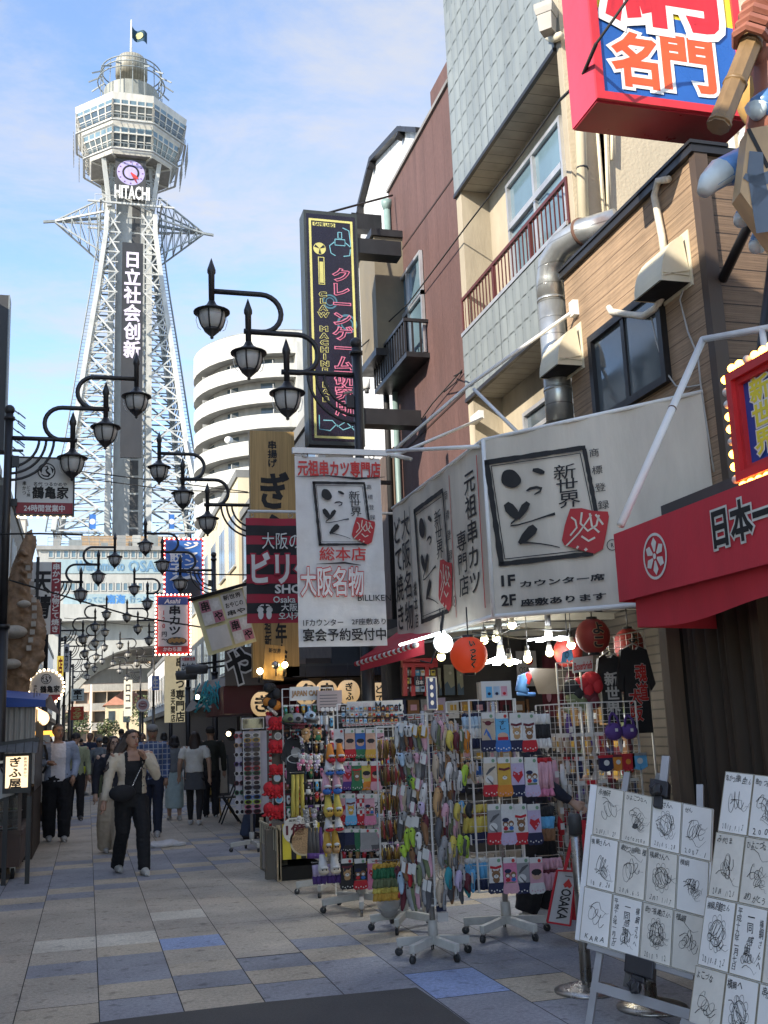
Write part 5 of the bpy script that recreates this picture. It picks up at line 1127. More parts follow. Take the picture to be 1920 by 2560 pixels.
# ------------------------------------------------------------------ right: claw game sign
t=thing('neon_sign',(3.5,15,5.7),'tall dark game centre sign with yellow border, pink and yellow outlined letters','sign'); fr=fy((3.14,15.0,5.78)); W_,H_=.80,3.70
navy=M('sign_navy_face',(.012,.010,.022),.25,var=.2); yl=M('neon_yellow',(.55,.52,.18),.5); pkn=M('neon_pink',(.58,.16,.26),.5); cyn=M('neon_cyan',(.16,.40,.48),.5); q=MB()
q.box((3.12,15.0,5.74),(3.98,15.33,9.54),M('sign_box_dark_green',(.028,.035,.035),.5)); q.build('box',t)
q=MB(); q.rect(fr,.02,.02,W_,H_,.004,navy); q.frame(fr,.06,.06,W_-.04,H_-.08,.035,.004,.008,yl)
q.text('クレーンゲーム研究所',fr,.40,.42,.70,2.82,navy,0,.01,edge=pkn,ew=.055,vert=True); q.text('CLAW MACHINE LAB',fr,.17,.62,.33,2.42,navy,.02,.01,edge=yl,ew=.08,vert=True)
q.disc(fr,.22,3.12,.10,.10,.008,yl,20)
for i in range(3): a0=.3+i*2*PI/3; q.poly([(.22,3.12),(.22+.09*math.cos(a0),3.12+.09*math.sin(a0)),(.22+.09*math.cos(a0+.5),3.12+.09*math.sin(a0+.5))],fr,.012,navy)
q.frame(fr,.19,2.52,.29,2.98,.012,.008,.012,yl); q.rect(fr,.21,2.55,.27,2.9,.01,yl)
for P in (((.52,3.42),(.58,3.42),(.58,3.32),(.52,3.32),(.52,3.42)),((.47,3.30),(.63,3.30),(.63,3.2),(.47,3.2),(.47,3.30)),((.47,3.26),(.38,3.18),(.40,3.06),(.47,3.02)),((.63,3.26),(.72,3.18),(.70,3.04),(.60,3.02)),((.60,3.5),(.70,3.46),(.72,3.25),(.72,3.15)),((.14,.42),(.14,.2),(.3,.18),(.4,.28),(.5,.2),(.66,.26)),((.2,.34),(.34,.34),(.42,.25),(.55,.33),(.68,.2))): q.stroke(P,.016,fr,.008,cyn)
for cx_,cy_,r_ in ((.36,2.25,.12),(.62,1.9,.16),(.62,1.9,.1),(.36,2.25,.07)): q.ring(fr,cx_,cy_,r_,r_,.22,.006,M('neon_cyan_dim',(.06,.16,.22),.5),24)
q.stroke([(.74,1.5),(.74,1.0)],.05,fr,.008,cyn); q.rect(fr,.12,3.5,.48,3.56,.008,yl); q.text('GAME LABO',fr,.14,3.505,.46,3.555,navy,.02,.012); q.build('face',t)
for z0,x1_ in ((8.9,4.7),(6.1,4.9)): q=MB(); q.box((3.98,15.02,z0),(x1_,15.3,z0+.25),black); q.build('bracket',t)
q=MB(); q.tube([V((3.45,15.1,9.54)),V((4.95,16.2,10.6))],.018,black,6); q.build('stay_rod',t)
q=MB(); p=onx(917,972,3.6); q.tube([p,p+V((0,0,.14))],.05,white,10); q.tube([p+V((0,0,-.06)),p],.03,darkg,8); q.bar(p,p+V((-.3,.1,-.05)),.03,.03,black); q.build('security_camera',label='small white security camera beside the lamp post and game sign',cat='camera')

# wooden board sign
t=thing('wooden_sign',(2.78,16.0,2.4),'tall honey coloured wooden board sign with black brush characters','sign'); fr,W_,H_=pxframe((624,1076),(749,1690),16.0)
q=MB(); q.slab(fr,0,0,W_,H_,-.14,0,wood); q.text('串揚げ',fr,W_*.40,H_*.845,W_*.60,H_*.96,ink,.04,.004,vert=True); q.text('ぎふや',fr,W_*.2,H_*.33,W_*.88,H_*.83,ink,.07,.004,vert=True); q.text('百年余',fr,W_*.5,H_*.04,W_*.74,H_*.30,ink,.03,.004,vert=True); q.text('元祖新世界',fr,W_*.26,H_*.01,W_*.40,H_*.27,ink,.03,.004,vert=True); q.build('board',t)
q=MB(); q.bar(fr.p(W_,H_*.8,-.1),fr.p(W_+1.6,H_*.8,-.1),.06,.06,black); q.bar(fr.p(W_,H_*.3,-.1),fr.p(W_+1.4,H_*.3,-.1),.06,.06,black); q.build('bracket',t)
q=MB(); p=ony(693,1610,15.6); q.xf(Matrix.Identity(4)); fr2=Fr((p.x-.18,15.6,p.z),V((1,0,-.12)).normalized(),V((.1,.18,1)).normalized()); q.slab(fr2,0,-.52,.3,0,-.05,0,lines_mat('gold_plank',(.40,.25,.08),(.2,.12,.04),'X',.3,.02,.45,.3,(8,8,1),2,.3)); q.text('新世界',fr2,.06,-.12,.24,-.05,ink,.02,.004); q.build('small_board',label='small tilted golden plank sign hanging on the wooden board sign',cat='sign')
# striped red banner with rail
t=thing('hanging_banner',(2.2,13.2,2.8),'red and black striped banner with white footprints and massage shop lettering','banner'); fr,W_,H_=pxframe((614,1295),(760,1557),13.2)
crim=M('banner_crimson',(.36,.02,.045),.7,var=.12); bnk=M('banner_black',(.015,.014,.018),.7); q=MB(); q.sheet(lambda u,v: fr.p(u*W_,v*H_,.012*math.sin(u*9)),14,8,crim)
for i in range(5): y0=H_*(.09+.185*i); q.sheet(lambda u,v,y0=y0: fr.p(u*W_,y0+v*H_*.1,.002+.012*math.sin(u*9)),14,1,bnk)
wf=M('banner_white_letter',(.66,.65,.63),.7); q.text('大阪の',fr,W_*.28,H_*.70,W_*.96,H_*.86,wf,.0,.02,edge=ink,ew=.04); q.text('ビリケン',fr,W_*.1,H_*.38,W_*1.62,H_*.66,wf,.05,.02,edge=crim,ew=.05); q.text('SHOP',fr,W_*.50,H_*.28,W_*1.1,H_*.36,wf,.04,.02); q.text('Osaka',fr,W_*.46,H_*.19,W_*.85,H_*.25,wf,.02,.02,edge=ink,ew=.03); q.text('大阪',fr,W_*.6,H_*.11,W_*.88,H_*.18,wf,.02,.02,edge=ink,ew=.03); q.text('오사카',fr,W_*.55,H_*.03,W_*.95,H_*.1,wf,.02,.02,edge=ink,ew=.03)
for s in (-1,1):
    cx_=W_*.31+s*.052; q.disc(fr,cx_,H_*.08,.035,.06,.018,wf,14); q.disc(fr,cx_+s*.006,H_*.125,.042,.035,.019,wf,14)
    for k in range(5): q.disc(fr,cx_+s*(-.03+.017*k),H_*(.168-.006*k*(k-1)*.5),.009,.011,.019,wf,8)
q.build('cloth',t); q=MB(); z=ony(690,1279,13.2).z; q.tube([V((1.92,13.2,z)),V((4.2,13.2,z))],.018,white,8)
for x in (.1,.8): q.tube(arc(fr.p(W_*x,H_+.04),.03,0,2*PI,10,(1,0,0),(0,0,1)),.005,steel,5)
q.build('rail',t)
# white hanging banner with the logo
t=thing('hanging_banner',(2.5,10.5,2.3),'white hanging banner with red heading and black framed brush logo','banner'); fr,W_,H_=pxframe((736,1140),(968,1614),10.5)
wc_=M('banner_white_cloth',(.64,.63,.61),.75,var=.10,sc=5,bump=.9,bsc=7); q=MB(); q.sheet(lambda u,v: fr.p(u*W_,v*H_,.012*noise.noise(V((u*5,v*11,1)))+.006*noise.noise(V((u*14,v*16,4)))+.012*math.sin(u*7+v*3)),24,48,wc_)
P=lambda px,py: pf(fr,px,py)
for t_,x0,y0,x1,y1,m_,bo,ed in (('元祖串カツ専門店',744,1158,948,1190,inkr,.03,None),('総本店',798,1370,912,1402,inkr,.015,None),('大阪名物',752,1420,905,1490,wc_,.02,inkr),('BILLIKEN',893,1488,975,1503,ink,.01,None),('1Fカウンター',757,1548,856,1566,ink,.01,None),('2F座敷あり',878,1546,962,1563,ink,.01,None),('宴会予約受付中',757,1570,962,1604,ink,.02,None)):
    a=P(x0,y1); c=P(x1,y0); q.text(t_,fr,a[0],a[1],c[0],c[1],m_,bo,.032,edge=ed,ew=.035)
q.stroke([P(740,1193),P(820,1191),P(890,1198),P(960,1194)],[.005,.012,.025,.006],fr,.03,ink); q.stroke([P(790,1411),P(860,1408),P(900,1414)],[.004,.02,.006],fr,.03,ink)
a=P(783,1367); c=P(911,1207); logo(q,fr,a[0],a[1],c[0],c[1],.03,False); q.build('cloth',t)
q=MB(); z=ony(850,1130,10.5).z; q.bar((2.0,10.5,z),(3.02,10.5,z),.05,.06,white); q.tube([V((3.02,10.5,z)),V((3.32,10.6,z-.03))],.025,white,8)
for x in (.12,.9): q.tube(arc(fr.p(W_*x,H_+.02),.03,0,2*PI,10,(1,0,0),(0,0,1)),.006,steel,5)
q.build('rail',t)
# yellow edged flag banner, patchwork
t=thing('hanging_banner',(1.9,15,2.6),'tilted pale banner with yellow edges and pink checked letter squares','banner'); A,B_,C,D=ony(480,1498,15),ony(622,1458,15.6),ony(640,1604,15.6),ony(521,1640,15)
e1=(B_-A); e2=(D-A); fr=Fr(D,(C-D).normalized(),(A-D).normalized()); W_=(C-D).length; H_=(A-D).length
py_=M('pale_yellow_cloth',(.60,.56,.32),.75); pw_=M('pale_paper_cloth',(.58,.57,.54),.75,var=.1,bump=.6,bsc=6); pkc=M('pink_check',(.42,.17,.22),.75); q=MB(); q.sheet(lambda u,v: fr.p(u*W_*(1+.06*v),v*H_,.012*math.sin(u*8+v*4)),12,12,py_)
def patch(x0,y0,x1,y1):
    q.rect(fr,x0,y0,x1,y1,.016,pw_)
    for i,j in ((0,1),(1,0),(1,1),(0,0)):
        xa,ya=x0+(x1-x0)*.5*i,y0+(y1-y0)*.5*j; w_,h_=(x1-x0)*.5,(y1-y0)*.5
        if (i+j)%2: q.rect(fr,xa+.005,ya+.005,xa+w_-.005,ya+h_-.005,.018,pkc); q.text('串' if j else 'や',fr,xa+.02,ya+.02,xa+w_-.02,ya+h_-.02,ink,.05,.02)
        else: q.poly([(xa+w_*.5+w_*.42*(1 if k%2 else .6)*math.cos(k*PI/5),ya+h_*.5+h_*.42*(1 if k%2 else .6)*math.sin(k*PI/5)) for k in range(10)],fr,.018,wf)
patch(W_*.08,H_*.5,W_*.5,H_*.93); patch(W_*.56,H_*.06,W_*.98,H_*.48); q.rect(fr,W_*.08,H_*.06,W_*.5,H_*.44,.016,pw_); q.rect(fr,W_*.54,H_*.52,W_*1.0,H_*.96,.016,pw_)
for i,s in enumerate(('新世界','おやじの','串や')): q.text(s,fr,W_*.58,H_*(.84-.14*i),W_*.95,H_*(.93-.14*i),ink,.02,.02)
q.build('cloth',t); q=MB(); q.bar(A-e1*.05,B_+e1*.2,.04,.05,black); q.build('rail',t)
# dark sign with outlined character
t=thing('shop_sign',(2.45,17.6,2.3),'grey shop sign with one big white edged black character','sign'); fr,W_,H_=pxframe((563,1618),(660,1712),17.6); q=MB(); q.slab(fr,0,0,W_,H_,-.1,0,M('sign_taupe',(.11,.095,.085),.6)); q.text('や',fr,W_*.03,H_*.02,W_*.72,H_*.98,ink,.06,.006,edge=white,ew=.05); q.build('panel',t)
q=MB(); q.box((fr.o.x-.02,17.7,fr.o.z-.45),(3.4,20.5,fr.o.z),M('maroon_canopy',(.10,.015,.02),.6)); q.build('canopy',label='maroon shop canopy below the white edged black character sign',cat='canopy')
# beer sign edged in bulbs
t=thing('bulb_edged_sign',(1.8,24,3.3),'white vertical sign with blue top and price, edged in red bulbs','sign'); fr,W_,H_=pxframe((395,1493),(470,1630),24.0); q=MB()
q.slab(fr,-.04,-.04,W_+.04,H_+.04,-.14,-.01,M('sign_red_edge',(.45,.03,.03),.5)); q.rect(fr,0,0,W_,H_,.0,whites); q.rect(fr,0,H_*.86,W_,H_,.004,M('sign_beer_blue',(.03,.07,.25),.5)); q.text('Asahi',fr,W_*.22,H_*.885,W_*.72,H_*.965,white,.04,.008,slant=.2); q.rect(fr,0,0,W_,H_*.11,.004,M('sign_red_strip',(.40,.04,.04),.5)); q.text('かわち屋',fr,W_*.18,H_*.02,W_*.78,H_*.09,white,.03,.008)
q.text('串カツ',fr,W_*.36,H_*.3,W_*.76,H_*.85,ink,.06,.006,vert=True); q.text('120',fr,W_*.1,H_*.42,W_*.28,H_*.78,inkr,.02,.006,vert=True); q.text('円～',fr,W_*.12,H_*.18,W_*.3,H_*.38,ink,.03,.006,vert=True)
q.disc(fr,W_*.62,H_*.2,W_*.34,H_*.075,.006,M('plate_dark',(.05,.05,.05),.4))
for i in range(7): q.disc(fr,W_*(.40+.075*i),H_*(.205+.02*(i%2)),W_*.065,H_*.04,.008+.0005*i,M('fried_gold',(.42,.24,.08),.7,var=.3,sc=30),8)
q.build('panel',t); bulbs(t,fr.__class__(fr.p(-.05,-.05,.0)),W_+.1,H_+.1,.085,.02,bulbr)
t=thing('bulb_edged_sign',(2.5,30,5.3),'blue vertical sign with puffy white letters edged in red bulbs','sign'); fr,W_,H_=pxframe((414,1350),(505,1500),30.0); q=MB(); q.slab(fr,-.05,-.05,W_+.05,H_+.05,-.2,-.01,M('sign_red_edge',(0,0,0))); q.rect(fr,0,0,W_,H_,0,M('sign_mid_blue',(.03,.13,.42),.45)); q.text('ジャンボ',fr,W_*.5,H_*.42,W_*.92,H_*.98,white,.09,.008,vert=True); q.text('餃子',fr,W_*.12,H_*.42,W_*.46,H_*.82,white,.09,.008,vert=True); q.poly([(W_*.3,0),(W_*.98,0),(W_*.94,H_*.25),(W_*.75,H_*.36),(W_*.45,H_*.33)],fr,.006,darkg); q.stroke([(W_*.12,H_*.33),(W_*.3,H_*.39),(W_*.5,H_*.36),(W_*.7,H_*.39),(W_*.9,H_*.32)],[.03,.1,.08,.1,.03],fr,.01,white); q.build('panel',t); bulbs(t,Fr(fr.p(-.04,-.04,0)),W_+.08,H_+.08,.14,.028,bulbr)
# cream vertical sign and neighbours
t=thing('vertical_sign',(1.8,25,1.6),'cream vertical sign with large black brush letters leaning by the dark eaves','sign'); fr,W_,H_=pxframe((412,1640),(462,1805),25.0); q=MB(); q.slab(fr,0,0,W_,H_,-.1,0,M('sign_cream_lit',(.66,.58,.36),.6,es=.10)); q.text('串かつ専門店',fr,W_*.55,0,W_*.98,H_*.98,ink,.05,.006,vert=True); q.text('通天閣店',fr,W_*.3,0,W_*.52,H_*.5,ink,.03,.006,vert=True); q.build('panel',t)
t=thing('vertical_sign',(2.0,26.5,2.8),'small white sign with red heading under the bulb edged sign','sign'); fr,W_,H_=pxframe((452,1640),(490,1684),23.5); q=MB(); q.slab(fr,0,0,W_,H_,-.08,0,whites); q.text('大阪新世界',fr,W_*.05,H_*.72,W_*.95,H_*.92,inkr,.03,.005); q.text('かわち',fr,W_*.08,H_*.2,W_*.92,H_*.6,ink,.04,.005); q.build('panel',t)
t=thing('round_sign',(2.0,40,3),'small round pink sign on a pole beyond the cream vertical sign','sign'); p=ony(357,1763,40); fr=fy(p); r_=.24; q=MB(); q.prism([(r_*math.cos(2*PI*i/24),r_*math.sin(2*PI*i/24)) for i in range(24)],fr,-.06,0,M('sign_pink_brown',(.42,.24,.24),.6)); q.ring(fr,0,0,r_*.95,r_*.95,.28,.005,wf); q.disc(fr,0,0,r_*.55,r_*.3,.006,M('sign_maroon',(.16,.04,.05),.6)); q.text('TAKO',fr,-.1,-.03,.1,.03,white,.02,.01); q.build('panel',t); q=MB(); q.bar((p.x,40.05,0),(p.x,40.05,p.z+.2),.07,.07,black); q.build('pole',t)
for px0,py0,px1,py1,Y,ml,tx_,tm_,lab in ((177,1767,209,1799,40,M('red_noren',(.5,.06,.03),.7),'うなぎ',yl,'red hanging cloth sign with yellow letters on the left'),(178,1722,210,1752,42,M('pale_cyan_sign',(.55,.66,.66),.6),'富士',ink,'pale blue sign with black writing on the left pole'),(143,1640,158,1690,36,M('yellow_red_sign',(.68,.5,.08),.6,es=.2),'店',inkr,'yellow lit sign with red letters beyond the round crane sign'),
                                              (380,1690,398,1725,44,M('blue_white_flag',(.12,.2,.5),.7),'生',wf,'blue flag sign hanging on the right far lamp post'),(310,1700,330,1790,110,M('cream_far_sign',(.66,.6,.45),.6),'ロコー',ink,'cream vertical far sign under the tower arch'),(160,1610,172,1680,33,M('white_strip_sign',(.6,.6,.58),.6),'串カツ',ink,'white vertical strip sign with black writing left of the arch')):
    t=thing('shop_sign',ony((px0+px1)/2,py1,Y),lab,'sign'); fr,W_,H_=pxframe((px0,py0),(px1,py1),Y); q=MB(); q.slab(fr,0,0,W_,H_,-.06,0,ml); q.text(tx_,fr,W_*.15,H_*.08,W_*.85,H_*.92,tm_,.04,.006,vert=True); q.build('panel',t)
# gifu shop: eave, lanterns
t=thing('kushikatsu_shop',(3.6,17.8,0),'kushikatsu shop with dark roof edge and paper lanterns under the wooden board sign','shop'); EX,EY,EZ=2.88,16.0,2.36
q=MB(); q.box((EX,EY,EZ),(4.98,EY+.1,EZ+.16),M('fascia_navy_black',(.018,.02,.03),.5)); q.box((EX,EY,EZ),(EX+.1,20.4,EZ+.16),M('fascia_brown_grey',(.09,.08,.07),.6)); q.box((EX+.05,EY+.05,EZ+.15),(4.98,20.4,EZ+.2),darkg); q.box((EX+.1,EY+.1,EZ+.02),(4.98,20.3,EZ+.05),wooddk); q.build('eave',t)
q=MB(); q.box((3.35,16.6,0),(3.45,20.2,EZ),wooddk); q.box((3.4,16.5,0),(4.98,16.6,EZ),M('grey_brick',(.085,.085,.09),.8,var=.3)); q.box((3.3,16.4,0),(3.5,16.6,EZ),M('timber_post',(.12,.10,.085),.7)); q.build('wall',t)
for i,(px,py,tx_) in enumerate(((656,1760,'ぎ'),(765,1732,'名'),(816,1731,'串'),(871,1730,'ぎふ'),(946,1736,'どて'))): p=ony(px,py,15.85); paper_lantern((p.x,p.y,p.z),.165,.185,lanp,'cream paper lantern with black writing, %s from the left under the shop eave'%nth(i),'paper lanterns under the kushikatsu eave',tx_)
for (px,py),lab in (((650,1678),'lit round spot bulb under the wooden board sign'),((712,1662),'lit gold spot bulb beside the small golden plank')):
    q=MB(); p=ony(px,py,15.4); q.ball(p,.045,M('spot_bulb_lit',(1,.8,.5),.3,es=9,ecol=(1,.72,.35)),10,8); q.tube([p+V((0,.03,-.05)),p+V((0,.1,-.15))],.02,darkg,6); q.build('spot_bulb',label=lab,cat='bulb')
q=MB(); p=ony(689,1663,15.4); q.ball(p,.06,steel,12,8); q.tube([p,p+V((.02,.1,-.15))],.012,steel,6); q.build('mirror_ball',label='round steel lamp head between the two lit spot bulbs',cat='lamp')
for i,(px,py) in enumerate(((571,1835),(493,1743),(668,1546))):
    q=MB(); p=ony(px,py,18.6); q.ball(p,.045,M('flood_lit',(1,.8,.55),.3,es=3,ecol=(1,.78,.48)),10,8); q.lathe([(.05,0),(.11,.12)],(0,0,0),darkg,12,Matrix.Translation(p+V((.05,.1,-.03)))@Matrix.Rotation(R(80),4,'X')); q.build('floodlight',label=('lit floodlight above the easels on the right','lit floodlight on the grey awning by the blue rope','lit small lamp behind the hanging white banner')[i],cat='lamp')
# round grey lamp shades, pale awning, blue rope bundle
for i,(px,py) in enumerate(((466,1690),(492,1675))):
    q=MB(); p=ony(px,py,21.5-i); q.lathe([(.02,.0),(.2,-.02),(.22,.1),(.2,.14),(.03,.16)],(p.x,p.y,p.z-.05),M('grey_lamp_shade',(.10,.105,.11),.5),18); q.bar((p.x,p.y,p.z+.1),(3.4,p.y+.6,p.z+.3),.04,.04,black); q.build('lamp_shade',label=('grey bowl shaped lamp shade by the cream vertical sign','grey bowl shaped lamp shade nearer the checked banner')[i],cat='lamp')
q=MB(); A=ony(462,1722,21); B_=ony(560,1700,18.8); q.sheet(lambda u,v: A.lerp(B_,u)+V((.0+.35*v,0,-.0+.12*v-.42*(1-v)*(1+.06*math.sin(u*12)))),20,4,M('grey_cloth_awning',(.30,.28,.25),.8,var=.15,bump=.3)); q.build('cloth_awning',label='grey cloth awning edge with a lamp beside the bundle of blue rope',cat='awning')
q=MB(); rb=M('turquoise_rope',(.05,.33,.40),.8,var=.25); p=ony(525,1730,18.5); rr2=random.Random(2)
for i in range(26):
    a=p+V((rr2.uniform(-.18,.18),rr2.uniform(-.1,.1),rr2.uniform(-.05,.2))); q.tube([a,a+V((rr2.uniform(-.1,.1),0,-.12)),a+V((rr2.uniform(-.15,.15),rr2.uniform(-.1,.1),-.3))],.014,rb,5)
q.build('rope_bundle',label='turquoise rope bundle tied under the shop eaves',cat='rope')
# shop front between: dim boards on easels
for i,(px,py,w_,h_) in enumerate(((545,1995,.34,.8),(520,1985,.3,.9))):
    t=thing('easel_sign',gp(px,2035+6*i),('dark menu easel leaning beside the sunglasses rack','yellow edged menu easel beyond the dark one')[i],'easel'); p=gp(px,2035+6*i); q=MB(); q.bar(p+V((-.2,0,0)),p+V((-.1,.2,1.25)),.03,.03,wood); q.bar(p+V((.25,0,0)),p+V((.12,.2,1.25)),.03,.03,wood); q.build('leg',t); q=MB(); fr=Fr(p+V((-.22,.02,.35)),(1,0,0),V((0,.18,1)).normalized()); q.slab(fr,0,0,.46,h_,-.03,0,wooddk if i else darkg); q.rect(fr,.04,.05,.42,h_-.05,.003,(M('easel_sheet',(.4,.36,.3),.8),M('easel_sheet_yellow',(.45,.33,.1),.8))[i]); q.build('board',t)
t=thing('folding_chair',gp(575,2060),'black folding chair beside the sunglasses rack','chair'); p=gp(575,2060); q=MB()
for s in (0,.38): q.tube([p+V((-.15,s,0)),p+V((.18,s,.8))],.014,black,6); q.tube([p+V((.2,s,0)),p+V((-.12,s,.5))],.014,black,6)
q.build('frame',t); q=MB(); q.box(p+V((-.15,0,.44)),p+V((.2,.38,.47)),black); q.build('seat',t); q=MB(); q.box(p+V((.12,0,.6)),p+V((.18,.38,.82)),black); q.build('backrest',t)

# ------------------------------------------------------------------ overhead cables and banner rails
for i,(pts,Xs,lab) in enumerate(((((23,1450),(330,1540),(640,1590)),(14.5,15.5,16.5),'black cable sagging across the street from the left lamp post'),(((0,1335),(100,1334),(207,1337)),(13.5,13.6,13.7),'black rod crossing below the square crane sign'),(((195,1178),(420,1205),(620,1230)),(26,26,26),'upper thin cable crossing in front of the tower legs'),(((200,1195),(430,1225),(625,1232)),(27,27,27),'lower thin cable crossing in front of the tower legs'),(((400,1425),(520,1436),(690,1438)),(20,20,20),'thin cable above the checked banner'),(((160,1545),(300,1560),(420,1570)),(50,50,50),'far cable crossing under the tower building'))):
    q=MB(); P=[ony(a,c,Y) for (a,c),Y in zip(pts,Xs)]; m_=[P[0].lerp(P[1],k/5) for k in range(5)]+[P[1].lerp(P[2],k/5) for k in range(6)]; q.tube(m_,.012 if i<2 else .014,rubber,5); q.build('overhead_cable',label=lab,cat='cable')
q=MB()
for i,(a,c) in enumerate(((1480,1500),(1600,1590),(1500,1475))): pass
for px,py,X in ((1135,940,4.95),): q.tube([onx(px,py,X),onx(px+20,py-10,X-.2),onx(px+5,py+15,X-.1),onx(px-25,py+40,X)],.01,rubber,5); q.tube([onx(990,1140,4.9),onx(1080,1010,4.92),onx(1155,925,4.95)],.01,rubber,5)
q.build('overhead_cable',label='looped black cable on the red brown panelled wall',cat='cable')
# ------------------------------------------------------------------ merchandise
rg=random.Random(21)
wirew=M('white_wire',(.66,.64,.60),.4,var=.1); chrome=M('chrome_wire',(.55,.55,.54),.2,metal=.9)
card_w=M('paper_white',(.62,.61,.58),.7,var=.06); cardg=M('card_green_dot',(.16,.30,.18),.6); plastic=M('clear_plastic',(.55,.56,.56),.12,alpha=.45,var=.1)
PAL=dict(white=(.62,.61,.59),cream=(.55,.47,.36),beige=(.46,.37,.27),navy=(.015,.02,.06),blue=(.04,.14,.42),sky=(.12,.38,.62),paleblue=(.38,.50,.62),red=(.46,.02,.03),orange=(.62,.22,.03),gold=(.55,.33,.05),yellow=(.62,.50,.10),lime=(.36,.52,.05),green=(.03,.16,.07),olive=(.15,.18,.09),teal=(.03,.26,.30),lilac=(.48,.40,.56),purple=(.09,.04,.20),pink=(.60,.20,.32),rose=(.58,.32,.38),grey=(.28,.28,.28),darkgrey=(.09,.09,.095),black=(.02,.02,.022),brown=(.22,.11,.05),tan=(.45,.27,.12),peach=(.58,.36,.26),maroon=(.12,.02,.03))
def C(n): return M('cloth_'+n,PAL[n],.75,var=.16,sc=14,bump=.25,bsc=120)
def grid(q,fr,W_,H_,px_,py_,m=None,r_=.0016):
    m=m or wirew; n=max(1,round(W_/px_)); k=max(1,round(H_/py_))
    for i in range(n+1): rr0=r_*(3.6 if i in (0,n) else 1); q.bar(fr.p(W_*i/n,0),fr.p(W_*i/n,H_),rr0*2,rr0*2,m,up=fr.n)
    for j in range(k+1): rr0=r_*(3 if j in (0,k) else 1); q.bar(fr.p(0,H_*j/k,r_),fr.p(W_,H_*j/k,r_),rr0*2,rr0*2,m,up=fr.n)
basew=M('worn_white_base',(.50,.49,.45),.45,var=.2,sc=8)
def star_base(t,c,R_,n,a0,top,pole_r=.02):
    q=MB(); q.tube([c+V((0,0,.1)),c+V((0,0,top))],pole_r,steel,10); q.tube([c+V((0,0,.10)),c+V((0,0,.24))],pole_r*1.7,basew,10); q.build('pole',t)
    for i in range(n):
        a=a0+2*PI*i/n; d=V((math.cos(a),math.sin(a),0)); q=MB(); q.bar(c+V((0,0,.115)),c+d*R_+V((0,0,.09)),.04,.055,basew); q.build('base_arm',t,bevel=.004)
        q=MB(); e_=c+d*(R_-.02); s=d.cross(V((0,0,1))); q.tube([e_+V((0,0,.065)),e_+V((0,0,.05))],.02,steel,8)
        for k in (-1,1): q.tube([e_+d*.012+s*(.006*k+-.004)+V((0,0,.027)),e_+d*.012+s*(.006*k+.004)+V((0,0,.027))],.027,rubber if k>0 else darkg,12)
        q.bar(e_+V((0,0,.055)),e_+d*.012+V((0,0,.03)),.02,.012,steel); q.build('caster',t)
def at_px(px,py,Y): p=ony(px,py,Y); return p
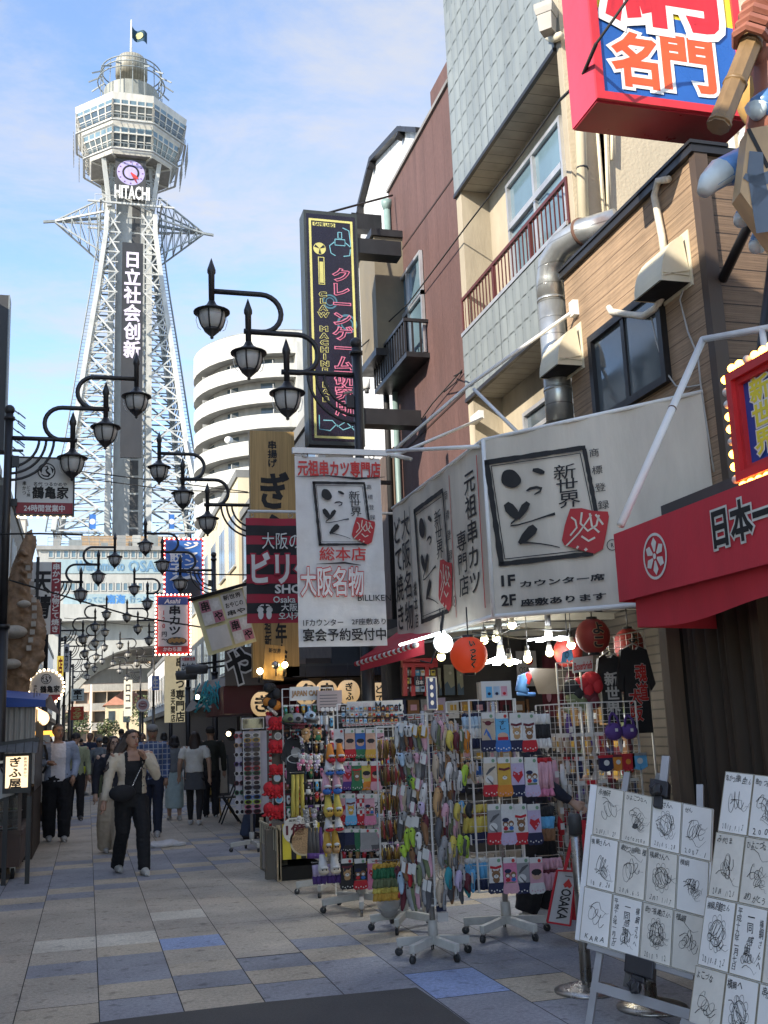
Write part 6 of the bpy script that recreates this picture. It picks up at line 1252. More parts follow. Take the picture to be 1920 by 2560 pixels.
# --- generic hanging goods, drawn on a frame whose origin is the top centre of the item
def sock(fr,w,h,top,toe,motif,lab,grp,foot=True):
    q=MB(); mt,mo=C(top),C(toe); z=-h*.70
    q.prism([(-w*.46,-h*.12),(-w*.47,z),(w*.47,z),(w*.46,-h*.12)],fr,0,.014,mt)
    q.prism([(-w*.47,z),(-w*.55,-h*.82),(-w*.56,-h*.95),(-w*.42,-h),(-w*.14,-h*.985),(-w*.10,-h*.93),(-w*.05,-h),(w*.40,-h*.99),(w*.55,-h*.93),(w*.54,-h*.82),(w*.47,z)][::-1],fr,0,.018,mo)
    q.slab(fr,-w*.44,-h*.15,w*.44,0,.002,.018,card_w); q.disc(fr,w*.22,-h*.09,w*.12,w*.12,.0195,cardg if rg.random()<.8 else inkr,12); q.tube([fr.p(0,0,.01),fr.p(0,.02,.01)],.003,chrome,5)
    d=.0155; my=-h*.48
    if motif=='dog':
        a=rg.choice(('tan','brown','gold')); q.disc(fr,0,my,w*.30,w*.27,d,C(a),14); q.disc(fr,0,my-w*.3,w*.24,w*.22,d+.0004,C(a),12); q.disc(fr,0,my-w*.1,w*.17,w*.12,d+.001,card_w,12)
        for s in (-1,1): q.poly([(s*w*.12,my+w*.2),(s*w*.3,my+w*.18),(s*w*.28,my+w*.42)][::s],fr,d+.0005,C(a)); q.disc(fr,s*w*.1,my+w*.02,w*.03,w*.035,d+.0018,ink,8)
        q.disc(fr,0,my-w*.07,w*.04,w*.03,d+.002,ink,8); q.stroke([(-w*.4,my+w*.5),(0,my+w*.42),(w*.4,my+w*.52)],w*.16,fr,d,C(rg.choice(('red','maroon'))))
    elif motif=='bird':
        q.disc(fr,0,my+w*.55,w*.24,w*.16,d,C('maroon'),12); q.stroke([(-w*.4,my+w*.66),(0,my+w*.55),(w*.42,my+w*.62)],w*.06,fr,d+.001,C('maroon')); q.stroke([(w*.2,my-w*.6),(0,my-w*.2),(-w*.15,my+w*.1),(-w*.35,my-w*.25)],[w*.05,w*.2,w*.22,w*.05],fr,d,C('blue'))
    elif motif=='bowl':
        q.text('すし',fr,-w*.25,my+w*.1,w*.3,my+w*.75,ink,.01,d,vert=True); q.disc(fr,0,my-w*.3,w*.38,w*.24,d,C('peach'),14); q.rect(fr,-w*.38,my-w*.58,w*.38,my-w*.36,d+.001,C('red')); q.rect(fr,-w*.4,my-w*.9,w*.4,my-w*.6,d,C('brown'))
    elif motif=='heart':
        q.poly([(0,my-w*.45),(w*.38,my+w*.05),(w*.3,my+w*.35),(0,my+w*.2),(-w*.3,my+w*.35),(-w*.38,my+w*.05)],fr,d,C('red'))
        for i in range(6): q.disc(fr,w*rg.uniform(-.3,.3),my+w*rg.uniform(-.2,.8),w*.06,w*.06,d+.001+i*.0002,C('rose' if i%2 else 'lilac'),8)
    elif motif=='twins':
        for s in (-1,1): q.disc(fr,s*w*.2,my,w*.2,w*.2,d+.0003*s,C('brown'),12); q.disc(fr,s*w*.2,my-w*.05,w*.12,w*.1,d+.001,card_w,10); q.disc(fr,s*w*.2,my-w*.3,w*.17,w*.13,d+.0016,C('red' if s<0 else 'blue'),10)
        q.disc(fr,-w*.18,my+w*.25,w*.25,w*.14,d+.0015,C('navy'),12); q.rect(fr,-w*.35,my-w*.62,w*.35,my-w*.45,d,C('olive'))
    elif motif=='face':
        q.disc(fr,0,my,w*.36,w*.3,d,C('peach'),14); q.disc(fr,0,my+w*.18,w*.37,w*.2,d+.0004,C('black'),14)
        for s in (-1,1): q.disc(fr,s*w*.13,my,w*.04,w*.05,d+.001,ink,8)
    elif motif=='check':
        for i in range(4):
            for j in range(7):
                if (i+j)%2: q.rect(fr,-w*.45+i*w*.225,-h*.18-(j+1)*h*.115,-w*.45+(i+1)*w*.225,-h*.18-j*h*.115,d,card_w)
        q.rect(fr,-w*.44,my-w*.1,w*.44,my+w*.18,d+.001,card_w); q.text('JAPAN',fr,-w*.4,my-w*.05,w*.4,my+w*.13,ink,.03,d+.002)
    elif motif=='kanji':
        q.text('大阪',fr,-w*.3,my-w*.5,w*.3,my+w*.75,ink,.03,d,vert=True); q.disc(fr,0,-h*.84,w*.3,w*.26,.0185,C('grey'),12)
    elif motif=='crane':
        q.stroke([(-w*.3,my+w*.1),(0,my+w*.4),(w*.35,my+w*.6)],[w*.1,w*.22,w*.1],fr,d,C('darkgrey')); q.disc(fr,-w*.1,my-w*.2,w*.3,w*.26,d,card_w,12); q.stroke([(w*.3,my-w*.9),(w*.1,my-w*.5),(-w*.25,my-w*.1)],[w*.05,w*.12,w*.05],fr,d+.001,C('darkgrey'))
    for i in range(5): q.disc(fr,w*(-.38+.19*i),-h*(.90+.03*(i%2)),w*.05,w*.05,.0185,card_w if toe in ('navy','red','blue','black','green') else C('rose'),7)
    return q.build('sock_pair',label=lab,cat='socks',group=grp)
def strips(fr,W_,h,cols,n,lab,grp,nm='sock_bundle',cat='socks'):
    """socks seen edge-on, packed along a hook: one bundle"""
    q=MB()
    for i in range(n):
        x=-W_/2+W_*(i+.5)/n; wv_=W_/n*.34; y=0; dx=rg.uniform(-.006,.006)
        for m,f in cols:
            P=[fr.p(x+dx*k,-h*(y+f*k/3),.012+.006*math.sin(i*2+k+y*5)) for k in range(4)]
            q.tube(P,[(wv_*rg.uniform(.8,1.15),.022)]*4,C(m),6); y+=f
    q.bar(fr.p(-W_/2-.01,.02,.0),fr.p(W_/2+.01,.02,0),.008,.008,chrome); q.bar(fr.p(-W_/2,.02,-.05),fr.p(-W_/2,.02,.03),.005,.005,chrome); q.bar(fr.p(W_/2,.02,-.05),fr.p(W_/2,.02,.03),.005,.005,chrome)
    return q.build(nm,label=lab,cat=cat,group=grp)
def pouch(fr,w,h,col,tilt,lab,grp,tagc=True):
    q=MB(); m=C(col); c,s=math.cos(tilt),math.sin(tilt); rot=lambda x,y,d: fr.p(x*c-y*s,x*s+y*c,d)
    q.tube([rot(w*.06*math.sin(k*1.1),-h*k/8,.02+.004*math.sin(k)) for k in range(9)],[(w*.5*f,.022*f+.004) for f in (.35,.78,.95,1,.95,.85,.7,.48,.15)],m,10)
    q.tube([rot(-w*.25,-h*k/6,.036) for k in range(1,6)],.004,C('darkgrey'),4); q.ball(rot(w*.16,-h*.16,.044),.007,ink,6,4)
    q.tube([rot(0,0,.02),fr.p(0,.035,.0)],.002,chrome,4)
    if tagc: q.add([fr.p(w*.2,.01,.05),fr.p(w*.2+.03,.0,.05),fr.p(w*.2+.02,-.07,.055),fr.p(w*.2-.01,-.06,.055)],[(3,2,1,0)],card_w)
    return q.build('animal_pouch',label=lab,cat='pouch',group=grp)
def price_tag(q,fr,x,y,w=.05,h=.03): q.slab(fr,x-w/2,y,x+w/2,y+h,.03,.032,card_w); q.rect(fr,x-w*.4,y+h*.25,x+w*.4,y+h*.5,.0335,inkr); q.rect(fr,x-w*.4,y+h*.62,x+w*.4,y+h*.8,.0335,ink)
def plush(p,s,body,head,ear,lab,grp,ribbon=None):
    q=MB(); q.ball(p+V((0,0,-.55*s)),(.36*s,.3*s,.42*s),C(body),10,7); q.ball(p,(.46*s,.36*s,.40*s),C(head),12,8)
    for k in (-1,1):
        q.ball(p+V((k*.34*s,.02,.36*s)),(.16*s,.1*s,.17*s),C(ear),8,6); q.ball(p+V((k*.16*s,-.34*s,.04*s)),.05*s,ink,6,5); q.ball(p+V((k*.34*s,-.08*s,-.45*s)),(.13*s,.14*s,.22*s),C(head),8,5); q.ball(p+V((k*.2*s,-.12*s,-.95*s)),(.15*s,.18*s,.14*s),C(head),8,5)
    q.ball(p+V((0,-.36*s,-.08*s)),(.12*s,.06*s,.09*s),C('white'),8,5)
    if ribbon: q.ball(p+V((.12*s,-.3*s,.34*s)),(.2*s,.06*s,.1*s),C(ribbon),8,5)
    return q.build('plush_toy',label=lab,cat='plush toy',group=grp)

# --- near wire rack with animal pouches
t=thing('wire_rack',gp(1085,2392),'white wire corner rack on a five armed base nearest the camera, hung with animal pouches','display rack'); c=gp(1085,2392); star_base(t,c,.26,5,-PI/2+.35,1.66)
K=ony(1089,2264,c.y-.12); Lf=ony(1019,2250,c.y+.06); Rt=ony(1141,2246,c.y+.10); topz=ony(1089,1784,c.y-.12).z; HK=topz-K.z
vL=V((K.x-Lf.x,K.y-Lf.y,0)); vR=V((Rt.x-K.x,Rt.y-K.y,0)); fL=Fr((Lf.x,Lf.y,K.z),vL.normalized(),(0,0,1)); fR=Fr((K.x,K.y,K.z),vR.normalized(),(0,0,1))
q=MB(); grid(q,fL,vL.length,HK,.07,.045); q.build('grid_panel',t); q=MB(); grid(q,fR,vR.length,HK,.07,.045); q.build('grid_panel',t)
q=MB()
for fr,l in ((fL,vL.length),(fR,vR.length)):
    for j in range(6):
        for i in range(3): q=MB(); price_tag(q,fr,l*(.2+.3*i)+rg.uniform(-.02,.02),HK*(.05+.185*j)+rg.uniform(-.02,.02)); q.bar(fr.p(l*(.2+.3*i),HK*(.13+.175*j),0),fr.p(l*(.2+.3*i),HK*(.13+.175*j)-.01,.09),.004,.004,chrome); q.build('price_tag',t)
z2=lambda x,y: (940+x/3.95,1740+y/3.95)
PO=[(300,270,55,130,'paleblue',0,'L'),(355,290,40,110,'white',.1,'L'),(395,290,40,110,'white',-.1,'L'),(440,290,60,120,'gold',.05,'L'),(490,290,60,125,'gold',-.05,'L'),(540,295,60,120,'gold',.1,'L'),
      (285,560,45,115,'white',.25,'L'),(325,560,45,130,'paleblue',.1,'L'),(365,560,45,125,'white',0,'L'),(405,555,45,110,'grey',.1,'L'),(470,560,38,100,'rose',.1,'L'),(515,565,38,105,'pink',.1,'L'),(555,570,38,100,'rose',0,'L'),
      (380,780,40,110,'green',0,'L'),(437,800,38,115,'lime',.05,'L'),(490,810,40,120,'rose',-.05,'L'),(240,880,45,130,'brown',-.2,'L'),
      (420,1040,50,130,'rose',.0,'L'),(480,1040,40,120,'cream',0,'L'),(525,1040,45,120,'lilac',.05,'L'),(345,1130,40,95,'grey',0,'L'),
      (365,1300,62,225,'lime',-.05,'L'),(415,1290,60,190,'lime',.1,'L'),(455,1370,50,190,'grey',-.1,'L'),(495,1330,45,170,'white',0,'L'),(340,1460,50,120,'lime',.2,'L'),
      (305,1720,48,220,'paleblue',0,'L'),(350,1620,60,190,'brown',.2,'L'),(400,1640,56,230,'red',-.05,'L'),(452,1640,40,200,'cream',.05,'L'),(490,1650,36,210,'olive',0,'L'),(255,1670,40,150,'maroon',.1,'L'),
      (610,345,60,205,'yellow',.15,'R'),(730,335,60,235,'olive',0,'R'),(800,345,62,225,'orange',-.05,'R'),(660,360,40,190,'maroon',.1,'R'),
      (645,655,60,235,'white',-.1,'R'),(700,700,48,190,'grey',.1,'R'),(740,740,45,200,'white',.05,'R'),(770,680,48,210,'lime',-.2,'R'),(845,650,50,230,'beige',.2,'R'),(805,660,46,160,'tan',0,'R'),
      (600,1060,46,220,'rose',0,'R'),(632,1030,40,190,'grey',.1,'R'),(690,1060,50,180,'yellow',.05,'R'),(722,1040,44,110,'sky',-.15,'R'),(800,1050,56,160,'black',0,'R'),
      (597,1380,46,240,'grey',0,'R'),(680,1380,55,215,'yellow',0,'R'),(740,1370,46,210,'lime',.05,'R'),(768,1400,40,190,'darkgrey',.1,'R'),(795,1380,50,225,'lime',0,'R'),
      (612,1690,55,225,'teal',.1,'R'),(685,1720,52,210,'lilac',0,'R'),(730,1660,55,230,'grey',.1,'R'),(765,1750,40,200,'maroon',.15,'R'),(795,1760,60,230,'teal',.0,'R'),(835,1710,62,230,'sky',-.1,'R')]
cnt={}
for x,y,w_,h_,col,ti,sd_ in PO:
    fr0=fL if sd_=='L' else fR; a=pf(fr0,*z2(x,y)); u=pf(fr0,*z2(x+w_,y)); dn=pf(fr0,*z2(x,y+h_)); W_=min(.075,abs(u[0]-a[0])*1.1); H_=abs(a[1]-dn[1])
    fr=Fr(fr0.p(a[0],a[1],rg.uniform(.035,.085)),fr0.r,fr0.u); row=1+min(5,int((y-150)/270)); k=(col,row,sd_); cnt[k]=cnt.get(k,0)+1
    pouch(fr,W_,H_,col,ti,'%s animal pouch%s, %s row, %s panel of nearest rack'%(col,'' if cnt[k]==1 else ', %s of its colour'%nth(cnt[k]-1),nth(row-1),'left' if sd_=='L' else 'right'),'animal pouches on the nearest wire rack',rg.random()<.4)
for px,py,col,w_ in ((1014,2236,'red',.055),(1057,2240,'sky',.05)):
    q=MB(); p=ony(px,py,c.y+.1); q.lathe([(w_*.2,-.015),(w_,-.02),(w_,0),(w_*.9,.012)],p,C(col),16); q.build('toy_bowl',label=col+' shallow toy bowl at the foot of the nearest wire rack',cat='toy')
q=MB(); p=ony(1106,2292,c.y-.05); q.cbox(p,(.075,.03,.06),plastic); q.cbox(p+V((-.005,.0,.065)),(.07,.012,.06),C('navy')); q.build('plastic_packet',label='small clear packet hanging at the foot of the nearest rack pole',cat='packet')

EX=('grey','darkgrey','brown','beige','white','olive','tan','maroon','grey','darkgrey','rose','brown')
for sd_,fr0,l in (('left',fL,vL.length),('right',fR,vR.length)):
    for j in range(6):
        for i in range(7): col=EX[(i*5+j*3+(4 if sd_=='left' else 0))%12]; pouch(Fr(fr0.p(l*(.08+.14*i)+rg.uniform(-.01,.01),HK*(.955-.165*j)+rg.uniform(-.03,.02),rg.uniform(.01,.03)),fr0.r,fr0.u),.05,rg.uniform(.15,.21),col,rg.uniform(-.2,.2),'%s pouch behind others, %s along the %s hook row, %s panel, nearest rack'%(col,nth(i),nth(j),sd_),'pouches farther back on the nearest wire rack',rg.random()<.5)
def packets(fr,W_,H_,nx,ny,pal,place,grp,dz=.02):
    """small wrapped goods on hooks, each a thing"""
    for j in range(ny):
        for i in range(nx):
            cc,c2=rg.choice(pal),rg.choice(pal); w_,h_=W_/nx*rg.uniform(.7,.95),H_/ny*rg.uniform(.68,.92); x,y=W_*(i+.5)/nx+rg.uniform(-.006,.006),H_*(1-(j+.06)/ny); q=MB(); f2=Fr(fr.p(x,y,dz+rg.uniform(0,.02)),fr.r,fr.u); q.slab(f2,-w_/2,-h_*.2,w_/2,0,-.003,.004,card_w if rg.random()<.6 else C(c2))
            q.tube([f2.p(0,-h_*.2,.006),f2.p(rg.uniform(-.1,.1)*w_,-h_*.5,.012),f2.p(0,-h_*.8,.012),f2.p(0,-h_,.006)],[(w_*.38,.010),(w_*.46,.018),(w_*.42,.016),(w_*.2,.006)],C(cc),8); q.disc(f2,0,-h_*.5,w_*.2,h_*.14,.033,C(c2),8); q.build('wrapped_gift',label='%s wrapped gift, %s from left, %s row, %s'%(cc,nth(i),nth(j),place),cat='souvenir',group=grp)
MIX=('red','rose','yellow','sky','navy','white','gold','green','purple','tan','brown','grey','pink','black','maroon')
# --- keyring rack just behind
c=gp(1012,2322); t=thing('keyring_rack',c,'white wire rack of golden keyrings, second from the camera','display rack'); star_base(t,c,.27,5,-PI/2+.75,1.5,.022)
p0=ony(957,2262,c.y-.1); p1=ony(1050,2262,c.y-.1); zt_=ony(957,1832,c.y-.1).z; zb_=ony(957,2075,c.y-.1).z; fr=fy((p0.x,c.y-.1,p0.z)); WK=p1.x-p0.x
q=MB(); fr_g=Fr((p0.x,c.y-.09,p0.z+.05),(1,0,0),(0,0,1)); grid(q,fr_g,WK,zt_-p0.z,.12,.1); q.build('grid_panel',t)
q=MB()
for j in range(6):
    for i in range(2): q=MB(); price_tag(q,fr_g,WK*(.3+.5*i),.12+j*.205); q.build('price_tag',t)
goldk=[M('keyring_gold',(.42,.26,.06),.35,metal=.6,var=.3,sc=30),M('keyring_bronze',(.22,.13,.05),.45,metal=.4,var=.3,sc=30),M('keyring_dark',(.07,.055,.045),.5,var=.3),M('keyring_red',(.36,.06,.05),.45)]
for j in range(6):
    for i in range(10):
        z=zt_-.06-j*.205; x=p0.x+WK*(i+.5)/10; y=c.y-.12-.02*(i%2); q=MB(); q.tube(arc((x,y,z+.015),.012,0,2*PI,8,(1,0,0),(0,0,1)),.002,chrome,4)
        for k in range(3): q.tube([V((x+rg.uniform(-.006,.006),y-.012*k,z)),V((x+rg.uniform(-.01,.01),y-.012*k,z-.05)),V((x+rg.uniform(-.012,.012),y-.012*k,z-rg.uniform(.1,.15)))],[.004,.012,.009],goldk[rg.choice((0,0,1,1,2,3)) if j<5 else 1],5)
        q.build('keyring',label='golden keyring bunch, %s from left in the %s row of keyring rack'%(nth(i),nth(j)),cat='keyring',group='keyring bunches on the keyring rack')
strips(fy(ony(965,2158,c.y-.25)),.20,.27,(('gold',.12),('green',.28),('olive',.25),('yellow',.15),('gold',.2)),10,'green and orange strap bundle fanned below the keyring rack',None,'strap_bundle','straps')
q=MB(); p=ony(972,2262,c.y-.1); q.ball(p+V((0,0,.02)),(.10,.09,.09),plastic,10,7); q.ball(p+V((0,0,-.03)),(.075,.07,.07),C('grey'),10,6); q.build('plastic_bag',label='clear plastic bag hung on the pole of the keyring rack',cat='bag')

# --- tall sock rack under the awning
c=gp(1268,2338); t=thing('sock_rack',c,'tall rotating sock rack on a white star base under the awning','display rack'); star_base(t,c,.33,5,-PI/2-.95,1.72,.022)
YS=c.y-.14; p0=ony(1200,2232,YS); p1=ony(1320,2232,YS); zt_=ony(1200,1750,YS).z; fr=fy((p0.x,YS+.02,p0.z)); q=MB(); grid(q,fr,p1.x-p0.x,zt_-p0.z,.075,.09); q.build('grid_panel',t)
q=MB(); fr2=Fr((p1.x,YS+.02,p0.z),V((.35,1,0)).normalized(),(0,0,1)); grid(q,fr2,.28,zt_-p0.z,.09,.09); q.build('grid_panel',t); q=MB(); fr2=Fr((p0.x,YS+.02,p0.z),V((-.35,1,0)).normalized(),(0,0,1)); grid(q,fr2,.28,zt_-p0.z,.09,.09); q.build('grid_panel',t)
SG='sock pairs facing the street on the tall sock rack'
rows=[(1782,1880,((1217,'beige','navy','bird','beige sock pair with navy toes and blue bird'),(1252,'sky','blue','bowl','bright blue sock pair with sushi bowl'),(1287,'white','navy','dog','white sock pair with navy toes and standing dog'),(1318,'white','red','dog','white sock pair with red toes and dog in red cap'))),
        (1893,1992,((1222,'cream','red','crane','cream sock pair with plain red toes'),(1257,'gold','orange','dog','orange yellow sock pair with dark dog'),(1290,'lilac','navy','heart','lilac sock pair with red heart and navy toes'),(1325,'white','lilac','twins','white sock pair with two small faces'))),
        (2010,2112,((1232,'grey','red','crane','grey sock pair with white figure and red toes'),(1266,'white','lilac','twins','white lilac sock pair with two faces'),(1298,'white','red','dog','white sock pair with yellow dog and red toes'),(1332,'lilac','navy','heart','lilac sock pair with navy toes and heart'))),
        (2143,2234,((1236,'white','navy','dog','black headed sock pair with small dog'),(1272,'pink','rose','twins','all pink sock pair with figure'),(1304,'grey','navy','crane','grey navy sock pair with mountain'),(1337,'rose','white','face','pink white sock pair with cat face')))]
for j,(y0,y1,it) in enumerate(rows):
    for i,(px,a,d_,mo,lb) in enumerate(it):
        p=ony(px,y0,YS-.03-.01*(i%2)); h_=p.z-ony(px,y1,YS-.03).z; sock(fy(p),.112,h_,a,d_,mo,lb+' in the %s row'%('top','second','third','bottom')[j],SG)
for j,(y0,y1,px0,px1,cl,n_,lb) in enumerate(((1785,1870,1152,1198,(('navy',.08),('paleblue',.35),('white',.3),('navy',.27)),5,'light blue and navy sock bundle, top row left'),(1900,1985,1158,1200,(('black',.2),('blue',.3),('white',.2),('black',.3)),5,'black and blue sock bundle, second row left'),(2012,2108,1160,1213,(('yellow',.2),('brown',.1),('yellow',.42),('navy',.28)),10,'yellow sock bundle with navy toes, third row left'),(2145,2225,1162,1217,(('white',.15),('sky',.5),('navy',.35)),8,'sky blue and navy sock bundle, bottom row left'),
                                            (1785,1870,1332,1368,(('white',.3),('black',.42),('white',.28)),5,'black and white sock bundle, top row right'),(1895,1990,1340,1372,(('red',.1),('rose',.7),('pink',.2)),5,'pink striped sock bundle, second row right'),(2015,2100,1348,1382,(('black',.3),('sky',.35),('brown',.35)),5,'black blue brown sock bundle, third row right'),(2145,2222,1348,1398,(('rose',.35),('maroon',.1),('rose',.55)),7,'rose pink sock bundle, bottom row right'))):
    p=ony((px0+px1)/2,y0,YS+(.1 if j<4 else .06)); h_=p.z-ony((px0+px1)/2,y1,YS+.1).z; W_=ony(px1,y0,YS+.1).x-ony(px0,y0,YS+.1).x; strips(fy(p),W_,h_,cl,n_,lb+' of the tall sock rack','edge-on sock bundles at the sides of the tall sock rack')
q=MB(); fr=fy(ony(1199,1752,YS)); x1=ony(1280,1752,YS).x-fr.o.x; q.slab(fr,.02,0,x1,.145,-.01,0,card_w); q.slab(fr,-.0,0,.02,.14,-.05,-.005,C('beige'))
for i,cc in enumerate(('sky','paleblue','rose')): q.rect(fr,.055+.062*i,.02+.02*i%.03,.105+.062*i,.105,.003,C(cc)); q.disc(fr,.08+.062*i,.05,.014,.012,.005,C('navy' if i<2 else 'red'),8)
q.build('picture_sign',label='white picture card with three printed squares on top of the sock rack',cat='sign')

# --- wide rack of character socks, slippers, plush
c=gp(905,2274); t=thing('wide_rack',c,'wide wire rack of children\'s socks and slippers behind the keyring rack','display rack'); star_base(t,c,.36,5,-PI/2-.25,1.62,.024)
YW=c.y-.1; p0=ony(858,2215,YW); p1=ony(1000,2215,YW); zt_=ony(868,1760,YW).z; fr=fy((p0.x,YW+.03,p0.z)); q=MB(); grid(q,fr,p1.x-p0.x,zt_-p0.z,.08,.08); q.build('grid_panel',t)
packets(fy((p0.x-.02,YW+.02,p0.z+.05)),p1.x-p0.x+.04,zt_-p0.z-.35,9,8,MIX,'wide rack behind the socks','wrapped gifts on the wide rack')
bk=MB(); bk.box((p0.x-.02,YW+.05,p0.z),(p1.x+.1,YW+.06,zt_-.15),M('rack_back_dark',(.03,.028,.03),.8)); bk.build('back_board',t)
WG='small socks on the wide rack'
for j,(y0,y1,it) in enumerate(((1822,1895,((846,'white','black','face'),(873,'peach','red','face'),(899,'blue','green','face'),(925,'peach','gold','face'),(946,'rose','tan','dog'))),(1903,1975,((868,'pink','purple','heart'),(890,'green','green','dog'),(914,'yellow','orange','face'),(938,'red','rose','face'))),(1984,2062,((852,'rose','red','heart'),(875,'paleblue','sky','dog'),(903,'red','red','check'),(922,'rose','pink','twins'),(943,'white','grey','kanji'))),(2072,2128,((856,'navy','navy',None),(872,'navy','black',None),(892,'green','green',None),(912,'grey','grey',None),(932,'grey','darkgrey',None))),(2146,2222,((866,'black','black','dog'),(899,'black','red','twins'),(932,'pink','pink','heart'))))):
    for i,(px,a,d_,mo) in enumerate(it):
        p=ony(px,y0,YW-.03-.012*(i%2)); h_=p.z-ony(px,y1,YW).z; sock(fy(p),.098 if len(it)>3 else .115,h_,a,d_,mo,'%s and %s small socks, %s from left in the %s row of the wide rack'%(a,d_,nth(i),nth(j)),WG)
q=MB(); fr=fy(ony(869,1792,YW)); x1=ony(1008,1792,YW).x-fr.o.x; hS=ony(869,1745,YW).z-fr.o.z; q.slab(fr,0,0,x1,hS*.8,-.01,0,card_w); q.text('OSAKA',fr,x1*.06,hS*.12,x1*.44,hS*.66,card_w,.02,.003,edge=C('rose'),ew=.02); q.text('Magnet',fr,x1*.5,hS*.05,x1*.97,hS*.72,ink,.02,.004,edge=C('paleblue'),ew=.03); q.build('name_card',label='white card reading OSAKA Magnet above the rows of magnets',cat='sign')
for j in range(3):
    for i in range(13):
        px=858+11*i; py=1772+15*j; col=('white','paleblue','grey')[(i+j)%3] if i<6 else ('maroon','brown','tan')[(i+j)%3]; q=MB(); p=ony(px,py,YW-.02); q.cbox(p,(.030,.008,.038),C(col)); q.cbox(p+V((0,-.006,.002)),(.018,.004,.016),C(('darkgrey','sky','red','gold')[(i*3+j)%4])); q.build('magnet',label='%s magnet, %s from left in the %s magnet row of the wide rack'%(col,nth(i),nth(j)),cat='magnet',group='magnets on the wide rack')
fr=fy(ony(860,1822,YW-.02)); q=MB(); q.bar(fr.p(0,.0),fr.p(x1,.0),.008,.008,wirew); q.bar(fr.p(-.1,.12),fr.p(x1,.12),.008,.008,wirew)
for i in range(14): q.bar(fr.p(x1*i/13,.03),fr.p(x1*i/13,.02,.1),.004,.004,chrome); price_tag(q,fr,x1*i/13,.02,.035,.025)
q.build('hook_rail',t)
def slippers(px,py,w_,h_,body,toe,lab):
    q=MB(); p=ony(px,py,YW-.08)
    for s in (-1,1):
        b0=p+V((s*w_*.27,0,0)); q.tube([b0,b0+V((0,-.015,-h_*.35)),b0+V((s*.004,-.03,-h_*.75)),b0+V((0,-.03,-h_))],[(w_*.18,.02),(w_*.22,.03),(w_*.26,.045),(w_*.12,.03)],C(body),10)
        q.ball(b0+V((0,-.06,-h_*.84)),(w_*.25,.035,h_*.15),C(toe),10,6)
        for e_ in (-1,1): q.ball(b0+V((e_*w_*.09,-.085,-h_*.72)),.007,ink,6,4)
        q.ball(b0+V((0,-.08,-h_*.62)),(w_*.2,.012,h_*.07),C('white'),8,5)
    return q.build('slipper_pair',label=lab,cat='slippers',group='room slippers hung at the left of the wide rack')
slippers(836,1860,.16,.16,'orange','red','orange patterned slipper pair, highest on the wide rack'); slippers(833,1897,.17,.14,'white','blue','white slipper pair with blue soles, second from the top'); slippers(826,1930,.17,.19,'rose','blue','rose slipper pair with blue white toes, third from the top'); slippers(830,1985,.15,.19,'yellow','gold','yellow slipper pair in the middle of the wide rack'); slippers(832,2045,.16,.11,'white','red','white and red slipper pair below the yellow ones'); slippers(826,2072,.13,.20,'gold','tan','gold bear slipper pair low on the wide rack'); slippers(820,2136,.19,.16,'white','cream','white slipper pair with laces, lowest on the wide rack')
strips(fy(ony(815,2160,YW+.05)),.24,.16,(('lilac',.6),('purple',.4)),12,'lilac and purple fringe bundle beneath the white slippers',None,'fringe_bundle','socks')

# --- third stand with hanging grid, caps, plush
c=gp(828,2232); t=thing('plush_rack',c,'white star based rack with plush toys and caps behind the wide rack','display rack'); star_base(t,c,.34,5,-PI/2-.55,1.75,.03); YP=c.y-.02
p0=ony(718,2240,YP); p1=ony(850,2240,YP); zt_=ony(718,1722,YP).z; zb_=ony(760,2058,YP).z; fr=fy((p0.x,YP+.06,zb_)); q=MB(); grid(q,fr,p1.x-p0.x,zt_-zb_,.075,.08); fr2=fy((ony(835,2250,YP).x,YP-.1,ony(835,2258,YP).z)); grid(q,fr2,.26,.42,.05,.3,wirew); q.build('grid_panel',t)
packets(fy((p0.x,YP+.05,zb_+.05)),p1.x-p0.x,zt_-zb_-.2,9,9,MIX,'plush rack','wrapped gifts on the plush rack')
q=MB(); q.box((p0.x+.02,YP+.1,zb_+.05),(p1.x+.1,YP+.11,zt_-.25),M('rack_back_dark',(0,0,0))); q.build('back_board',t)
q=MB(); fr=fy(ony(725,1752,YP)); q.slab(fr,0,0,.30,.135,-.01,0,card_w); q.text('JAPAN CAP',fr,.02,.03,.29,.095,C('tan'),.02,.003,edge=C('maroon'),ew=.03); q.build('name_card',label='white card reading JAPAN CAP in colourful letters above the caps',cat='sign')
q=MB(); fr=fy(ony(795,1778,YP-.05)); q.prism([(0,0),(.22,0),(.25,.1),(.25,.2),(.0,.2),(-.01,.08)],fr,-.006,0,M('pinkish_card',(.34,.28,.28),.7)); 
for i in range(5): q.rect(fr,.02,.03+.03*i,.2,.038+.03*i,.003,C('darkgrey'))
for i in range(4): q.disc(fr,.05+.045*i,.015,.02,.022,.004,C('white'),10)
q.build('charm_card',label='pinkish charm card with printed lines beside the cap sign',cat='sign')
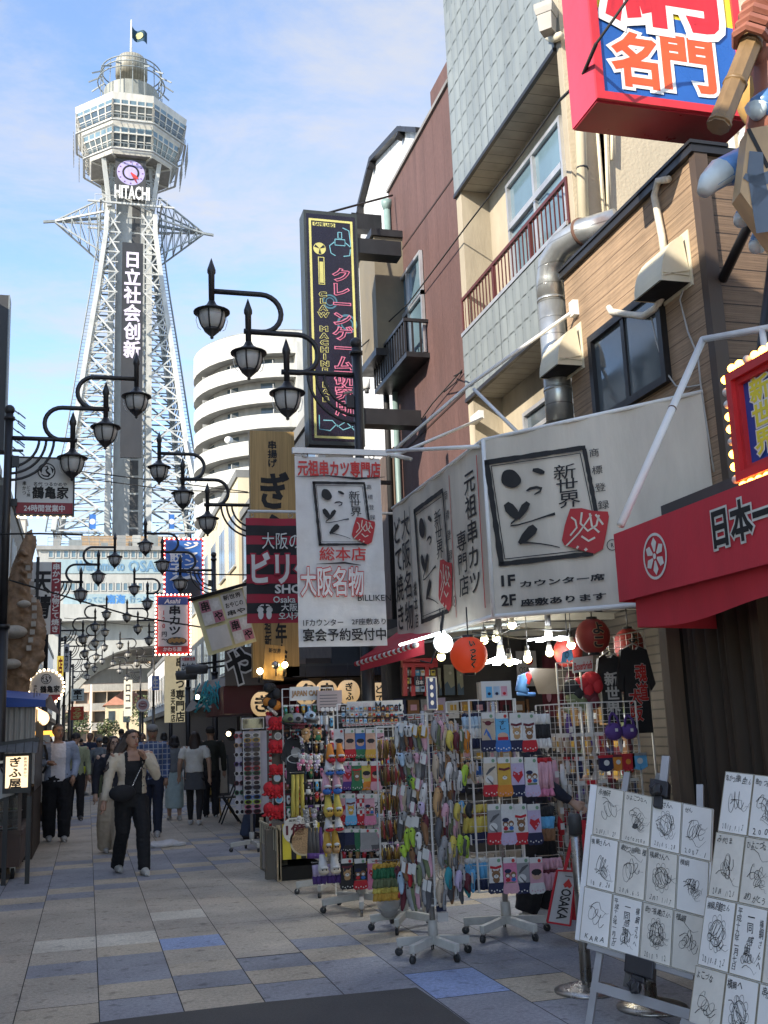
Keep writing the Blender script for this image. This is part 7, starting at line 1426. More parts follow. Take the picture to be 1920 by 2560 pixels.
def cap(px,py,s,a,d_,lab):
    p=ony(px,py,YP-.06); q=MB(); q.lathe([(s,0),(s*.98,s*.5),(s*.75,s*.95),(s*.3,s*1.2),(.005,s*1.25)],p,C(a),16,None); q.tube([p+V((-s,-s*.2,0)),p+V((-s*.7,-s*1.0,-s*.35)),p+V((0,-s*1.25,-s*.45)),p+V((s*.7,-s*1.0,-s*.35)),p+V((s,-s*.2,0))],[(.008,.02),(.008,.05),(.008,.07),(.008,.05),(.008,.02)],C(d_),6)
    q.slab(fy(p+V((0,-s*1.02,-s*.35))),-s*.8,-s*.45,s*.8,s*.2,-.01,0,C(d_)); q.disc(fy(p+V((0,-s*1.04,-s*.4))),0,0,s*.16,s*.22,0,card_w,10); q.disc(fy(p+V((0,-s*1.0,s*.3))),0,.01,s*.35,s*.3,.003,ink,12); q.build('cap',label=lab,cat='cap',group='caps on the plush rack')
cap(742,1806,.075,'grey','maroon','grey cap with maroon brim below the cap sign'); cap(722,1806,.07,'olive','black','dark olive cap half hidden left of the grey cap'); cap(776,1796,.06,'paleblue','darkgrey','pale cap in wrapping right of the grey cap')
for i in range(9): q=MB(); p=ony(763+6.8*i,1800,YP-.1); q.cbox(p,(.022,.012,.085),C(('paleblue','grey','white')[i%3])); q.tube([p+V((0,0,.04)),p+V((0,0,.07))],.003,chrome,4); q.build('charm_strap',label='pale charm strap, %s from left in the row under the caps'%nth(i),cat='charm',group='pale charm straps under the caps')
PG='plush toys on the plush rack'
for px,py,s,bd,hd,er,lb,rb_ in ((764,1830,.095,'tan','tan','brown','tan bear plush at the top left of the plush rack',None),(794,1830,.095,'green','tan','brown','tan bear plush with red ribbon, top right','red'),(755,1848,.05,'lilac','white','lilac','small lilac plush under the left bear',None),(757,1868,.05,'navy','darkgrey','navy','small navy plush above the white ones',None),
                             (755,1892,.08,'pink','white','white','white plush with pink body, left of three','pink'),(774,1894,.08,'rose','white','white','white plush with rose body, middle of three','red'),(793,1894,.075,'lilac','white','lilac','white plush with lilac body, right of three',None),(748,1912,.05,'pink','pink','rose','small pink plush at left below the white ones',None),(770,1914,.05,'rose','pink','pink','small pink bow plush below the white ones','white'),(790,1914,.05,'grey','lilac','grey','small grey lilac plush below the white ones',None),
                             (770,1966,.085,'white','black','black','black and white plush with a ribbon in the middle','rose'),(792,1985,.045,'red','red','maroon','small red plush beside the black and white one',None),(765,2030,.07,'grey','grey','grey','grey plush, left in the lower plush row',None),(785,2028,.07,'lilac','grey','grey','grey lilac plush in the middle lower row',None),(768,2052,.06,'white','grey','white','pale grey plush under the grey ones',None),(788,2055,.05,'white','white','grey','small white plush at the right of lower row',None),(800,2035,.07,'black','black','darkgrey','black plush beside the lower grey plush',None),(748,2045,.05,'white','white','tan','small white tan plush near the striped banner',None)):
    plush(ony(px,py,YP-.12),s,bd,hd,er,lb,PG,rb_)
def shirt(p,w_,h_,col,lab,draw=None,long=False):
    q=MB(); fr=fy(p); m=C(col); q.prism([(-w_*.5,-h_*.0),(-w_*.18,.03),(-w_*.1,.0),(w_*.1,.0),(w_*.18,.03),(w_*.5,0),(w_*.74,-h_*.42),(w_*.55,-h_*.5),(w_*.46,-h_*.3),(w_*.48,-h_),(-w_*.48,-h_),(-w_*.46,-h_*.3),(-w_*.55,-h_*.5),(-w_*.74,-h_*.42)][::-1],fr,-.02,.02,m); q.tube([fr.p(-w_*.4,.01),fr.p(0,.06),fr.p(w_*.4,.01)],.006,wirew,5); q.tube([fr.p(0,.06),fr.p(0,.1),fr.p(.02,.12)],.004,chrome,5)
    if draw: draw(q,fr)
    return q.build('t_shirt',label=lab,cat='t-shirt')
shirt(ony(738,1850,YP+.0),.20,.42,'black','black t-shirt with grey printed bowl on the plush rack',lambda q,fr: (q.disc(fr,0,-.12,.05,.05,.0225,C('grey'),12),q.ring(fr,0,-.18,.09,.045,.12,.023,card_w)))
strips(fy(ony(743,1936,YP-.02)),.13,.40,(('yellow',1.0),),3,'black and yellow striped scarf hanging on the plush rack',None,'striped_scarf','scarf')
for i in range(4):
    q=MB(); p=ony(774+9*i,2068,YP-.06); q.tube([p,p+V((0,0,-.1)),p+V((0,0,-.24))],[.012,.022,.03],C('darkgrey' if i<3 else 'purple'),8); q.tube([p+V((0,0,-.24)),p+V((0,0,-.29))],[.03,.034],C('purple'),8); q.build('tassel_strap',label='dark tassel strap with purple end, %s from left low on the plush rack'%nth(i),cat='strap',group='tassel straps on the plush rack')

# --- snack cart with striped poster and red plush columns
t=thing('snack_cart',gp(690,2190),'wooden framed snack cart with yellow black striped poster and clear wrap','cart'); g0=gp(697,2205); g1=gp(660,2172); zt_=ony(697,2075,g0.y).z
wr_=M('clear_wrap_over_goods',(.33,.30,.26),.22,var=.45,sc=7,bump=.4,bsc=9,stretch=(1,1,.5)); q=MB(); q.box((g0.x,g0.y,.02),(g0.x+.02,g1.y,zt_),wr_); q.build('wrapped_side',t)
q=MB()
for y in (g0.y,g1.y-.03): q.box((g0.x-.015,y,0),(g0.x+.03,y+.03,zt_+.05),M('unvarnished_wood',(.36,.29,.19),.7,var=.25))
for i in range(9): q.box((g0.x-.02,g0.y+.05+i*.13,zt_-.22),(g0.x-.012,g0.y+.065+i*.13,zt_+.01),M('pale_fence_slat',(.5,.46,.33),.6))
q.box((g0.x-.02,g0.y,zt_-.0),(g0.x-.0,g1.y,zt_+.02),M('pale_fence_slat',(0,0,0))); q.build('frame',t)
fr=fy((g0.x+.05,g0.y,.12)); WC=ony(815,2180,g0.y).x-g0.x; HC=ony(720,2060,g0.y).z-.12; q=MB(); q.slab(fr,0,.1,WC,HC,-.02,0,M('poster_yellow',(.60,.50,.04),.5))
for i in range(8): q.rect(fr,.09+.105*i,.1,.145+.105*i,HC,.003,ink)
q.disc(fr,.15,HC*.86,.15,.15,.006,card_w,24); q.text('1億',fr,.04,HC*.86-.055,.24,HC*.86+.065,C('maroon'),.03,.009); q.text('個突破',fr,.09,HC*.86-.11,.21,HC*.86-.075,ink,.01,.009); q.text('販売累計',fr,.07,HC*.86+.085,.23,HC*.86+.11,ink,.01,.009)
snk=M('rice_cracker',(.40,.27,.15),.7,var=.4,sc=60,bump=.8,bsc=80)
for cx_ in (.23,.58): q.disc(fr,cx_,.28,.155,.155,.006,M('paper_cream',(.55,.48,.33),.7),18); q.disc(fr,cx_,.28,.135,.135,.009,snk,16)
q.build('poster',t); q=MB(); q.box((g0.x+.03,g0.y+.05,0),(g0.x+WC,g1.y,.14),M('cart_underside',(.012,.012,.012),.9)); q.box((g0.x+.03,g0.y+.03,.22),(g0.x+WC,g1.y,HC+.05),M('cart_body',(.09,.07,.05),.8)); q.build('body',t)
t=thing('striped_stand',gp(668,2165),'red white striped stand holding columns of red octopus plush','stand'); q=MB(); YR=g0.y+.25
stp=[C('red'),C('white')]
for px in (676,712):
    q=MB(); pb,ptp=ony(px,2065,YR),ony(px,1775,YR); n_=44
    for i in range(n_): q.tube([pb.lerp(ptp,i/n_),pb.lerp(ptp,(i+.98)/n_)],.016,stp[i%2],8)
    q.build('striped_post',t)
q=MB(); q.box((ony(672,2000,YR).x,YR+.06,.9),(ony(716,2000,YR).x,YR+.08,ony(690,1790,YR).z),M('stand_back_grey',(.12,.11,.10),.8)); q.build('back_panel',t); q=MB(); a=ony(664,2075,YR); q.box((a.x,YR-.03,0),(ony(716,2075,YR).x,YR+.1,a.z),M('stand_base_grey',(.2,.17,.13),.8)); q.build('base',t)
def octo_plush(p,s,lab):
    q=MB(); m=M('octopus_red_plush',(.52,.02,.03),.9,var=.18,sc=20,bump=.5,bsc=150); q.ball(p,(s,s*.9,s*1.05),m,14,10)
    for i in range(7): a=2*PI*i/7; q.tube([p+V((math.cos(a)*s*.5,math.sin(a)*s*.5,-s*.75)),p+V((math.cos(a)*s*.9,math.sin(a)*s*.9,-s*1.15)),p+V((math.cos(a)*s*1.3,math.sin(a)*s*1.2,-s*1.1))],[s*.3,s*.24,s*.1],m,7)
    for k in (-1,1): q.ball(p+V((k*s*.35,-s*.85,s*.05)),s*.09,ink,6,4)
    q.ball(p+V((0,-s*.95,-s*.3)),(s*.22,s*.2,s*.16),m,8,5); q.build('octopus_plush',label=lab,cat='plush toy',group='red octopus plush on the striped stand')
for j,(py,n_) in enumerate(((1806,2),(1864,2),(1922,2),(1970,3),(2022,3))):
    for i in range(n_): octo_plush(ony((684,702)[i] if n_==2 else (672,690,708)[i],py+(6 if n_==3 and i==1 else 0),YR-.1),.062 if j!=2 else .05,'red octopus plush, %s from the left in the %s tier of the striped stand'%(nth(i),nth(j)))
for px,py,cc,w_ in ((693,1945,'paleblue',.04),(698,1998,'sky',.045),(695,1840,'grey',.04)): q=MB(); p=ony(px,py,YR-.12); q.disc(fy(p),0,0,w_,w_,0,card_w,16); q.disc(fy(p),0,0,w_*.8,w_*.8,.004,C(cc),16); q.slab(fy(p),-w_*.3,-w_*.3,w_*.3,w_*.3,-.012,-.002,card_w); q.build('round_tag',label='round %s tag between red octopus plush tiers'%cc,cat='tag')
strips(fy(ony(672,1780,YR-.03)),.07,.20,(('red',.2),('rose',.6),('white',.2)),4,'pale red striped towel bundle above the octopus plush',None,'towel_bundle','towels')
q=MB(); p=ony(680,1742,YR-.1)
for i in range(9): q.ball(p+V((.05*math.sin(i*2.1),.03*math.cos(i*3),.1*math.cos(i*1.3))),(.06,.05,.055),C('black' if i<7 else 'orange'),7,5)
q.tube([p+V((-.05,0,-.1)),p+V((.05,0,-.2))],.02,C('white'),6); q.build('black_plush_bunch',label='bunch of black bird plush hanging above the red octopus plush',cat='plush toy')

# --- sunglasses rack
c=gp(630,2126); t=thing('sunglasses_rack',c,'white sunglasses rack with a mirror on top, farthest stand to the left','display rack'); star_base(t,c,.30,4,.15,1.2); YG=c.y-.12
p0=ony(611,2036,YG); p1=ony(652,2036,YG); zt_=ony(611,1828,YG).z; q=MB()
for x in (p0.x,p1.x): q.tube([V((x,YG,p0.z)),V((x,YG,zt_))],.010,wirew,8)
q.box((p0.x,YG+.02,p0.z),(p1.x,YG+.03,zt_),M('rack_panel_lilac',(.50,.48,.54),.5)); q.box((p0.x-.10,YG+.1,p0.z),(p0.x-.01,YG+.11,zt_),M('rack_panel_lilac',(0,0,0))); q.box((p1.x+.01,YG+.1,p0.z),(p1.x+.12,YG+.11,zt_),M('rack_panel_lilac',(0,0,0))); q.build('panel',t)
q=MB(); fr=fy(ony(604,1824,YG)); w_=ony(660,1824,YG).x-fr.o.x; q.frame(fr,0,0,w_,.155,.012,-.01,.01,wirew); q.rect(fr,.012,.012,w_-.012,.143,.0,M('mirror',(.12,.12,.11),.05,metal=.8)); q.build('mirror',t)
GC=['black','rose','white','lime','navy','red','white','gold','pink','maroon','white','navy','purple','maroon','red','tan','white','black','pink','green','grey','blue','white']
lens=M('sunglass_lens',(.025,.02,.025),.08,spec=.8)
for j in range(17):
    z=zt_-.03-(zt_-p0.z-.03)*j/17-.03; col=GC[(j*5+2)%len(GC)]
    for side in (0,1):
        if side and j%2: continue
        q=MB(); m=M('frame_'+GC[(j*5+2+side*3)%len(GC)],PAL[GC[(j*5+2+side*3)%len(GC)]],.3,var=.05); cc=V(((p0.x+p1.x)/2,YG-.02,z)) if not side else V((p0.x-.055,YG+.07,z)); w2=.058 if not side else .034; fr=fy(cc)
        for s in (-1,1): q.disc(fr,s*w2,0,w2*.72,.026,.0,lens,12); q.ring(fr,s*w2,0,w2*.92,.034,.24,.004,m,14); q.bar(fr.p(s*w2*1.85,.012),fr.p(s*w2*1.7,.008,-.11),.006,.01,m)
        q.bar(fr.p(-w2*.2,.01,.003),fr.p(w2*.2,.01,.003),.008,.008,m); q.build('sunglasses',label='%s framed sunglasses, %s from the top%s of the sunglasses rack'%(GC[(j*5+2+side*3)%len(GC)],nth(j) if j<16 else 'seventeenth',' on the left side' if side else ' on the front'),cat='sunglasses',group='sunglasses on the rack')

# --- grid rack on the right: briefs, bags, shirts
t=thing('grid_rack',(4.2,8.2,0),'white wire grid rack of boxer shorts and purple bags behind the autograph boards','display rack'); YQ=8.15; p0=ony(1464,2200,YQ); p1=ony(1608,1990,YQ); zt_=ony(1464,1757,YQ).z; fr=fy((p0.x,YQ,.12)); q=MB(); grid(q,fr,p1.x-p0.x,zt_-.12,.05,.05); q.build('grid_panel',t)
frs=Fr((p0.x-.0,YQ,.12),V((-.25,1,0)).normalized(),(0,0,1)); q=MB(); grid(q,frs,.5,zt_-.12,.06,.05); q.build('grid_panel',t); q=MB(); q.tube([V((ony(1492,1800,YQ).x,YQ+.12,.0)),V((ony(1492,1800,YQ).x,YQ+.12,zt_))],.028,basew,10); q.box((p0.x+.03,YQ-.1,0),(p0.x+.4,YQ+.3,.06),basew); q.build('pole',t)
def bagp(px0,py0,px1,py1,col,lab):
    q=MB(); a=ony(px0,py1,YQ-.06); d_=ony(px1,py0,YQ-.06); w_,h_=d_.x-a.x,d_.z-a.z; cc=V(((a.x+d_.x)/2,YQ-.06,a.z+h_*.3)); q.ball(cc,(w_*.52,.05,h_*.34),C(col),12,8)
    for s in (-1,1): q.tube([cc+V((s*w_*.3,-.02,h_*.2)),cc+V((s*w_*.2,-.01,h_*.55)),cc+V((0,0,h_*.72))],.010,C(col),6)
    q.slab(fy(cc+V((0,-.055,h_*.05))),-.012,-.01,.012,.015,-.004,0,card_w); q.build('pouch_bag',label=lab,cat='bag')
bagp(1514,1782,1552,1850,'purple','purple patterned drawstring bag, left of two on the grid rack'); bagp(1553,1788,1590,1847,'purple','purple patterned drawstring bag, right of two on the grid rack')
packets(fr,p1.x-p0.x,zt_-.35,6,7,('grey','maroon','navy','tan','white','brown','purple','red','black'),'front of grid rack','wrapped goods on the grid rack',-.06)
packets(frs,.5,zt_-.35,5,7,('grey','purple','beige','white','brown','red'),'side of grid rack','wrapped goods on the grid rack side',.02)
def boxer(px0,py0,px1,py1,col,band,lab):
    a=ony(px0,py1,YQ-.08); d_=ony(px1,py0,YQ-.08); w_,h_=d_.x-a.x,d_.z-a.z; fr=fy(a); q=MB(); q.prism([(0,h_),(w_,h_),(w_*1.04,h_*.2),(w_*.55,0),(w_*.5,h_*.25),(w_*.42,0),(-w_*.03,h_*.15)][::-1],fr,0,.03,C(col)); q.slab(fr,-.002,h_*.86,w_+.002,h_*1.02,-.002,.033,C(band)); q.disc(fr,w_*.5,h_*.55,w_*.22,w_*.2,.0315,card_w if col!='red' else C('orange'),12); q.build('boxer_shorts',label=lab,cat='underwear')
boxer(1498,1888,1527,1930,'navy','red','dark boxer shorts with red white band on the grid rack'); boxer(1530,1886,1553,1928,'orange','maroon','orange red checked boxer shorts on the grid rack'); boxer(1553,1884,1580,1928,'red','red','red boxer shorts beside the checked ones'); boxer(1580,1882,1611,1926,'sky','grey','light blue boxer shorts at the right of the grid rack')
YT=8.55; wk=M('shirt_print_white',(.5,.5,.48),.8)
shirt(ony(1520,1645,YT),.20,.56,'black','black t-shirt with white brush characters, left of two',lambda q,fr: q.text('新世界',fr,-.06,-.50,.07,-.12,wk,.03,.022,vert=True)); shirt(ony(1582,1625,YT-.05),.25,.72,'black','black t-shirt with red and white brush characters, right of two',lambda q,fr: (q.text('魂道',fr,-.01,-.45,.10,-.12,inkr,.03,.022,edge=wk,ew=.03,vert=True),q.text('大阪',fr,-.09,-.62,.03,-.34,inkr,.03,.03,edge=wk,ew=.03,vert=True)))
q=MB(); fr=fy(ony(1508,1640,YT+.06)); grid(q,Fr(fr.o,V((1,0,.14)).normalized(),(0,0,1)),.42,.16,.06,.06); fr2=fy(ony(1398,1770,YT-.1)); grid(q,fr2,.22,.38,.06,.06); q.tube([fr2.p(.0,0),fr2.p(0,-1.4)],.01,wirew,6); q.tube([fr2.p(.2,0),fr2.p(.2,-1.4)],.01,wirew,6); q.tube([fr.p(.42,.1),fr.p(.42,-1.6)],.01,wirew,6); q.build('shirt_rack',label='white wire hanging rack above the boxer shorts',cat='display rack')
q=MB(); A=ony(1432,1683,YT-.15); fr=Fr(A,V((1,0,.10)).normalized(),V((.1,0,1)).normalized()); q.slab(fr,0,0,.19,.13,-.006,0,card_w); q.text('Boxerbriefs',fr,.012,.02,.18,.085,inkr,.03,.003); q.build('name_card',label='hand lettered white card reading Boxerbriefs in red',cat='sign')
q=MB(); fr=Fr(ony(1403,1657,YT-.1),V((1,0,.25)).normalized(),(0,0,1)); q.prism([(0,0),(.05,-.01),(.06,.02),(.075,-.01),(.125,.0),(.11,.09),(.02,.085)],fr,-.006,0,C('sky')); q.ring(fr,.06,.05,.02,.025,.2,.003,ink); q.build('paper_cutout',label='light blue paper shorts cutout beside the Boxerbriefs card',cat='sign')
for i,(px,py,cc) in enumerate(((1430,1720,'black'),(1455,1712,'red'),(1478,1700,'red'),(1440,1745,'olive'),(1470,1740,'maroon'))):
    q=MB(); p=ony(px,py,YT-.05); q.ball(p,(.10,.06,.075),C(cc),10,7); q.ball(p+V((.04,-.02,-.05)),(.06,.05,.07),C(cc),8,6); q.build('folded_bag',label='%s folded shoulder bag, %s from left above the grid rack'%(cc,nth(i)),cat='bag',group='dark bags heaped above the grid rack')
for i,(px,py,cc,h_) in enumerate(((1420,1785,'purple',.22),(1385,1900,'rose',.2),(1405,1910,'white',.24),(1398,1990,'beige',.2),(1428,1990,'tan',.22),(1445,1985,'purple',.26),(1400,2040,'red',.15),(1425,2030,'grey',.15),(1390,1960,'yellow',.1))):
    q=MB(); p=ony(px,py,YQ+.2); q.tube([p,p+V((0,0,-h_*.5)),p+V((.01,0,-h_))],[(.02,.015),(.04,.03),(.025,.02)],C(cc),8); q.bar(p+V((0,0,.0)),p+V((0,.12,.03)),.005,.005,chrome); q.slab(fy(p+V((0,-.035,-h_*.7))),-.015,0,.02,.05,-.003,0,card_w); q.build('hanging_pouch',label='%s small pouch, %s in the hooks left of the grid rack'%(cc,nth(i)),cat='pouch',group='small pouches beside the grid rack')
# tote bag
t=thing('shopping_bag',gp(1400,2310),'white souvenir bag with red edges and straps, lettered I love OSAKA','bag'); YB_=7.25; P4=[ony(1368,2305,YB_),ony(1425,2314,YB_),ony(1440,2178,YB_+.05),ony(1393,2176,YB_+.05)]; q=MB(); e1=(P4[1]-P4[0]); e2=P4[3]-P4[0]; n_=e1.cross(e2).normalized(); q.add(P4+[p+V((.06,.12,0)) for p in P4],[(0,1,2,3),(1,5,6,2),(4,7,6,5),(0,3,7,4),(0,4,5,1),(3,2,6,7)],M('bag_white_plastic',(.44,.43,.43),.35,var=.12,bump=.2,bsc=8)); q.build('body',t)
q=MB()
for a,d_ in ((0,1),(1,2),(3,0),(2,3)): q.bar(P4[a],P4[d_],.012,.012,C('red'))
for a in (ony(1412,2176,YB_),ony(1432,2178,YB_)): q.bar(a,ony(1440,2052,YB_+.1),.025,.006,C('red'),up=(0,1,0))
q.bar(ony(1455,2050,YB_+.12),ony(1440,2300,YB_+.15),.06,.01,C('red'),up=(0,1,0)); q.build('strap',t)
q=MB(); fr=Fr(P4[0].lerp(P4[1],.22)+e2*.97,-(e2.normalized()),e1.normalized()); fr.n=-n_ if n_.y>0 else n_; Lb=e2.length; q.text('OSAKA',fr,Lb*.3,e1.length*.12,Lb*.88,e1.length*.55,ink,.02,.006); q.text('I',fr,Lb*.0,e1.length*.12,Lb*.1,e1.length*.55,ink,.02,.006); hx,hy=Lb*.2,e1.length*.34; hs_=e1.length*.2; q.poly([(hx-hs_*1.1,hy),(hx+hs_*.2,hy-hs_),(hx+hs_*.8,hy-hs_*.5),(hx+hs_*.5,hy),(hx+hs_*.8,hy+hs_*.5),(hx+hs_*.2,hy+hs_)][::-1],fr,.006,inkr); q.build('lettering',t)

# --- goods and posters inside the shop
def poster(px0,py0,px1,py1,Y,base,lab,draw=None):
    fr,W_,H_=pxframe((px0,py0),(px1,py1),Y); q=MB(); q.slab(fr,0,0,W_,H_,-.02,0,base)
    if draw: draw(q,fr,W_,H_)
    q.build('poster',label=lab,cat='poster')
wavep=lambda q,fr,W_,H_: (q.poly([(0,0),(W_,0),(W_,H_*.3),(W_*.6,H_*.22),(W_*.3,H_*.45),(0,H_*.35)],fr,.003,M('poster_slate_blue',(.08,.12,.16),.7)),q.disc(fr,W_*.6,H_*.72,W_*.15,W_*.15,.003,M('poster_pale_sun',(.5,.46,.33),.7),14))
posc=M('poster_khaki',(.30,.29,.20),.7,var=.12)
poster(1094,1670,1105,1738,12.6,posc,'narrow khaki landscape poster at the left behind the red lantern',wavep); poster(1109,1662,1138,1737,12.6,posc,'khaki poster with slate hills and pale sun behind the red lantern',wavep); poster(1141,1668,1160,1737,12.6,posc,'khaki poster half hidden by the red lantern',wavep)
t=thing('souvenir_shelf',(4.0,12.5,0),'red shrine gate shaped souvenir shelf at the back of the shop','shelf'); q=MB(); YV=12.5
for px in (1012,1032,1066): q.bar(ony(px,1740,YV),ony(px,1655,YV),.05,.05,red)
for py in (1652,1662): q.bar(ony(1004,py,YV),ony(1092,py,YV),.07,.06,red)
q.bar(ony(1070,1650,YV),ony(1080,1670,YV),.05,.05,red); q.build('gate_frame',t); q=MB(); q.box(ony(1006,1738,YV+.05),ony(1090,1662,YV+.1),M('shelf_dark_goods',(.06,.03,.03),.7,var=.5,sc=14)); q.build('back_panel',t)
for i in range(18):
    q=MB(); p=ony(1017+(i%6)*13,1682+20*(i//6),YV); cc=rg.choice(('yellow','white','red','sky','tan','paleblue','maroon','grey')); q.cbox(p,(.055,.03,.07),C(cc)); q.cbox(p+V((0,-.018,.01)),(.035,.005,.02),C(rg.choice(('white','navy','gold')))); q.build('souvenir_packet',label='%s souvenir packet, %s in the %s row of the red gate shelf'%(cc,nth(i%6),nth(i//6)),cat='souvenir',group='packets on the red gate shelf')
poster(1036,1690,1062,1712,12.35,M('poster_night_blue',(.03,.04,.07),.6),'small dark card reading I love Japan',lambda q,fr,W_,H_: (q.text('I',fr,W_*.2,H_*.55,W_*.4,H_*.95,white,.04,.004),q.text('日本',fr,W_*.15,H_*.05,W_*.85,H_*.5,white,.04,.004),q.disc(fr,W_*.65,H_*.75,W_*.12,H_*.18,.004,red,10)))
q=MB(); fr,W_,H_=pxframe((1067,1695),(1092,1772),9.6); q.slab(fr,0,0,W_,H_,-.02,0,M('noren_navy',(.025,.045,.14),.8)); [q.disc(fr,W_*.5,H_*(.2+.25*i),W_*.2,H_*.08,.004,card_w,10) for i in range(4)]; q.frame(fr,-.01,-.01,W_+.01,H_+.01,.012,-.01,.01,plastic); q.build('towel',label='navy towel with white dots in clear wrap behind the keyring rack',cat='towel')
poster(1290,1628,1345,1715,12.0,M('shirt_white_cloth',(.36,.34,.32),.8),'white I love OSAKA shirt hung at the back of the shop',lambda q,fr,W_,H_: (q.text('I',fr,W_*.18,H_*.62,W_*.34,H_*.85,ink,.03,.004),q.disc(fr,W_*.62,H_*.73,W_*.2,H_*.13,.004,red,14),q.text('OSAKA',fr,W_*.1,H_*.38,W_*.95,H_*.55,ink,.0,.004)))
for i,(px,py,w_) in enumerate(((1355,1640,.25),(1385,1655,.3),(1410,1640,.25),(1370,1690,.3))):
    q=MB(); fr=fx(onx(px,py,5.42)); fr.o.x-=.03*i; q.sheet(lambda u,v: fr.p(u*w_*2,-v*.5,.03*math.sin(u*12+i)),12,3,C('maroon')); q.disc(fr,w_,-.25,.07,.07,.05,C('rose'),12); q.build('noren_cloth',label='maroon cloth with pale print, %s on the right wall of the shop'%nth(i),cat='cloth',group='maroon cloths inside the shop')
q=MB(); p=ony(1318,1730,9.2); q.tube([p+V((0,0,0)),p+V((-.1,0,.05)),p+V((-.05,0,.18)),p+V((.06,0,.24))],[.05,.09,.1,.06],C('blue'),10); q.tube([p+V((-.02,-.04,.12)),p+V((.02,-.05,.24)),p+V((.1,-.03,.28))],[.05,.06,.03],C('red'),10); q.tube([p+V((-.16,0,-.02)),p+V((.12,0,-.04))],.03,C('blue'),8); q.xf(Matrix.Translation(p)@Matrix.Scale(.62,4)@Matrix.Translation(-p)); q.build('inflatable_toy',label='blue and red inflatable toy above the sock rack',cat='toy')
q=MB(); A=ony(1322,1670,9.0); q.add([A,ony(1420,1672,9.4),ony(1400,1735,9.2),ony(1345,1735,9.0)],[(3,2,1,0)],M('translucent_brown_sheet',(.05,.042,.033),.4,var=.2)); q.build('hanging_sheet',label='brownish clear sheet hanging behind the sock rack',cat='sheet')
for j in range(3):
    for i in range(10):
        q=MB(); p=onx(1400+18*i,1790+70*j,5.10); cc=rg.choice(('grey','maroon','tan','navy','white','brown','olive','paleblue')); q.cbox(p,(.03,.13,rg.uniform(.14,.24)),C(cc)); q.slab(fx(p+V((-.018,0,0))),-.04,-.03,.04,.03,0,.003,card_w if i%2 else C('gold')); q.build('packaged_toy',label='%s packaged toy, %s from far end on the %s hook row inside the shop'%(cc,nth(i),nth(j)),cat='toy',group='packaged toys on the shop side wall')
for j in range(4):
    for i in range(12):
        q=MB(); p=ony(1000+33*i,1775+60*j,12.85); cc=rg.choice(('grey','maroon','tan','navy','white','brown','olive','lilac','red')); q.cbox(p,(.15,.04,rg.uniform(.2,.3)),C(cc)); q.cbox(p+V((0,-.025,.03)),(.08,.01,.07),C(rg.choice(('white','gold','rose','black')))); q.build('packaged_toy',label='%s packaged toy, %s from the left in the %s row on the rear wall'%(cc,nth(i),nth(j)),cat='toy',group='packaged toys on the shop rear wall')

# ------------------------------------------------------------------ lights and lanterns under the awning
ledw=M('led_panel_lit',(1,1,1),.3,es=9,ecol=(.93,.97,1)); bulby=M('bulb_warm_lit',(1,.9,.5),.3,es=5,ecol=(1,.88,.42)); sock_w=M('bulb_socket_white',(.5,.5,.45),.5)
for i,(px,py) in enumerate(((1280,1563),(1211,1600),(1240,1595),(1273,1655),(1319,1647),(1374,1632),(1428,1613),(1103,1642))):
    q=MB(); p=ony(px,py,8.9+.25*(i%3)); t=thing('light_bulb',p,'glowing yellow bulb under the awning, %s'%('by the canvas corner','left of the white lamp cluster','above the white lamp cluster','lowest below the cluster','before the white OSAKA shirt','under the round white lamp','nearest the big red lantern','beside the floodlight')[i],'bulb','bulbs under the cream awning'); q.ball(p,.037,bulby,12,8); q.build('globe',t); q=MB(); q.tube([p+V((0,0,.02)),p+V((0,0,.075))],[.032,.022],sock_w,10); q.tube([p+V((0,0,.07)),p+V((0,0,.12))],.02,black,8); q.build('socket',t); q=MB(); q.tube([p+V((0,0,.12)),V((p.x+.01,p.y,2.6))],.004,black,4); q.build('cord',t)
for k,(px,py,n_,lb) in enumerate(((1252,1640,6,'white lamp cluster with radiating panels under the awning'),(1372,1592,5,'flat white lamp with radiating panels by the big red lantern'))):
    p=ony(px,py,9.6-.5*k); t=thing('panel_lamp',p,lb,'lamp')
    for i in range(n_):
        a=2*PI*i/n_+.4; d=V((math.cos(a),math.sin(a),-.12 if k else-.35)); q=MB(); q.bar(p+d*.05,p+d*.19,.075,.016,ledw); q.build('led_panel',t)
    q=MB(); q.tube([p+V((0,0,-.03)),p+V((0,0,.1))],[.04,.03],sock_w,12); q.tube([p+V((0,0,.1)),V((p.x,p.y,2.6))],.03,black,8); q.build('stem',t)
p=ony(1108,1608,8.95); t=thing('floodlight',p,'round white glowing floodlight left of the lit red lantern','lamp'); q=MB(); q.lathe([(.04,-.09),(.09,-.02),(.095,0),(.085,.0)],(0,0,0),sock_w,18,Matrix.Translation(p)@Matrix.Rotation(R(80),4,'X')); q.build('housing',t); q=MB(); q.ball(p+V((0,-.01,0)),(.086,.03,.086),M('flood_white_lit',(1,1,1),.3,es=3,ecol=(.85,.97,1)),14,8); q.build('lens',t); q=MB(); q.bar(p+V((0,.05,.05)),p+V((.05,.1,.3)),.02,.02,black); q.build('bracket',t)
lanr=M('lantern_red_lit',(.46,.035,.014),.6,es=.05,ecol=(1,.10,.015),var=.1); lanr2=M('lantern_red',(.24,.018,.012),.65); goldt=M('letter_dull_gold',(.30,.16,.08),.6)
p=ony(1172,1638,8.45); paper_lantern((p.x,p.y,p.z),.148,.155,lanr,'glowing red paper lantern with black letters at the awning corner','red lanterns under the awning','いっとく',edge=goldt)
p=ony(1482,1590,8.3); paper_lantern((p.x,p.y,p.z),.138,.15,lanr2,'big red paper lantern beside the black shirts, left one','red lanterns under the awning','よこ',edge=goldt)
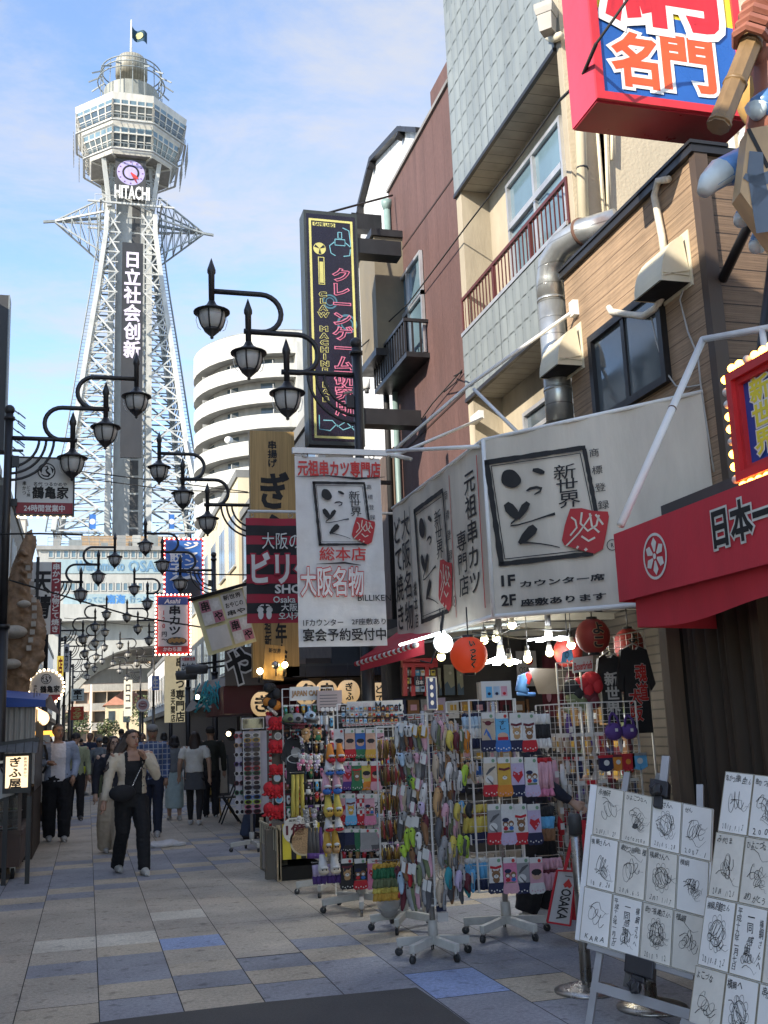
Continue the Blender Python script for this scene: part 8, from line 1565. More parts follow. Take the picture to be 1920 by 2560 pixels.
p=ony(1572,1612,8.75); paper_lantern((p.x,p.y,p.z),.125,.15,lanr2,'red paper lantern half hidden behind the black shirts','red lanterns under the awning','よし',edge=goldt)
p=ony(1420,1630,9.4); paper_lantern((p.x,p.y,p.z),.13,.15,lanr2,'dim red paper lantern farther back under the awning','red lanterns under the awning')
q=MB(); pts=[ony(890,1660,10.9),ony(1042,1612,9.6)]; n_=26
for i in range(n_): q.tube([pts[0].lerp(pts[1],i/n_),pts[0].lerp(pts[1],(i+.97)/n_)],.026,(C('red'),C('white'))[i%2],8)
q.build('striped_pole',label='red and white striped pole under the small red canopy',cat='pole')
q=MB(); A,B_=ony(900,1645,11.2),ony(1060,1600,10.0); q.add([A,B_,B_+V((.6,.3,.35)),A+V((.6,.3,.35))],[(0,1,2,3)],redc); q.add([A,A+V((0,0,-.14)),B_+V((0,0,-.14)),B_],[(0,1,2,3)],redc); q.build('canopy',label='small red canopy edge above the striped pole',cat='awning')
q=MB()
for (a,c_) in (((1050,1652),(1105,1580)),((1120,1600),(1300,1560)),((1180,1580),(1420,1590)),((1300,1570),(1500,1560))): q.tube([ony(*a,9.0),ony((a[0]+c_[0])/2,max(a[1],c_[1])+6,9.0),ony(*c_,9.0)],.008,black,5)
for (a,c_) in (((1000,1612),(1110,1580)),((1110,1578),(1200,1548))): q.tube([ony(*a,10.2),ony(*c_,9.0)],.012,M('tube_light_lit',(1,1,1),.3,es=4,ecol=(.9,.96,1)),6)
q.build('wiring',label='tangle of black wiring and thin tube lights under the awning edge',cat='wiring')
for i,(px,py,Y,en,col) in enumerate(((1252,1650,9.6,5,(.93,.97,1)),(1372,1605,9.0,3,(.93,.97,1)),(1319,1655,8.9,2,(1,.85,.5)))):
    l_=bpy.data.lights.new('shop_lamp','POINT'); l_.energy=en; l_.color=col; l_.shadow_soft_size=.12; o=bpy.data.objects.new('shop_lamp',l_); COL.objects.link(o); o.location=ony(px,py,Y)+V((0,0,-.12))

# ------------------------------------------------------------------ autograph boards on easels, stanchions
alu=M('easel_aluminium',(.36,.36,.37),.4,metal=.35,var=.1); shi=M('autograph_card',(.72,.71,.68),.65,var=.07,sc=4); shi2=M('aged_autograph_card',(.64,.61,.54),.65,var=.16,sc=5); gedge=M('card_edge_gold',(.30,.27,.20),.6)
def scribble(q,fr,cx_,cy_,w_,h_,n_,sd,wd=.0021):
    """a quick pen signature: running loops, then two long flourishes"""
    r_=random.Random(sd); P=[]; N_=n_*9; rot=r_.uniform(-.5,.9); ca,sa=math.cos(rot),math.sin(rot); lw=r_.uniform(.5,.95)
    A=[r_.uniform(.06,.26) for _ in range(n_+2)]; B=[r_.uniform(.12,.48) for _ in range(n_+2)]
    for i in range(N_):
        k=i//9; f=(i%9)/9; th=2*PI*i/9; ra=A[k]+(A[k+1]-A[k])*f; rb_=B[k]+(B[k+1]-B[k])*f
        x=(-.5+i/N_)*lw+ra*math.cos(th); y=rb_*math.sin(th+.5)+.1*math.sin(i*.13+sd); P.append((cx_+w_*.8*(x*ca-y*sa),cy_+h_*.8*(x*sa+y*ca)))
    q.stroke(P,[wd*(.5+.8*abs(math.sin(i*.35+sd))) for i in range(N_)],fr,.0042,ink)
    for k in range(2):
        x,y=cx_-w_*r_.uniform(.2,.5),cy_+h_*r_.uniform(-.5,.5); S_=[(x+w_*t_/8*r_.uniform(.9,1.05),y+h_*.16*math.sin(t_*r_.uniform(.5,.9)+k)) for t_ in range(8)]; q.stroke(S_,[wd*(1.6-.16*t_) for t_ in range(8)],fr,.0046+.0003*k,ink)
def hand(q,t,fr,x0,y0,x1,y1,sd,vert=False,b=.006):
    """hand lettering: every character a little off"""
    r_=random.Random(sd); n_=len(t); cw_=(x1-x0)/(1 if vert else n_); ch_=(y1-y0)/(n_ if vert else 1)
    for i,c_ in enumerate(t):
        if c_==' ': continue
        k=r_.uniform(.85,1.12); xa=x0+(0 if vert else i*cw_)+r_.uniform(-.1,.1)*cw_; ya=(y1-(i+1)*ch_ if vert else y0)+r_.uniform(-.14,.14)*ch_; q.text(c_,fr,xa,ya,xa+cw_*k,ya+ch_*k,ink,b*r_.uniform(.3,2),.0036,slant=r_.uniform(-.12,.25))
TXT=[('永禮研','2003.1.29'),('ひよこつなへ','soronson'),('横綱さんへ','2010 5.28'),('せん','2007.1'),('横綱さんへ','18 8.26'),('串かつ振興会様','2016.6.5'),('横綱さんへ','2007 1/17'),('横綱',''),('','KARA'),('平成十九年一月七日',''),('串かつ振興会さんへ','2010 9 12'),('横綱',''),('串かつ振興会さん','2010.9.12'),('串かつ振興会','2005'),('横綱へ',''),('みやさま','2006 1/25'),('ひよこづな','ありがとう'),('なよこづな','ありがとうございます'),('横綱別館さん','2010.8.22'),('平成十九年一月七日',''),('横綱へ','2008'),('よこづな','2009'),('横綱へ','2011'),('串かつさん','2012')]
def card(fr,x,y,w_,h_,k,lab,grp):
    q=MB(); f2=Fr(fr.p(x,y,.004+.0006*(k%3)),fr.r,fr.u); f2.n=fr.n; m=shi2 if k%5 in (0,1) else shi; q.slab(f2,0,0,w_,h_,-.003,.002,m); q.frame(f2,-.001,-.001,w_+.001,h_+.001,.0035,-.002,.0028,gedge)
    top,bot=TXT[k%len(TXT)]
    if top=='平成十九年一月七日':
        hand(q,top,f2,w_*.06,h_*.05,w_*.20,h_*.95,k,True); hand(q,'一同感謝',f2,w_*.4,h_*.3,w_*.6,h_*.9,k+1,True); hand(q,'横綱さんへ',f2,w_*.8,h_*.15,w_*.93,h_*.85,k+2,True); scribble(q,f2,w_*.52,h_*.26,w_*.5,h_*.34,5,k)
    else:
        if top: hand(q,top,f2,w_*.06,h_*.83,w_*(.15+.115*len(top)) if len(top)<7 else w_*.94,h_*.95,k)
        if bot: hand(q,bot,f2,w_*.12,h_*.04,w_*.85,h_*.16,k+9,False,.003)
        scribble(q,f2,w_*.5,h_*.5,w_*.75,h_*.55,3+k%4,k)
        if k%3==1: scribble(q,f2,w_*.6,h_*.35,w_*.5,h_*.3,4,k+50,.0016)
        if k%4==2: q.ring(f2,w_*.5,h_*.5,w_*.22,h_*.2,.05,.0048,ink); [q.ring(f2,w_*(.5+.24*math.cos(a)),h_*(.5+.22*math.sin(a)),w_*.07,h_*.065,.1,.0052+.0002*a,ink,12) for a in [2*PI*i/9 for i in range(9)]]
    return q.build('autograph_card',label=lab,cat='autograph card',group=grp)
def board(BL,BR,TL,cols,rws,x0f,lab,k0,grp,where):
    e1=BR-BL; e2=TL-BL; fr=Fr(BL,e1.normalized(),e2.normalized()); W_,H_=e1.length,e2.length
    t=thing('autograph_board',BL+V((W_*.4,0,-.4)),lab,'board'); q=MB(); q.slab(fr,0,0,W_,H_,-.014,0,M('board_white',(.74,.74,.74),.5,var=.05)); q.build('panel',t)
    cw=(W_*(1-x0f))/cols; ch=H_/rws
    for j in range(rws):
        for i in range(cols):
            k=k0+j*cols+i; card(fr,W_*x0f+i*cw+.002-.008*j,H_-(j+1)*ch+.003,cw-.006,ch-.007,k,'white autograph card, %s from the left in the %s row of the %s board'%(nth(i),('top','second','third','bottom')[j],where),grp)
    return t,fr,W_,H_
BL=ony(1437,2348,5.62); BR=ony(1768,2446,5.08); TL=ony(1476,1960,5.86)
t,fr,W_,H_=board(BL,BR,TL,4,3,.06,'large white board of autograph cards clipped to an aluminium easel',0,'autograph cards on the left board','left')
t=thing('easel',gp(1600,2480),'aluminium easel with black clamps carrying the left autograph board','easel')
f2=Fr(BL-fr.n*.03,fr.r,fr.u)
for a,c_,lb in ((W_*.20,W_*.29,'leg'),(W_*.95,W_*.88,'leg')):
    q=MB(); foot=f2.p(a,0); d=f2.u; ft=f2.p(a-(c_-a)*.5,-f2.o.z/f2.u.z); q.bar(ft,f2.p(c_,H_+.12 if a<W_*.5 else H_+.13),.036,.024,alu,up=fr.n); q.build('leg',t)
q=MB(); ft=f2.p(W_*.55,0)+V((.25,.75,0)); ft.z=0; q.bar(ft,f2.p(W_*.55,H_+.15) ,.032,.022,alu,up=fr.n); q.build('leg',t)
q=MB(); q.bar(f2.p(W_*.53,-.1),f2.p(W_*.60,H_+.26),.045,.028,alu,up=fr.n); q.build('mast',t); q=MB(); q.bar(f2.p(W_*.15,-.20),f2.p(W_*.92,-.19),.05,.026,alu,up=fr.n); q.bar(f2.p(W_*.1,-.012,.02),f2.p(W_*.9,-.012,.02),.03,.014,alu,up=fr.n); q.build('crossbar',t)
blk=M('black_plastic_clamp',(.02,.02,.024),.4)
for x,y,s in ((W_*.58,H_+.035,.09),(W_*.52,-.06,.13)):
    q=MB(); q.slab(f2,x-s*.6,y-.03,x+s*.6,y+.06,.0,.065,blk); q.slab(f2,x-s*.3,y-.1 if y>0 else y-.06,x+s*.25,y-.03,.02,.06,blk)
    yk=y-(.0 if y>0 else .09); q.prism([(x-.01+(.042 if k%2 else .028)*math.cos(k*PI/5),yk+(.042 if k%2 else .028)*math.sin(k*PI/5)) for k in range(10)],f2,.07,.1,blk)
    q.lathe([(.03,-.02),(.034,.02)],(0,0,0),blk,10,Matrix.Translation(f2.p(x-.01,y-(.0 if y>0 else .09),.075))@Matrix.Rotation(R(90),4,'X')); q.build('clamp',t,bevel=.006)
BL=ony(1728,2600,4.72); BR=ony(1985,2690,4.25); TL=ony(1815,1928,5.05)
t,fr,W_,H_=board(BL,BR,TL,3,4,.0,'right hand board of autograph cards at the picture edge, nearest the camera',12,'autograph cards on the right board','right')
t=thing('easel',gp(1800,2700),'aluminium easel holding the right autograph board, mostly hidden','easel'); f2=Fr(BL-fr.n*.03,fr.r,fr.u); q=MB(); q.bar(f2.p(-.06,.06,.03),f2.p(W_,.02,.03),.035,.03,alu,up=fr.n); q.build('crossbar',t)
for a in (W_*.3,W_*.9): q=MB(); ft=f2.p(a,-f2.o.z/f2.u.z); q.bar(ft,f2.p(a,H_*.9),.036,.024,alu,up=fr.n); q.build('leg',t)
def stanchion(px,py,lab,h_):
    p=gp(px,py); t=thing('stanchion',p,lab,'barrier post','steel stanchions behind the boards'); q=MB(); q.lathe([(.19,0),(.19,.012),(.15,.025),(.06,.05),(.035,.06)],p,steel,32); q.build('base',t); q=MB(); q.tube([p+V((0,0,.05)),p+V((0,0,h_))],.034,steel,16); q.lathe([(.04,h_-.1),(.04,h_),(.03,h_+.02)],p,darkg,16); q.build('post',t)
stanchion(1468,2478,'steel stanchion post on a round base, left of the easel legs',.98); stanchion(1630,2520,'steel stanchion post on a round base, between the easel legs',.95)
# ------------------------------------------------------------------ people
def rings(q,rs,m=None,n=20):
    """closed loft of flat ellipses (x, y, z, rx, ry)"""
    vs=[]; fs=[]; k=len(rs)
    for x,y,z,a,b in rs: vs+=[(x+a*math.cos(2*PI*j/n),y+b*math.sin(2*PI*j/n),z) for j in range(n)]
    for i in range(k-1):
        for j in range(n): fs.append((i*n+j,i*n+(j+1)%n,(i+1)*n+(j+1)%n,(i+1)*n+j))
    fs+=[tuple(range(n-1,-1,-1)),tuple(range((k-1)*n,k*n))]; return q.add(vs,fs,m,True)
def limb(q,P,rs,m=None,n=12,sub=3):
    pts=[]; rr0=[]
    for (a,b),(ra,rb) in zip(zip(P,P[1:]),zip(rs,rs[1:])):
        for i in range(sub): t_=i/sub; pts.append(V(a).lerp(V(b),t_)); rr0.append(ra+(rb-ra)*t_)
    pts.append(V(P[-1])); rr0.append(rs[-1]); return q.tube(pts,rr0,m,n)
SK={}
def skinm(c): return M('skin_%d'%int(c[0]*1000),c,.5,var=.06,sc=8)
def clothm(nm,c): return M('fabric_'+nm,c,.85,var=.13,sc=9,bump=.3,bsc=140)
plaid=lines_mat('plaid_blue',(.07,.11,.24),(.34,.37,.42),'X',.075,.2,.85,.25,(6,6,6),2,.1,pitch2=.085,axis2='Z')
PH='pedestrians in the street'
def person(px,py,Hh,rz,lab,skin=(.42,.24,.16),hair=('short',(.03,.022,.018)),top=('white',(.6,.6,.6),'short'),inner=None,bottom=('trousers',(.02,.02,.025)),shoes=(.5,.49,.46),stride=.12,armL=None,armR=None,turn=0.0,vox=.011,glasses=None,cap_c=None,jacket_len=.50,wide=1.0,fat=1.0,legskin=None,sock=None,beard=False):
    p=gp(px,py); s=Hh; b=MB(); X=lambda x,y,z: V((x*s,y*s,z*s)); sm=skinm(skin)
    sh=.118*fat; hipx=.052*fat
    # joints: facing -Y
    kneeL,ankL=X(hipx*1.05,-stride*.55,.285),X(hipx*1.0,-stride*.75,.05); kneeR,ankR=X(-hipx*1.05,stride*.05,.285),X(-hipx*1.0,stride*.9,.055)
    hL,hR=X(hipx,0,.50),X(-hipx,0,.50)
    SL,SR=X(sh,.0,.815),X(-sh,.0,.815)
    aL=armL or [(sh*1.25,.01,.64),(sh*1.3,-.04,.50)]; aR=armR or [(-sh*1.25,.01,.64),(-sh*1.3,-.03,.50)]
    # body
    rings(b,[(0,0,.46*s,.085*s*fat,.062*s),(0,0,.52*s,.092*s*fat,.068*s),(0,0,.60*s,.078*s*fat,.058*s),(0,-.004*s,.70*s,.090*s*fat,.066*s),(0,0,.78*s,.098*s*fat,.062*s),(0,0,.82*s,.075*s*fat,.05*s),(0,.004*s,.845*s,.035*s,.036*s),(0,-.004*s,.90*s,.032*s,.034*s)])
    for h0,kn,an in ((hL,kneeL,ankL),(hR,kneeR,ankR)): limb(b,[h0,kn,kn.lerp(an,.35),an],[.058*s*fat,.036*s,.037*s,.022*s]); limb(b,[an+X(0,.02,-.02),an+X(0,-.06,-.03),an+X(0,-.10,-.036)],[.024*s,.024*s,.015*s])
    for S_,(e_,w_),sg_ in ((SL,aL,1),(SR,aR,-1)):
        e_,w_=X(*e_),X(*w_); limb(b,[V((S_.x*.4,0,S_.z-.015*s)),S_,e_,w_],[.036*s,.033*s,.026*s,.018*s]); d=(w_-e_).normalized(); pal=w_+d*.035*s; fw=V((0,-1,0))-d*V((0,-1,0)).dot(d); fw=fw.normalized() if fw.length>.2 else V((1,0,0)); sd_=d.cross(fw).normalized()
        limb(b,[w_,pal,w_+d*.058*s],[.017*s,.023*s,.021*s])
        for k in range(4): o_=fw*(.018-.012*k)*s; l_=(.034,.040,.037,.028)[k]*s; r0=w_+d*.055*s+o_; limb(b,[r0,r0+d*l_*.55-sd_*sg_*.003*s,r0+d*l_*.85-sd_*sg_*.012*s],[.0068*s,.006*s,.0045*s],n=8,sub=2)
        r0=w_+d*.025*s+fw*.018*s; limb(b,[r0,r0+d*.018*s+fw*.014*s,r0+d*.036*s+fw*.016*s],[.008*s,.0068*s,.005*s],n=8,sub=2)
    # head, turned
    HT=Matrix.Translation(X(0,-.008,.928))@Matrix.Rotation(turn,4,'Z'); hs_=.92*s; hd=MB()
    rings(hd,[(0,-.008*hs_,-.068*hs_,.018*hs_,.018*hs_),(0,-.014*hs_,-.060*hs_,.030*hs_,.032*hs_),(0,-.008*hs_,-.040*hs_,.041*hs_,.044*hs_),(0,0,-.012*hs_,.046*hs_,.052*hs_),(0,.004*hs_,.02*hs_,.048*hs_,.057*hs_),(0,.006*hs_,.045*hs_,.043*hs_,.052*hs_),(0,.006*hs_,.062*hs_,.028*hs_,.035*hs_),(0,.006*hs_,.070*hs_,.008*hs_,.01*hs_)])
    limb(hd,[V((0,-.050,.008))*hs_,V((0,-.062,-.012))*hs_,V((0,-.066,-.020))*hs_,V((0,-.050,-.024))*hs_],[.007*hs_,.009*hs_,.012*hs_,.007*hs_],n=8)
    for k in (-1,1): hd.ball(V((k*.047,.006,-.008))*hs_,(.007*hs_,.012*hs_,.018*hs_),None,8,6); hd.ball(V((k*.022,-.046,.018))*hs_,(.016*hs_,.008*hs_,.005*hs_),None,8,5)
    hd.ball(V((0,-.052,-.040))*hs_,(.017*hs_,.008*hs_,.007*hs_),None,8,5); hd.xf(HT); b.add(hd.v,hd.f,None)
    body=remesh(b,vox*.62,sm,3)
    dr_=M('hair_%d'%int(hair[1][0]*1000),hair[1],.5,var=.35,sc=30,bump=.8,bsc=60,stretch=(1,1,.2)); lipm=M('lips',(.34,.10,.09),.5); eyew=M('eye_white',(.55,.53,.5),.3); fa=MB()
    for k in (-1,1):
        fa.ball(V((k*.021,-.0505,.004))*hs_,(.0105*hs_,.004*hs_,.0048*hs_),eyew,8,5); fa.ball(V((k*.021,-.0535,.004))*hs_,(.0048*hs_,.0028*hs_,.0046*hs_),ink,8,5)
        fa.tube([V((k*.009,-.0535,.018))*hs_,V((k*.022,-.0535,.022))*hs_,V((k*.035,-.046,.017))*hs_],.0026*hs_,dr_,6); fa.tube([V((k*.010,-.053,.009))*hs_,V((k*.021,-.0545,.0105))*hs_,V((k*.032,-.048,.007))*hs_],.0016*hs_,ink,5)
    fa.ball(V((0,-.0575,-.0375))*hs_,(.014*hs_,.005*hs_,.0035*hs_),lipm,8,5); fa.ball(V((0,-.057,-.0435))*hs_,(.012*hs_,.005*hs_,.004*hs_),lipm,8,5)
    fa.xf(HT); body.add(fa.v,fa.f,None); body.m[-len(fa.m):]=fa.m; body.s[-len(fa.m):]=[True]*len(fa.m)
    T=Matrix.Translation(p)@Matrix.Rotation(rz,4,'Z'); root=bpy.data.objects.new
    body.xf(T); o=body.build('person',origin=p,label=lab,cat='person',group=PH); par=o
    def child(mb,name,**k): mb.xf(T); return mb.build(name,par,**k)
    # hair
    hm=MB(); st_=hair[0]
    if st_!='none':
        rings(hm,[(0,.022*hs_,-.010*hs_,.049*hs_,.040*hs_),(0,.020*hs_,.022*hs_,.053*hs_,.046*hs_),(0,.013*hs_,.046*hs_,.050*hs_,.055*hs_),(0,.006*hs_,.064*hs_,.036*hs_,.046*hs_),(0,.006*hs_,.076*hs_,.012*hs_,.014*hs_)])
        if st_ in ('long','bob'):
            zb_=-.085 if st_=='bob' else-.19
            rings(hm,[(0,.055*hs_,zb_*hs_,.044*hs_,.016*hs_),(0,.046*hs_,(zb_+.05)*hs_,.062*hs_,.030*hs_),(0,.030*hs_,-.045*hs_,.060*hs_,.036*hs_),(0,.018*hs_,0,.056*hs_,.046*hs_),(0,.01*hs_,.04*hs_,.05*hs_,.05*hs_)])
            for k in (-1,1): limb(hm,[V((k*.040,-.030,.045))*hs_,V((k*.052,-.022,0))*hs_,V((k*.058,-.004,-.06))*hs_,V((k*.062,.0,zb_+.02))*hs_],[.012*hs_,.014*hs_,.017*hs_,.009*hs_])
        if st_=='wind': 
            for k in range(7): limb(hm,[V((-.02,.02,.05-.01*k))*hs_,V((-.06,.04,-.01-.012*k))*hs_,V((-.10-.006*k,.05,-.06-.02*k))*hs_,V((-.14-.012*k,.05+.004*k,-.11-.022*k))*hs_],[.024*hs_,.024*hs_,.020*hs_,.008*hs_])
            limb(hm,[V((.03,-.03,.055))*hs_,V((.05,-.01,.01))*hs_,V((.054,.01,-.05))*hs_],[.012*hs_,.014*hs_,.01*hs_])
        hm=remesh(hm,vox*.7,dr_,3,.004,40); hm.xf(HT); child(hm,'hair')
    if cap_c:
        q=MB(); cm=clothm('cap_%d'%int(cap_c[0]*999),cap_c); q.lathe([(.057*hs_,.012*hs_),(.058*hs_,.04*hs_),(.045*hs_,.068*hs_),(.018*hs_,.08*hs_),(.002,.081*hs_)],(0,.006*hs_,.0),cm,16); q.tube([V((-.04,-.04,.018))*hs_,V((0,-.10,.012))*hs_,V((.04,-.04,.018))*hs_],[(.004,.012),(.006,.04),(.004,.012)],cm,6); q.xf(HT); child(q,'cap')
    if glasses:
        q=MB()
        for k in (-1,1):
            fr=Fr(V((k*.021,-.0575,.004))*hs_,(1,0,0),(0,0,1)); 
            if glasses=='dark': q.disc(fr,0,0,.018*hs_,.013*hs_,0,lens,12)
            q.ring(fr,0,0,.019*hs_,.014*hs_,.14,.001,black,14); q.bar(V((k*.040,-.055,.006))*hs_,V((k*.05,0,.006))*hs_,.003,.003,black)
        q.bar(V((-.004,-.058,.006))*hs_,V((.004,-.058,.006))*hs_,.003,.003,black); q.xf(HT); child(q,'glasses')
    # lower clothing
    bt,bc=bottom; bm=clothm('low_%s_%d'%(bt,int(bc[0]*1000+bc[2]*77)),bc); q=MB()
    if bt in ('trousers','shorts'):
        rings(q,[(0,0,.452*s,.093*s*fat,.076*s),(0,0,.53*s,.098*s*fat,.076*s),(0,0,.60*s,.083*s*fat,.065*s),(0,0,.615*s,.080*s*fat,.063*s)])
        for h0,kn,an,sg_ in ((hL,kneeL,ankL,1),(hR,kneeR,ankR,-1)):
            if bt=='shorts': limb(q,[h0+X(0,0,.01),kn+X(0,0,.03)],[.068*s*fat,.058*s*fat])
            else: limb(q,[h0+X(0,0,.01),kn,kn.lerp(an,.6),an+X(0,.006,-.018)],[.067*s*fat,.047*s*wide,.044*s*wide,.042*s*wide])
    elif bt=='skirt': rings(q,[(0,-.01*s,.14*s,.110*s,.12*s),(0,-.008*s,.22*s,.112*s,.115*s),(0,0,.38*s,.108*s,.092*s),(0,0,.50*s,.105*s,.082*s),(0,0,.60*s,.082*s,.063*s)])
    elif bt=='miniskirt': rings(q,[(0,0,.375*s,.118*s,.10*s),(0,0,.45*s,.110*s,.088*s),(0,0,.52*s,.098*s,.075*s),(0,0,.60*s,.080*s,.062*s)])
    low=remesh(q,vox,bm,3,.012*s/1.7,9); child(low,'trousers' if bt=='trousers' else bt)
    if legskin:
        q=MB()
        for h0,kn,an in ((hL,kneeL,ankL),(hR,kneeR,ankR)): limb(q,[h0,kn,kn.lerp(an,.35),an],[.060*s,.039*s,.040*s,.025*s])
        child(remesh(q,vox,clothm('tights',legskin),3),'tights')
    # upper clothing
    tn,tc_,sl=top; tmat=tc_ if not isinstance(tc_,tuple) else clothm('top_%s'%tn,tc_); q=MB(); jl=jacket_len
    rings(q,[(0,0,jl*s,.100*s*fat,.078*s),(0,0,(jl+.05)*s,.099*s*fat,.076*s),(0,0,.64*s,.092*s*fat,.070*s),(0,-.006*s,.71*s,.101*s*fat,.078*s),(0,0,.785*s,.110*s*fat,.068*s),(0,0,.83*s,.082*s*fat,.052*s),(0,.004*s,.846*s,.044*s,.044*s)])
    for S_,(e_,w_) in ((SL,aL),(SR,aR)):
        e_,w_=X(*e_),X(*w_)
        if sl=='long': limb(q,[V((S_.x*.35,0,S_.z-.022*s)),V((S_.x*.93,0,S_.z-.008*s)),S_.lerp(e_,.3),e_,w_.lerp(e_,.04)],[.044*s,.039*s,.040*s,.036*s,.027*s])
        elif sl=='short': limb(q,[V((S_.x*.35,0,S_.z-.022*s)),V((S_.x*.93,0,S_.z-.008*s)),S_.lerp(e_,.3),S_.lerp(e_,.7)],[.044*s,.038*s,.040*s,.037*s])
        elif sl=='none': limb(q,[V((S_.x*.35,0,S_.z-.022*s)),V((S_.x*.9,0,S_.z-.008*s))],[.044*s,.036*s])
    tp_=remesh(q,vox,tmat,3,.011*s/1.7,10)
    if inner:      # open front shows the shirt underneath
        im=clothm('inner_%d'%int(inner[0]*1000),inner)
        for i,f in enumerate(tp_.f):
            cc=sum((tp_.v[k] for k in f),V())/len(f)
            if cc.y<-.02*s and abs(cc.x)<(.062-.035*max(0,(.62*s-cc.z)/s))*s and cc.z<.86*s: tp_.m[i]=sm if cc.z>(.775 if st_=='wind' else .828)*s and abs(cc.x)<.042*s else im
    if sl!='long' or True: child(tp_,'jacket' if inner else 'top')
    for an,sg_ in ((ankL,1),(ankR,-1)):
        q=MB(); g=an.copy(); base=g.z-.05*s; limb(q,[g+X(0,.026,-.028),g+X(0,-.01,-.018),g+X(0,-.06,-.030),g+X(0,-.105,-.036)],[.026*s,.030*s,.027*s,.019*s]); sh_=remesh(q,vox*.8,M('shoe_%d'%int(shoes[0]*1000),shoes,.55,var=.15,sc=20),2)
        for v in sh_.v: v.z=max(v.z,base+.004)
        q2=MB(); q2.tube([g+X(0,.045,-.043),g+X(0,-.03,-.043),g+X(0,-.12,-.043)],[(.007*s,.02*s),(.007*s,.027*s),(.006*s,.014*s)],M('shoe_sole',(.42,.41,.39),.6),8); 
        oo=child(sh_,'shoe'); q2.xf(T); 
        for v in q2.v: v.z=max(v.z,p.z+.001)
        q2.build('sole',oo)
    return o,T,s,par
W_=(.42,.40,.40)
# the two walking in front
o,T,s,par=person(327,2184,1.66,R(12),'woman in cream cropped jacket and black outfit, hand at her mouth, walking forward',(.44,.25,.165),('wind',(.03,.018,.013)),('cream_jacket',(.62,.53,.40),'long'),(.012,.012,.014),('trousers',(.010,.010,.012)),(.50,.48,.43),.19,[(.17,-.05,.665),(.055,-.135,.80)],[(-.165,.01,.66),(-.20,-.03,.50)],R(22),.0085,fat=1.06,jacket_len=.545,wide=1.05)
q=MB(); q.ball(V((-.10,-.14,.56))*s,(.095*s,.045*s,.058*s),clothm('black_bag',(.012,.012,.014)),14,9); q.xf(T); bg_=q.build('shoulder_bag',label='black shoulder bag with a silver chain worn by the woman in cream jacket',cat='bag')
q=MB(); ch_=[V((.085,-.075,.80)),V((.05,-.105,.74)),V((.01,-.115,.67)),V((-.03,-.14,.60))]
for i in range(26):
    u=i/26*3; k=min(2,int(u)); c_=ch_[k].lerp(ch_[k+1],u-k)*s; q.ball(c_,(.009,.005,.014) if i%2 else (.005,.009,.014),chrome if u>1.2 else black,6,4)
q.xf(T); q.build('chain_strap',bg_)
for k in range(3): q=MB(); q.ball(V((.066,-.084,.72-.06*k))*s,(.009,.005,.009),darkg,8,5); q.xf(T); q.build('button',par)

o,T,s,par=person(140,2103,1.83,R(6),'man in white t-shirt and open pale blue shirt carrying a black shoulder bag',(.38,.225,.15),('short',(.10,.09,.085)),('pale_blue_shirt',(.32,.38,.50),'long'),(.78,.77,.80),('trousers',(.010,.011,.014)),(.36,.35,.33),.07,[(.165,.03,.67),(.13,-.05,.535)],[(-.175,.0,.675),(-.085,-.10,.665)],R(20),.0095,fat=1.12,wide=1.3,beard=True)
q=MB(); q.prism([(-.11,.10),(.02,.14),(.05,.0),(-.02,-.08),(-.14,-.06)],Fr(V((-.165,-.06,.50))*s,(1,0,0),(0,0,1)),-.12,.03,clothm('black_tote',(.014,.014,.016))); q=remesh(q,.018,clothm('black_tote',(0,0,0)),5); q.xf(T); bb=q.build('shoulder_bag',label='black soft shoulder bag on the arm of the man in white t-shirt',cat='bag')
q=MB(); q.tube([V((-.12,-.06,.82))*s,V((-.10,-.09,.74))*s,V((-.09,-.10,.66))*s,V((-.13,-.09,.58))*s],[(.03,.006)]*4,clothm('black_tote',(0,0,0)),8); q.xf(T); q.build('strap',bb)
# companions
person(281,2132,1.60,R(5),'woman with glasses in dark jacket and wide beige trousers behind the cream jacket',(.50,.33,.24),('long',(.035,.022,.018)),('black_blouson',(.018,.02,.03),'long'),None,('trousers',(.42,.35,.26)),(.40,.38,.35),.09,None,None,R(10),.011,glasses='thin',wide=1.75)
person(380,2090,1.76,R(-5),'man in blue plaid shirt and dark jeans partly hidden by the woman in front',(.30,.18,.12),('short',(.05,.04,.035)),('plaid',plaid,'long'),None,('trousers',(.015,.02,.04)),(.38,.37,.35),.10,[(.13,.02,.64),(.125,-.03,.50)],[(-.13,.02,.64),(-.125,-.03,.50)],R(5),.012,fat=.98,cap_c=(.22,.22,.22))
person(436,2050,1.58,R(183),'woman seen from behind in grey top and long pale blue skirt',(.45,.29,.21),('bob',(.014,.012,.014)),('grey_knit',(.17,.18,.19),'none'),None,('skirt',(.36,.46,.46)),(.42,.41,.38),.08,None,None,0,.011,jacket_len=.56)
person(487,2062,1.63,R(170),'woman seen from behind in white t-shirt, grey miniskirt and black tights',(.42,.26,.18),('long',(.035,.02,.016)),('white_tee',(.68,.66,.60),'short'),None,('miniskirt',(.085,.088,.095)),(.55,.54,.52),.10,[(.16,.02,.66),(.17,-.02,.52)],[(-.16,.02,.66),(-.165,.02,.50)],0,.011,jacket_len=.56,legskin=(.022,.02,.022))
person(527,2043,1.72,R(175),'man seen from behind in dark green jacket and black cap beside the easels',(.40,.25,.18),('short',(.02,.018,.016)),('dark_green_jacket',(.03,.035,.03),'long'),None,('trousers',(.014,.015,.02)),(.02,.02,.022),.04,None,None,0,.012,cap_c=(.02,.02,.025))
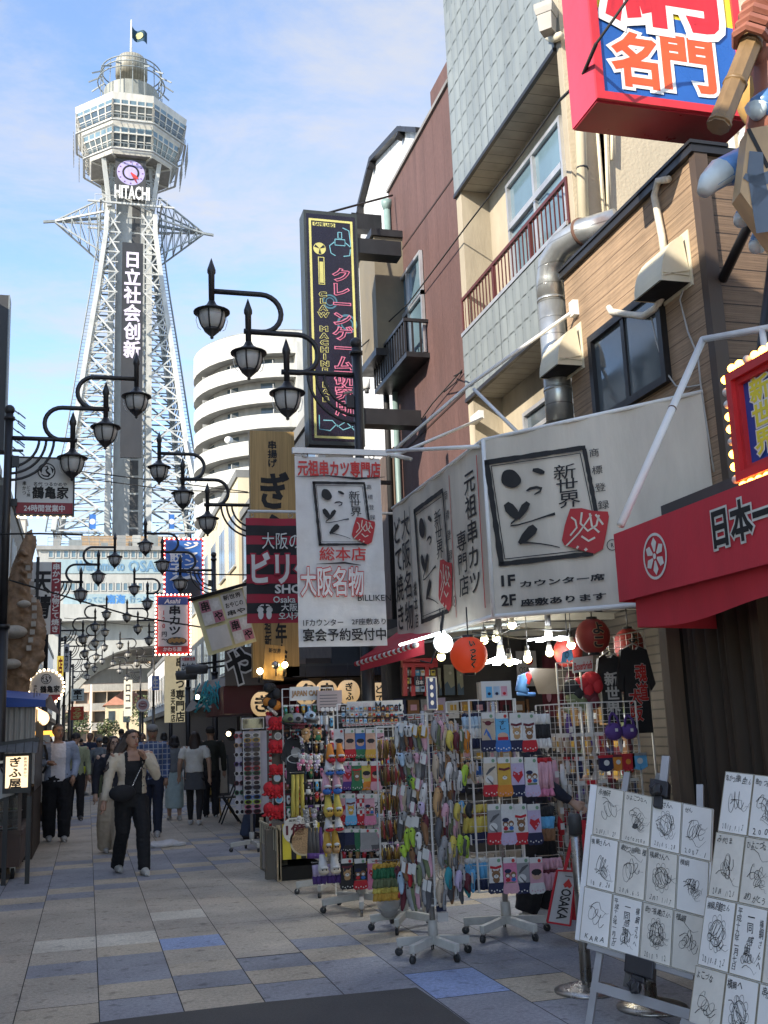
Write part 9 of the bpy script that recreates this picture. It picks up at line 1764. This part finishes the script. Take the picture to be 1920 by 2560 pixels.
person(222,1988,1.76,R(35),'man in navy polo shirt and grey shorts standing farther down the street',(.30,.19,.14),('short',(.04,.03,.025)),('navy_polo',(.018,.028,.06),'short'),None,('shorts',(.10,.10,.10)),(.22,.22,.2),.05,[(.17,-.01,.66),(.10,-.12,.62)],None,R(-40),.013,fat=1.15)
o,T,s,par=person(247,2002,1.60,R(-30),'person in grey cap and olive trousers with a yellow green bag',(.36,.23,.16),('short',(.10,.09,.08)),('grey_blue_top',(.20,.23,.25),'long'),None,('trousers',(.10,.115,.06)),(.4,.4,.38),.07,None,[(-.17,-.02,.66),(-.15,-.10,.55)],R(10),.013,glasses='dark',cap_c=(.16,.17,.18))
q=MB(); limb(q,[V((-.23,-.16,.56))*s,V((-.24,-.16,.50))*s,V((-.25,-.16,.43))*s],[.07*s,.085*s,.07*s]); q=remesh(q,.02,M('neon_yellow_bag',(.55,.62,.03),.45,var=.12,bump=.3,bsc=10),4); q.xf(T); q.build('shoulder_bag',label='bright yellow green bag carried by the person in grey cap',cat='bag')
person(186,2050,1.70,R(8),'person in pale green jacket and black trousers half hidden behind the white t-shirt man',(.40,.25,.18),('short',(.025,.02,.02)),('pale_green_jacket',(.30,.34,.22),'long'),None,('trousers',(.012,.012,.014)),(.05,.05,.05),.12,None,None,R(-10),.013,cap_c=(.03,.03,.035))
person(113,2066,1.66,R(5),'dark haired woman in black mostly hidden behind the white t-shirt man',(.42,.27,.2),('long',(.02,.016,.016)),('black_top',(.02,.02,.022),'long'),None,('trousers',(.02,.02,.024)),(.36,.35,.33),.05,None,None,R(15),.013)
o,T,s,par=person(302,1975,1.86,R(178),'tall man in light blue shirt holding a phone up above the crowd',(.22,.13,.09),('short',(.02,.016,.014)),('light_blue_shirt',(.28,.36,.46),'short'),None,('trousers',(.03,.035,.05)),(.2,.2,.2),.04,None,[(-.16,-.06,.84),(-.11,-.10,.985)],0,.014)
q=MB(); q.cbox(V((-.10,-.13,1.06))*s,(.08,.012,.16),black); q.xf(T); q.build('mobile_phone',label='dark mobile phone held up by the tall man in light blue shirt',cat='phone')
person(330,1990,1.80,R(5),'man in sunglasses facing the camera behind the woman in front',(.38,.22,.16),('short',(.03,.025,.02)),('dark_shirt',(.03,.03,.035),'short'),None,('trousers',(.03,.03,.04)),(.1,.1,.1),.05,None,None,0,.014,glasses='dark')
for i,(px,py,h_,rz,c1,c2,lb) in enumerate(((262,1975,1.66,170,(.05,.05,.055),(.03,.03,.04),'person in dark clothes seen from behind, between the two tall men'),(200,1965,1.62,190,(.5,.48,.42),(.05,.05,.06),'person in white top with dark hair seen from behind on the left'),(355,1965,1.72,10,(.10,.10,.12),(.04,.04,.05),'man in dark shirt far down the street under the round sign'),(385,1958,1.68,175,(.25,.05,.05),(.04,.04,.05),'person in dark red top far down the street on the right'),(238,1940,1.7,20,(.3,.33,.4),(.06,.06,.08),'person in grey blue top, far down the street in the middle'),(165,1950,1.6,160,(.04,.04,.05),(.03,.03,.03),'person in black far down the street on the left'),(410,1975,1.7,185,(.12,.12,.13),(.03,.03,.03),'man in dark grey walking away by the easels'),(275,1925,1.7,0,(.45,.42,.38),(.05,.06,.1),'farthest person in pale top under the arch'))):
    person(px,py,h_,R(rz),lb,(.38,.24,.17),('short' if i%2 else 'bob',(.02,.016,.014)),('far_top_%d'%i,c1,'long'),None,('trousers',c2),(.2,.2,.2),.08,vox=.017)
# shopkeeper behind the sock rack, person behind the sunglasses rack
o,T,s,par=person(1352,2292,1.62,R(60),'shopkeeper in dark clothes and face mask behind the tall sock rack',(.40,.26,.19),('bob',(.012,.011,.012)),('shop_navy_top',(.018,.02,.035),'long'),None,('trousers',(.012,.012,.014)),(.40,.38,.36),.06,[(.13,-.06,.68),(.14,-.22,.66)],[(-.13,-.05,.68),(-.08,-.2,.56)],R(-10),.010,wide=1.5)
q=MB(); q.ball(V((0,-.055,.895))*s,(.036*s,.026*s,.026*s),M('face_mask_white',(.5,.5,.5),.7),12,8); q.xf(Matrix.Translation(V((0,0,0)))); q.xf(T); q.build('face_mask',par)
person(622,2098,1.68,R(95),'person in dark jacket and jeans behind the sunglasses rack',(.40,.25,.18),('short',(.02,.018,.016)),('charcoal_jacket',(.03,.03,.033),'long'),None,('trousers',(.03,.045,.085)),(.02,.02,.02),.05,vox=.012)
q=MB(); p=gp(395,2118); qq=MB()
for i,(dx,dy,a,b_,h_) in enumerate(((0,0,.22,.16,.06),(.15,.03,.16,.12,.07),(-.12,.04,.14,.12,.05),(.3,-.02,.10,.08,.05))): qq.ball(p+V((dx,dy,h_*.4)),(a,b_,h_),None,14,8)
q=remesh(qq,.012,clothm('dropped_white_cloth',(.52,.52,.53)),3,.02,9)
for v in q.v: v.z=max(v.z,.003+.002*noise.noise(v*9))
q.build('dropped_cloth',label='white cloth bundle lying on the paving behind the woman in cream jacket',cat='cloth')
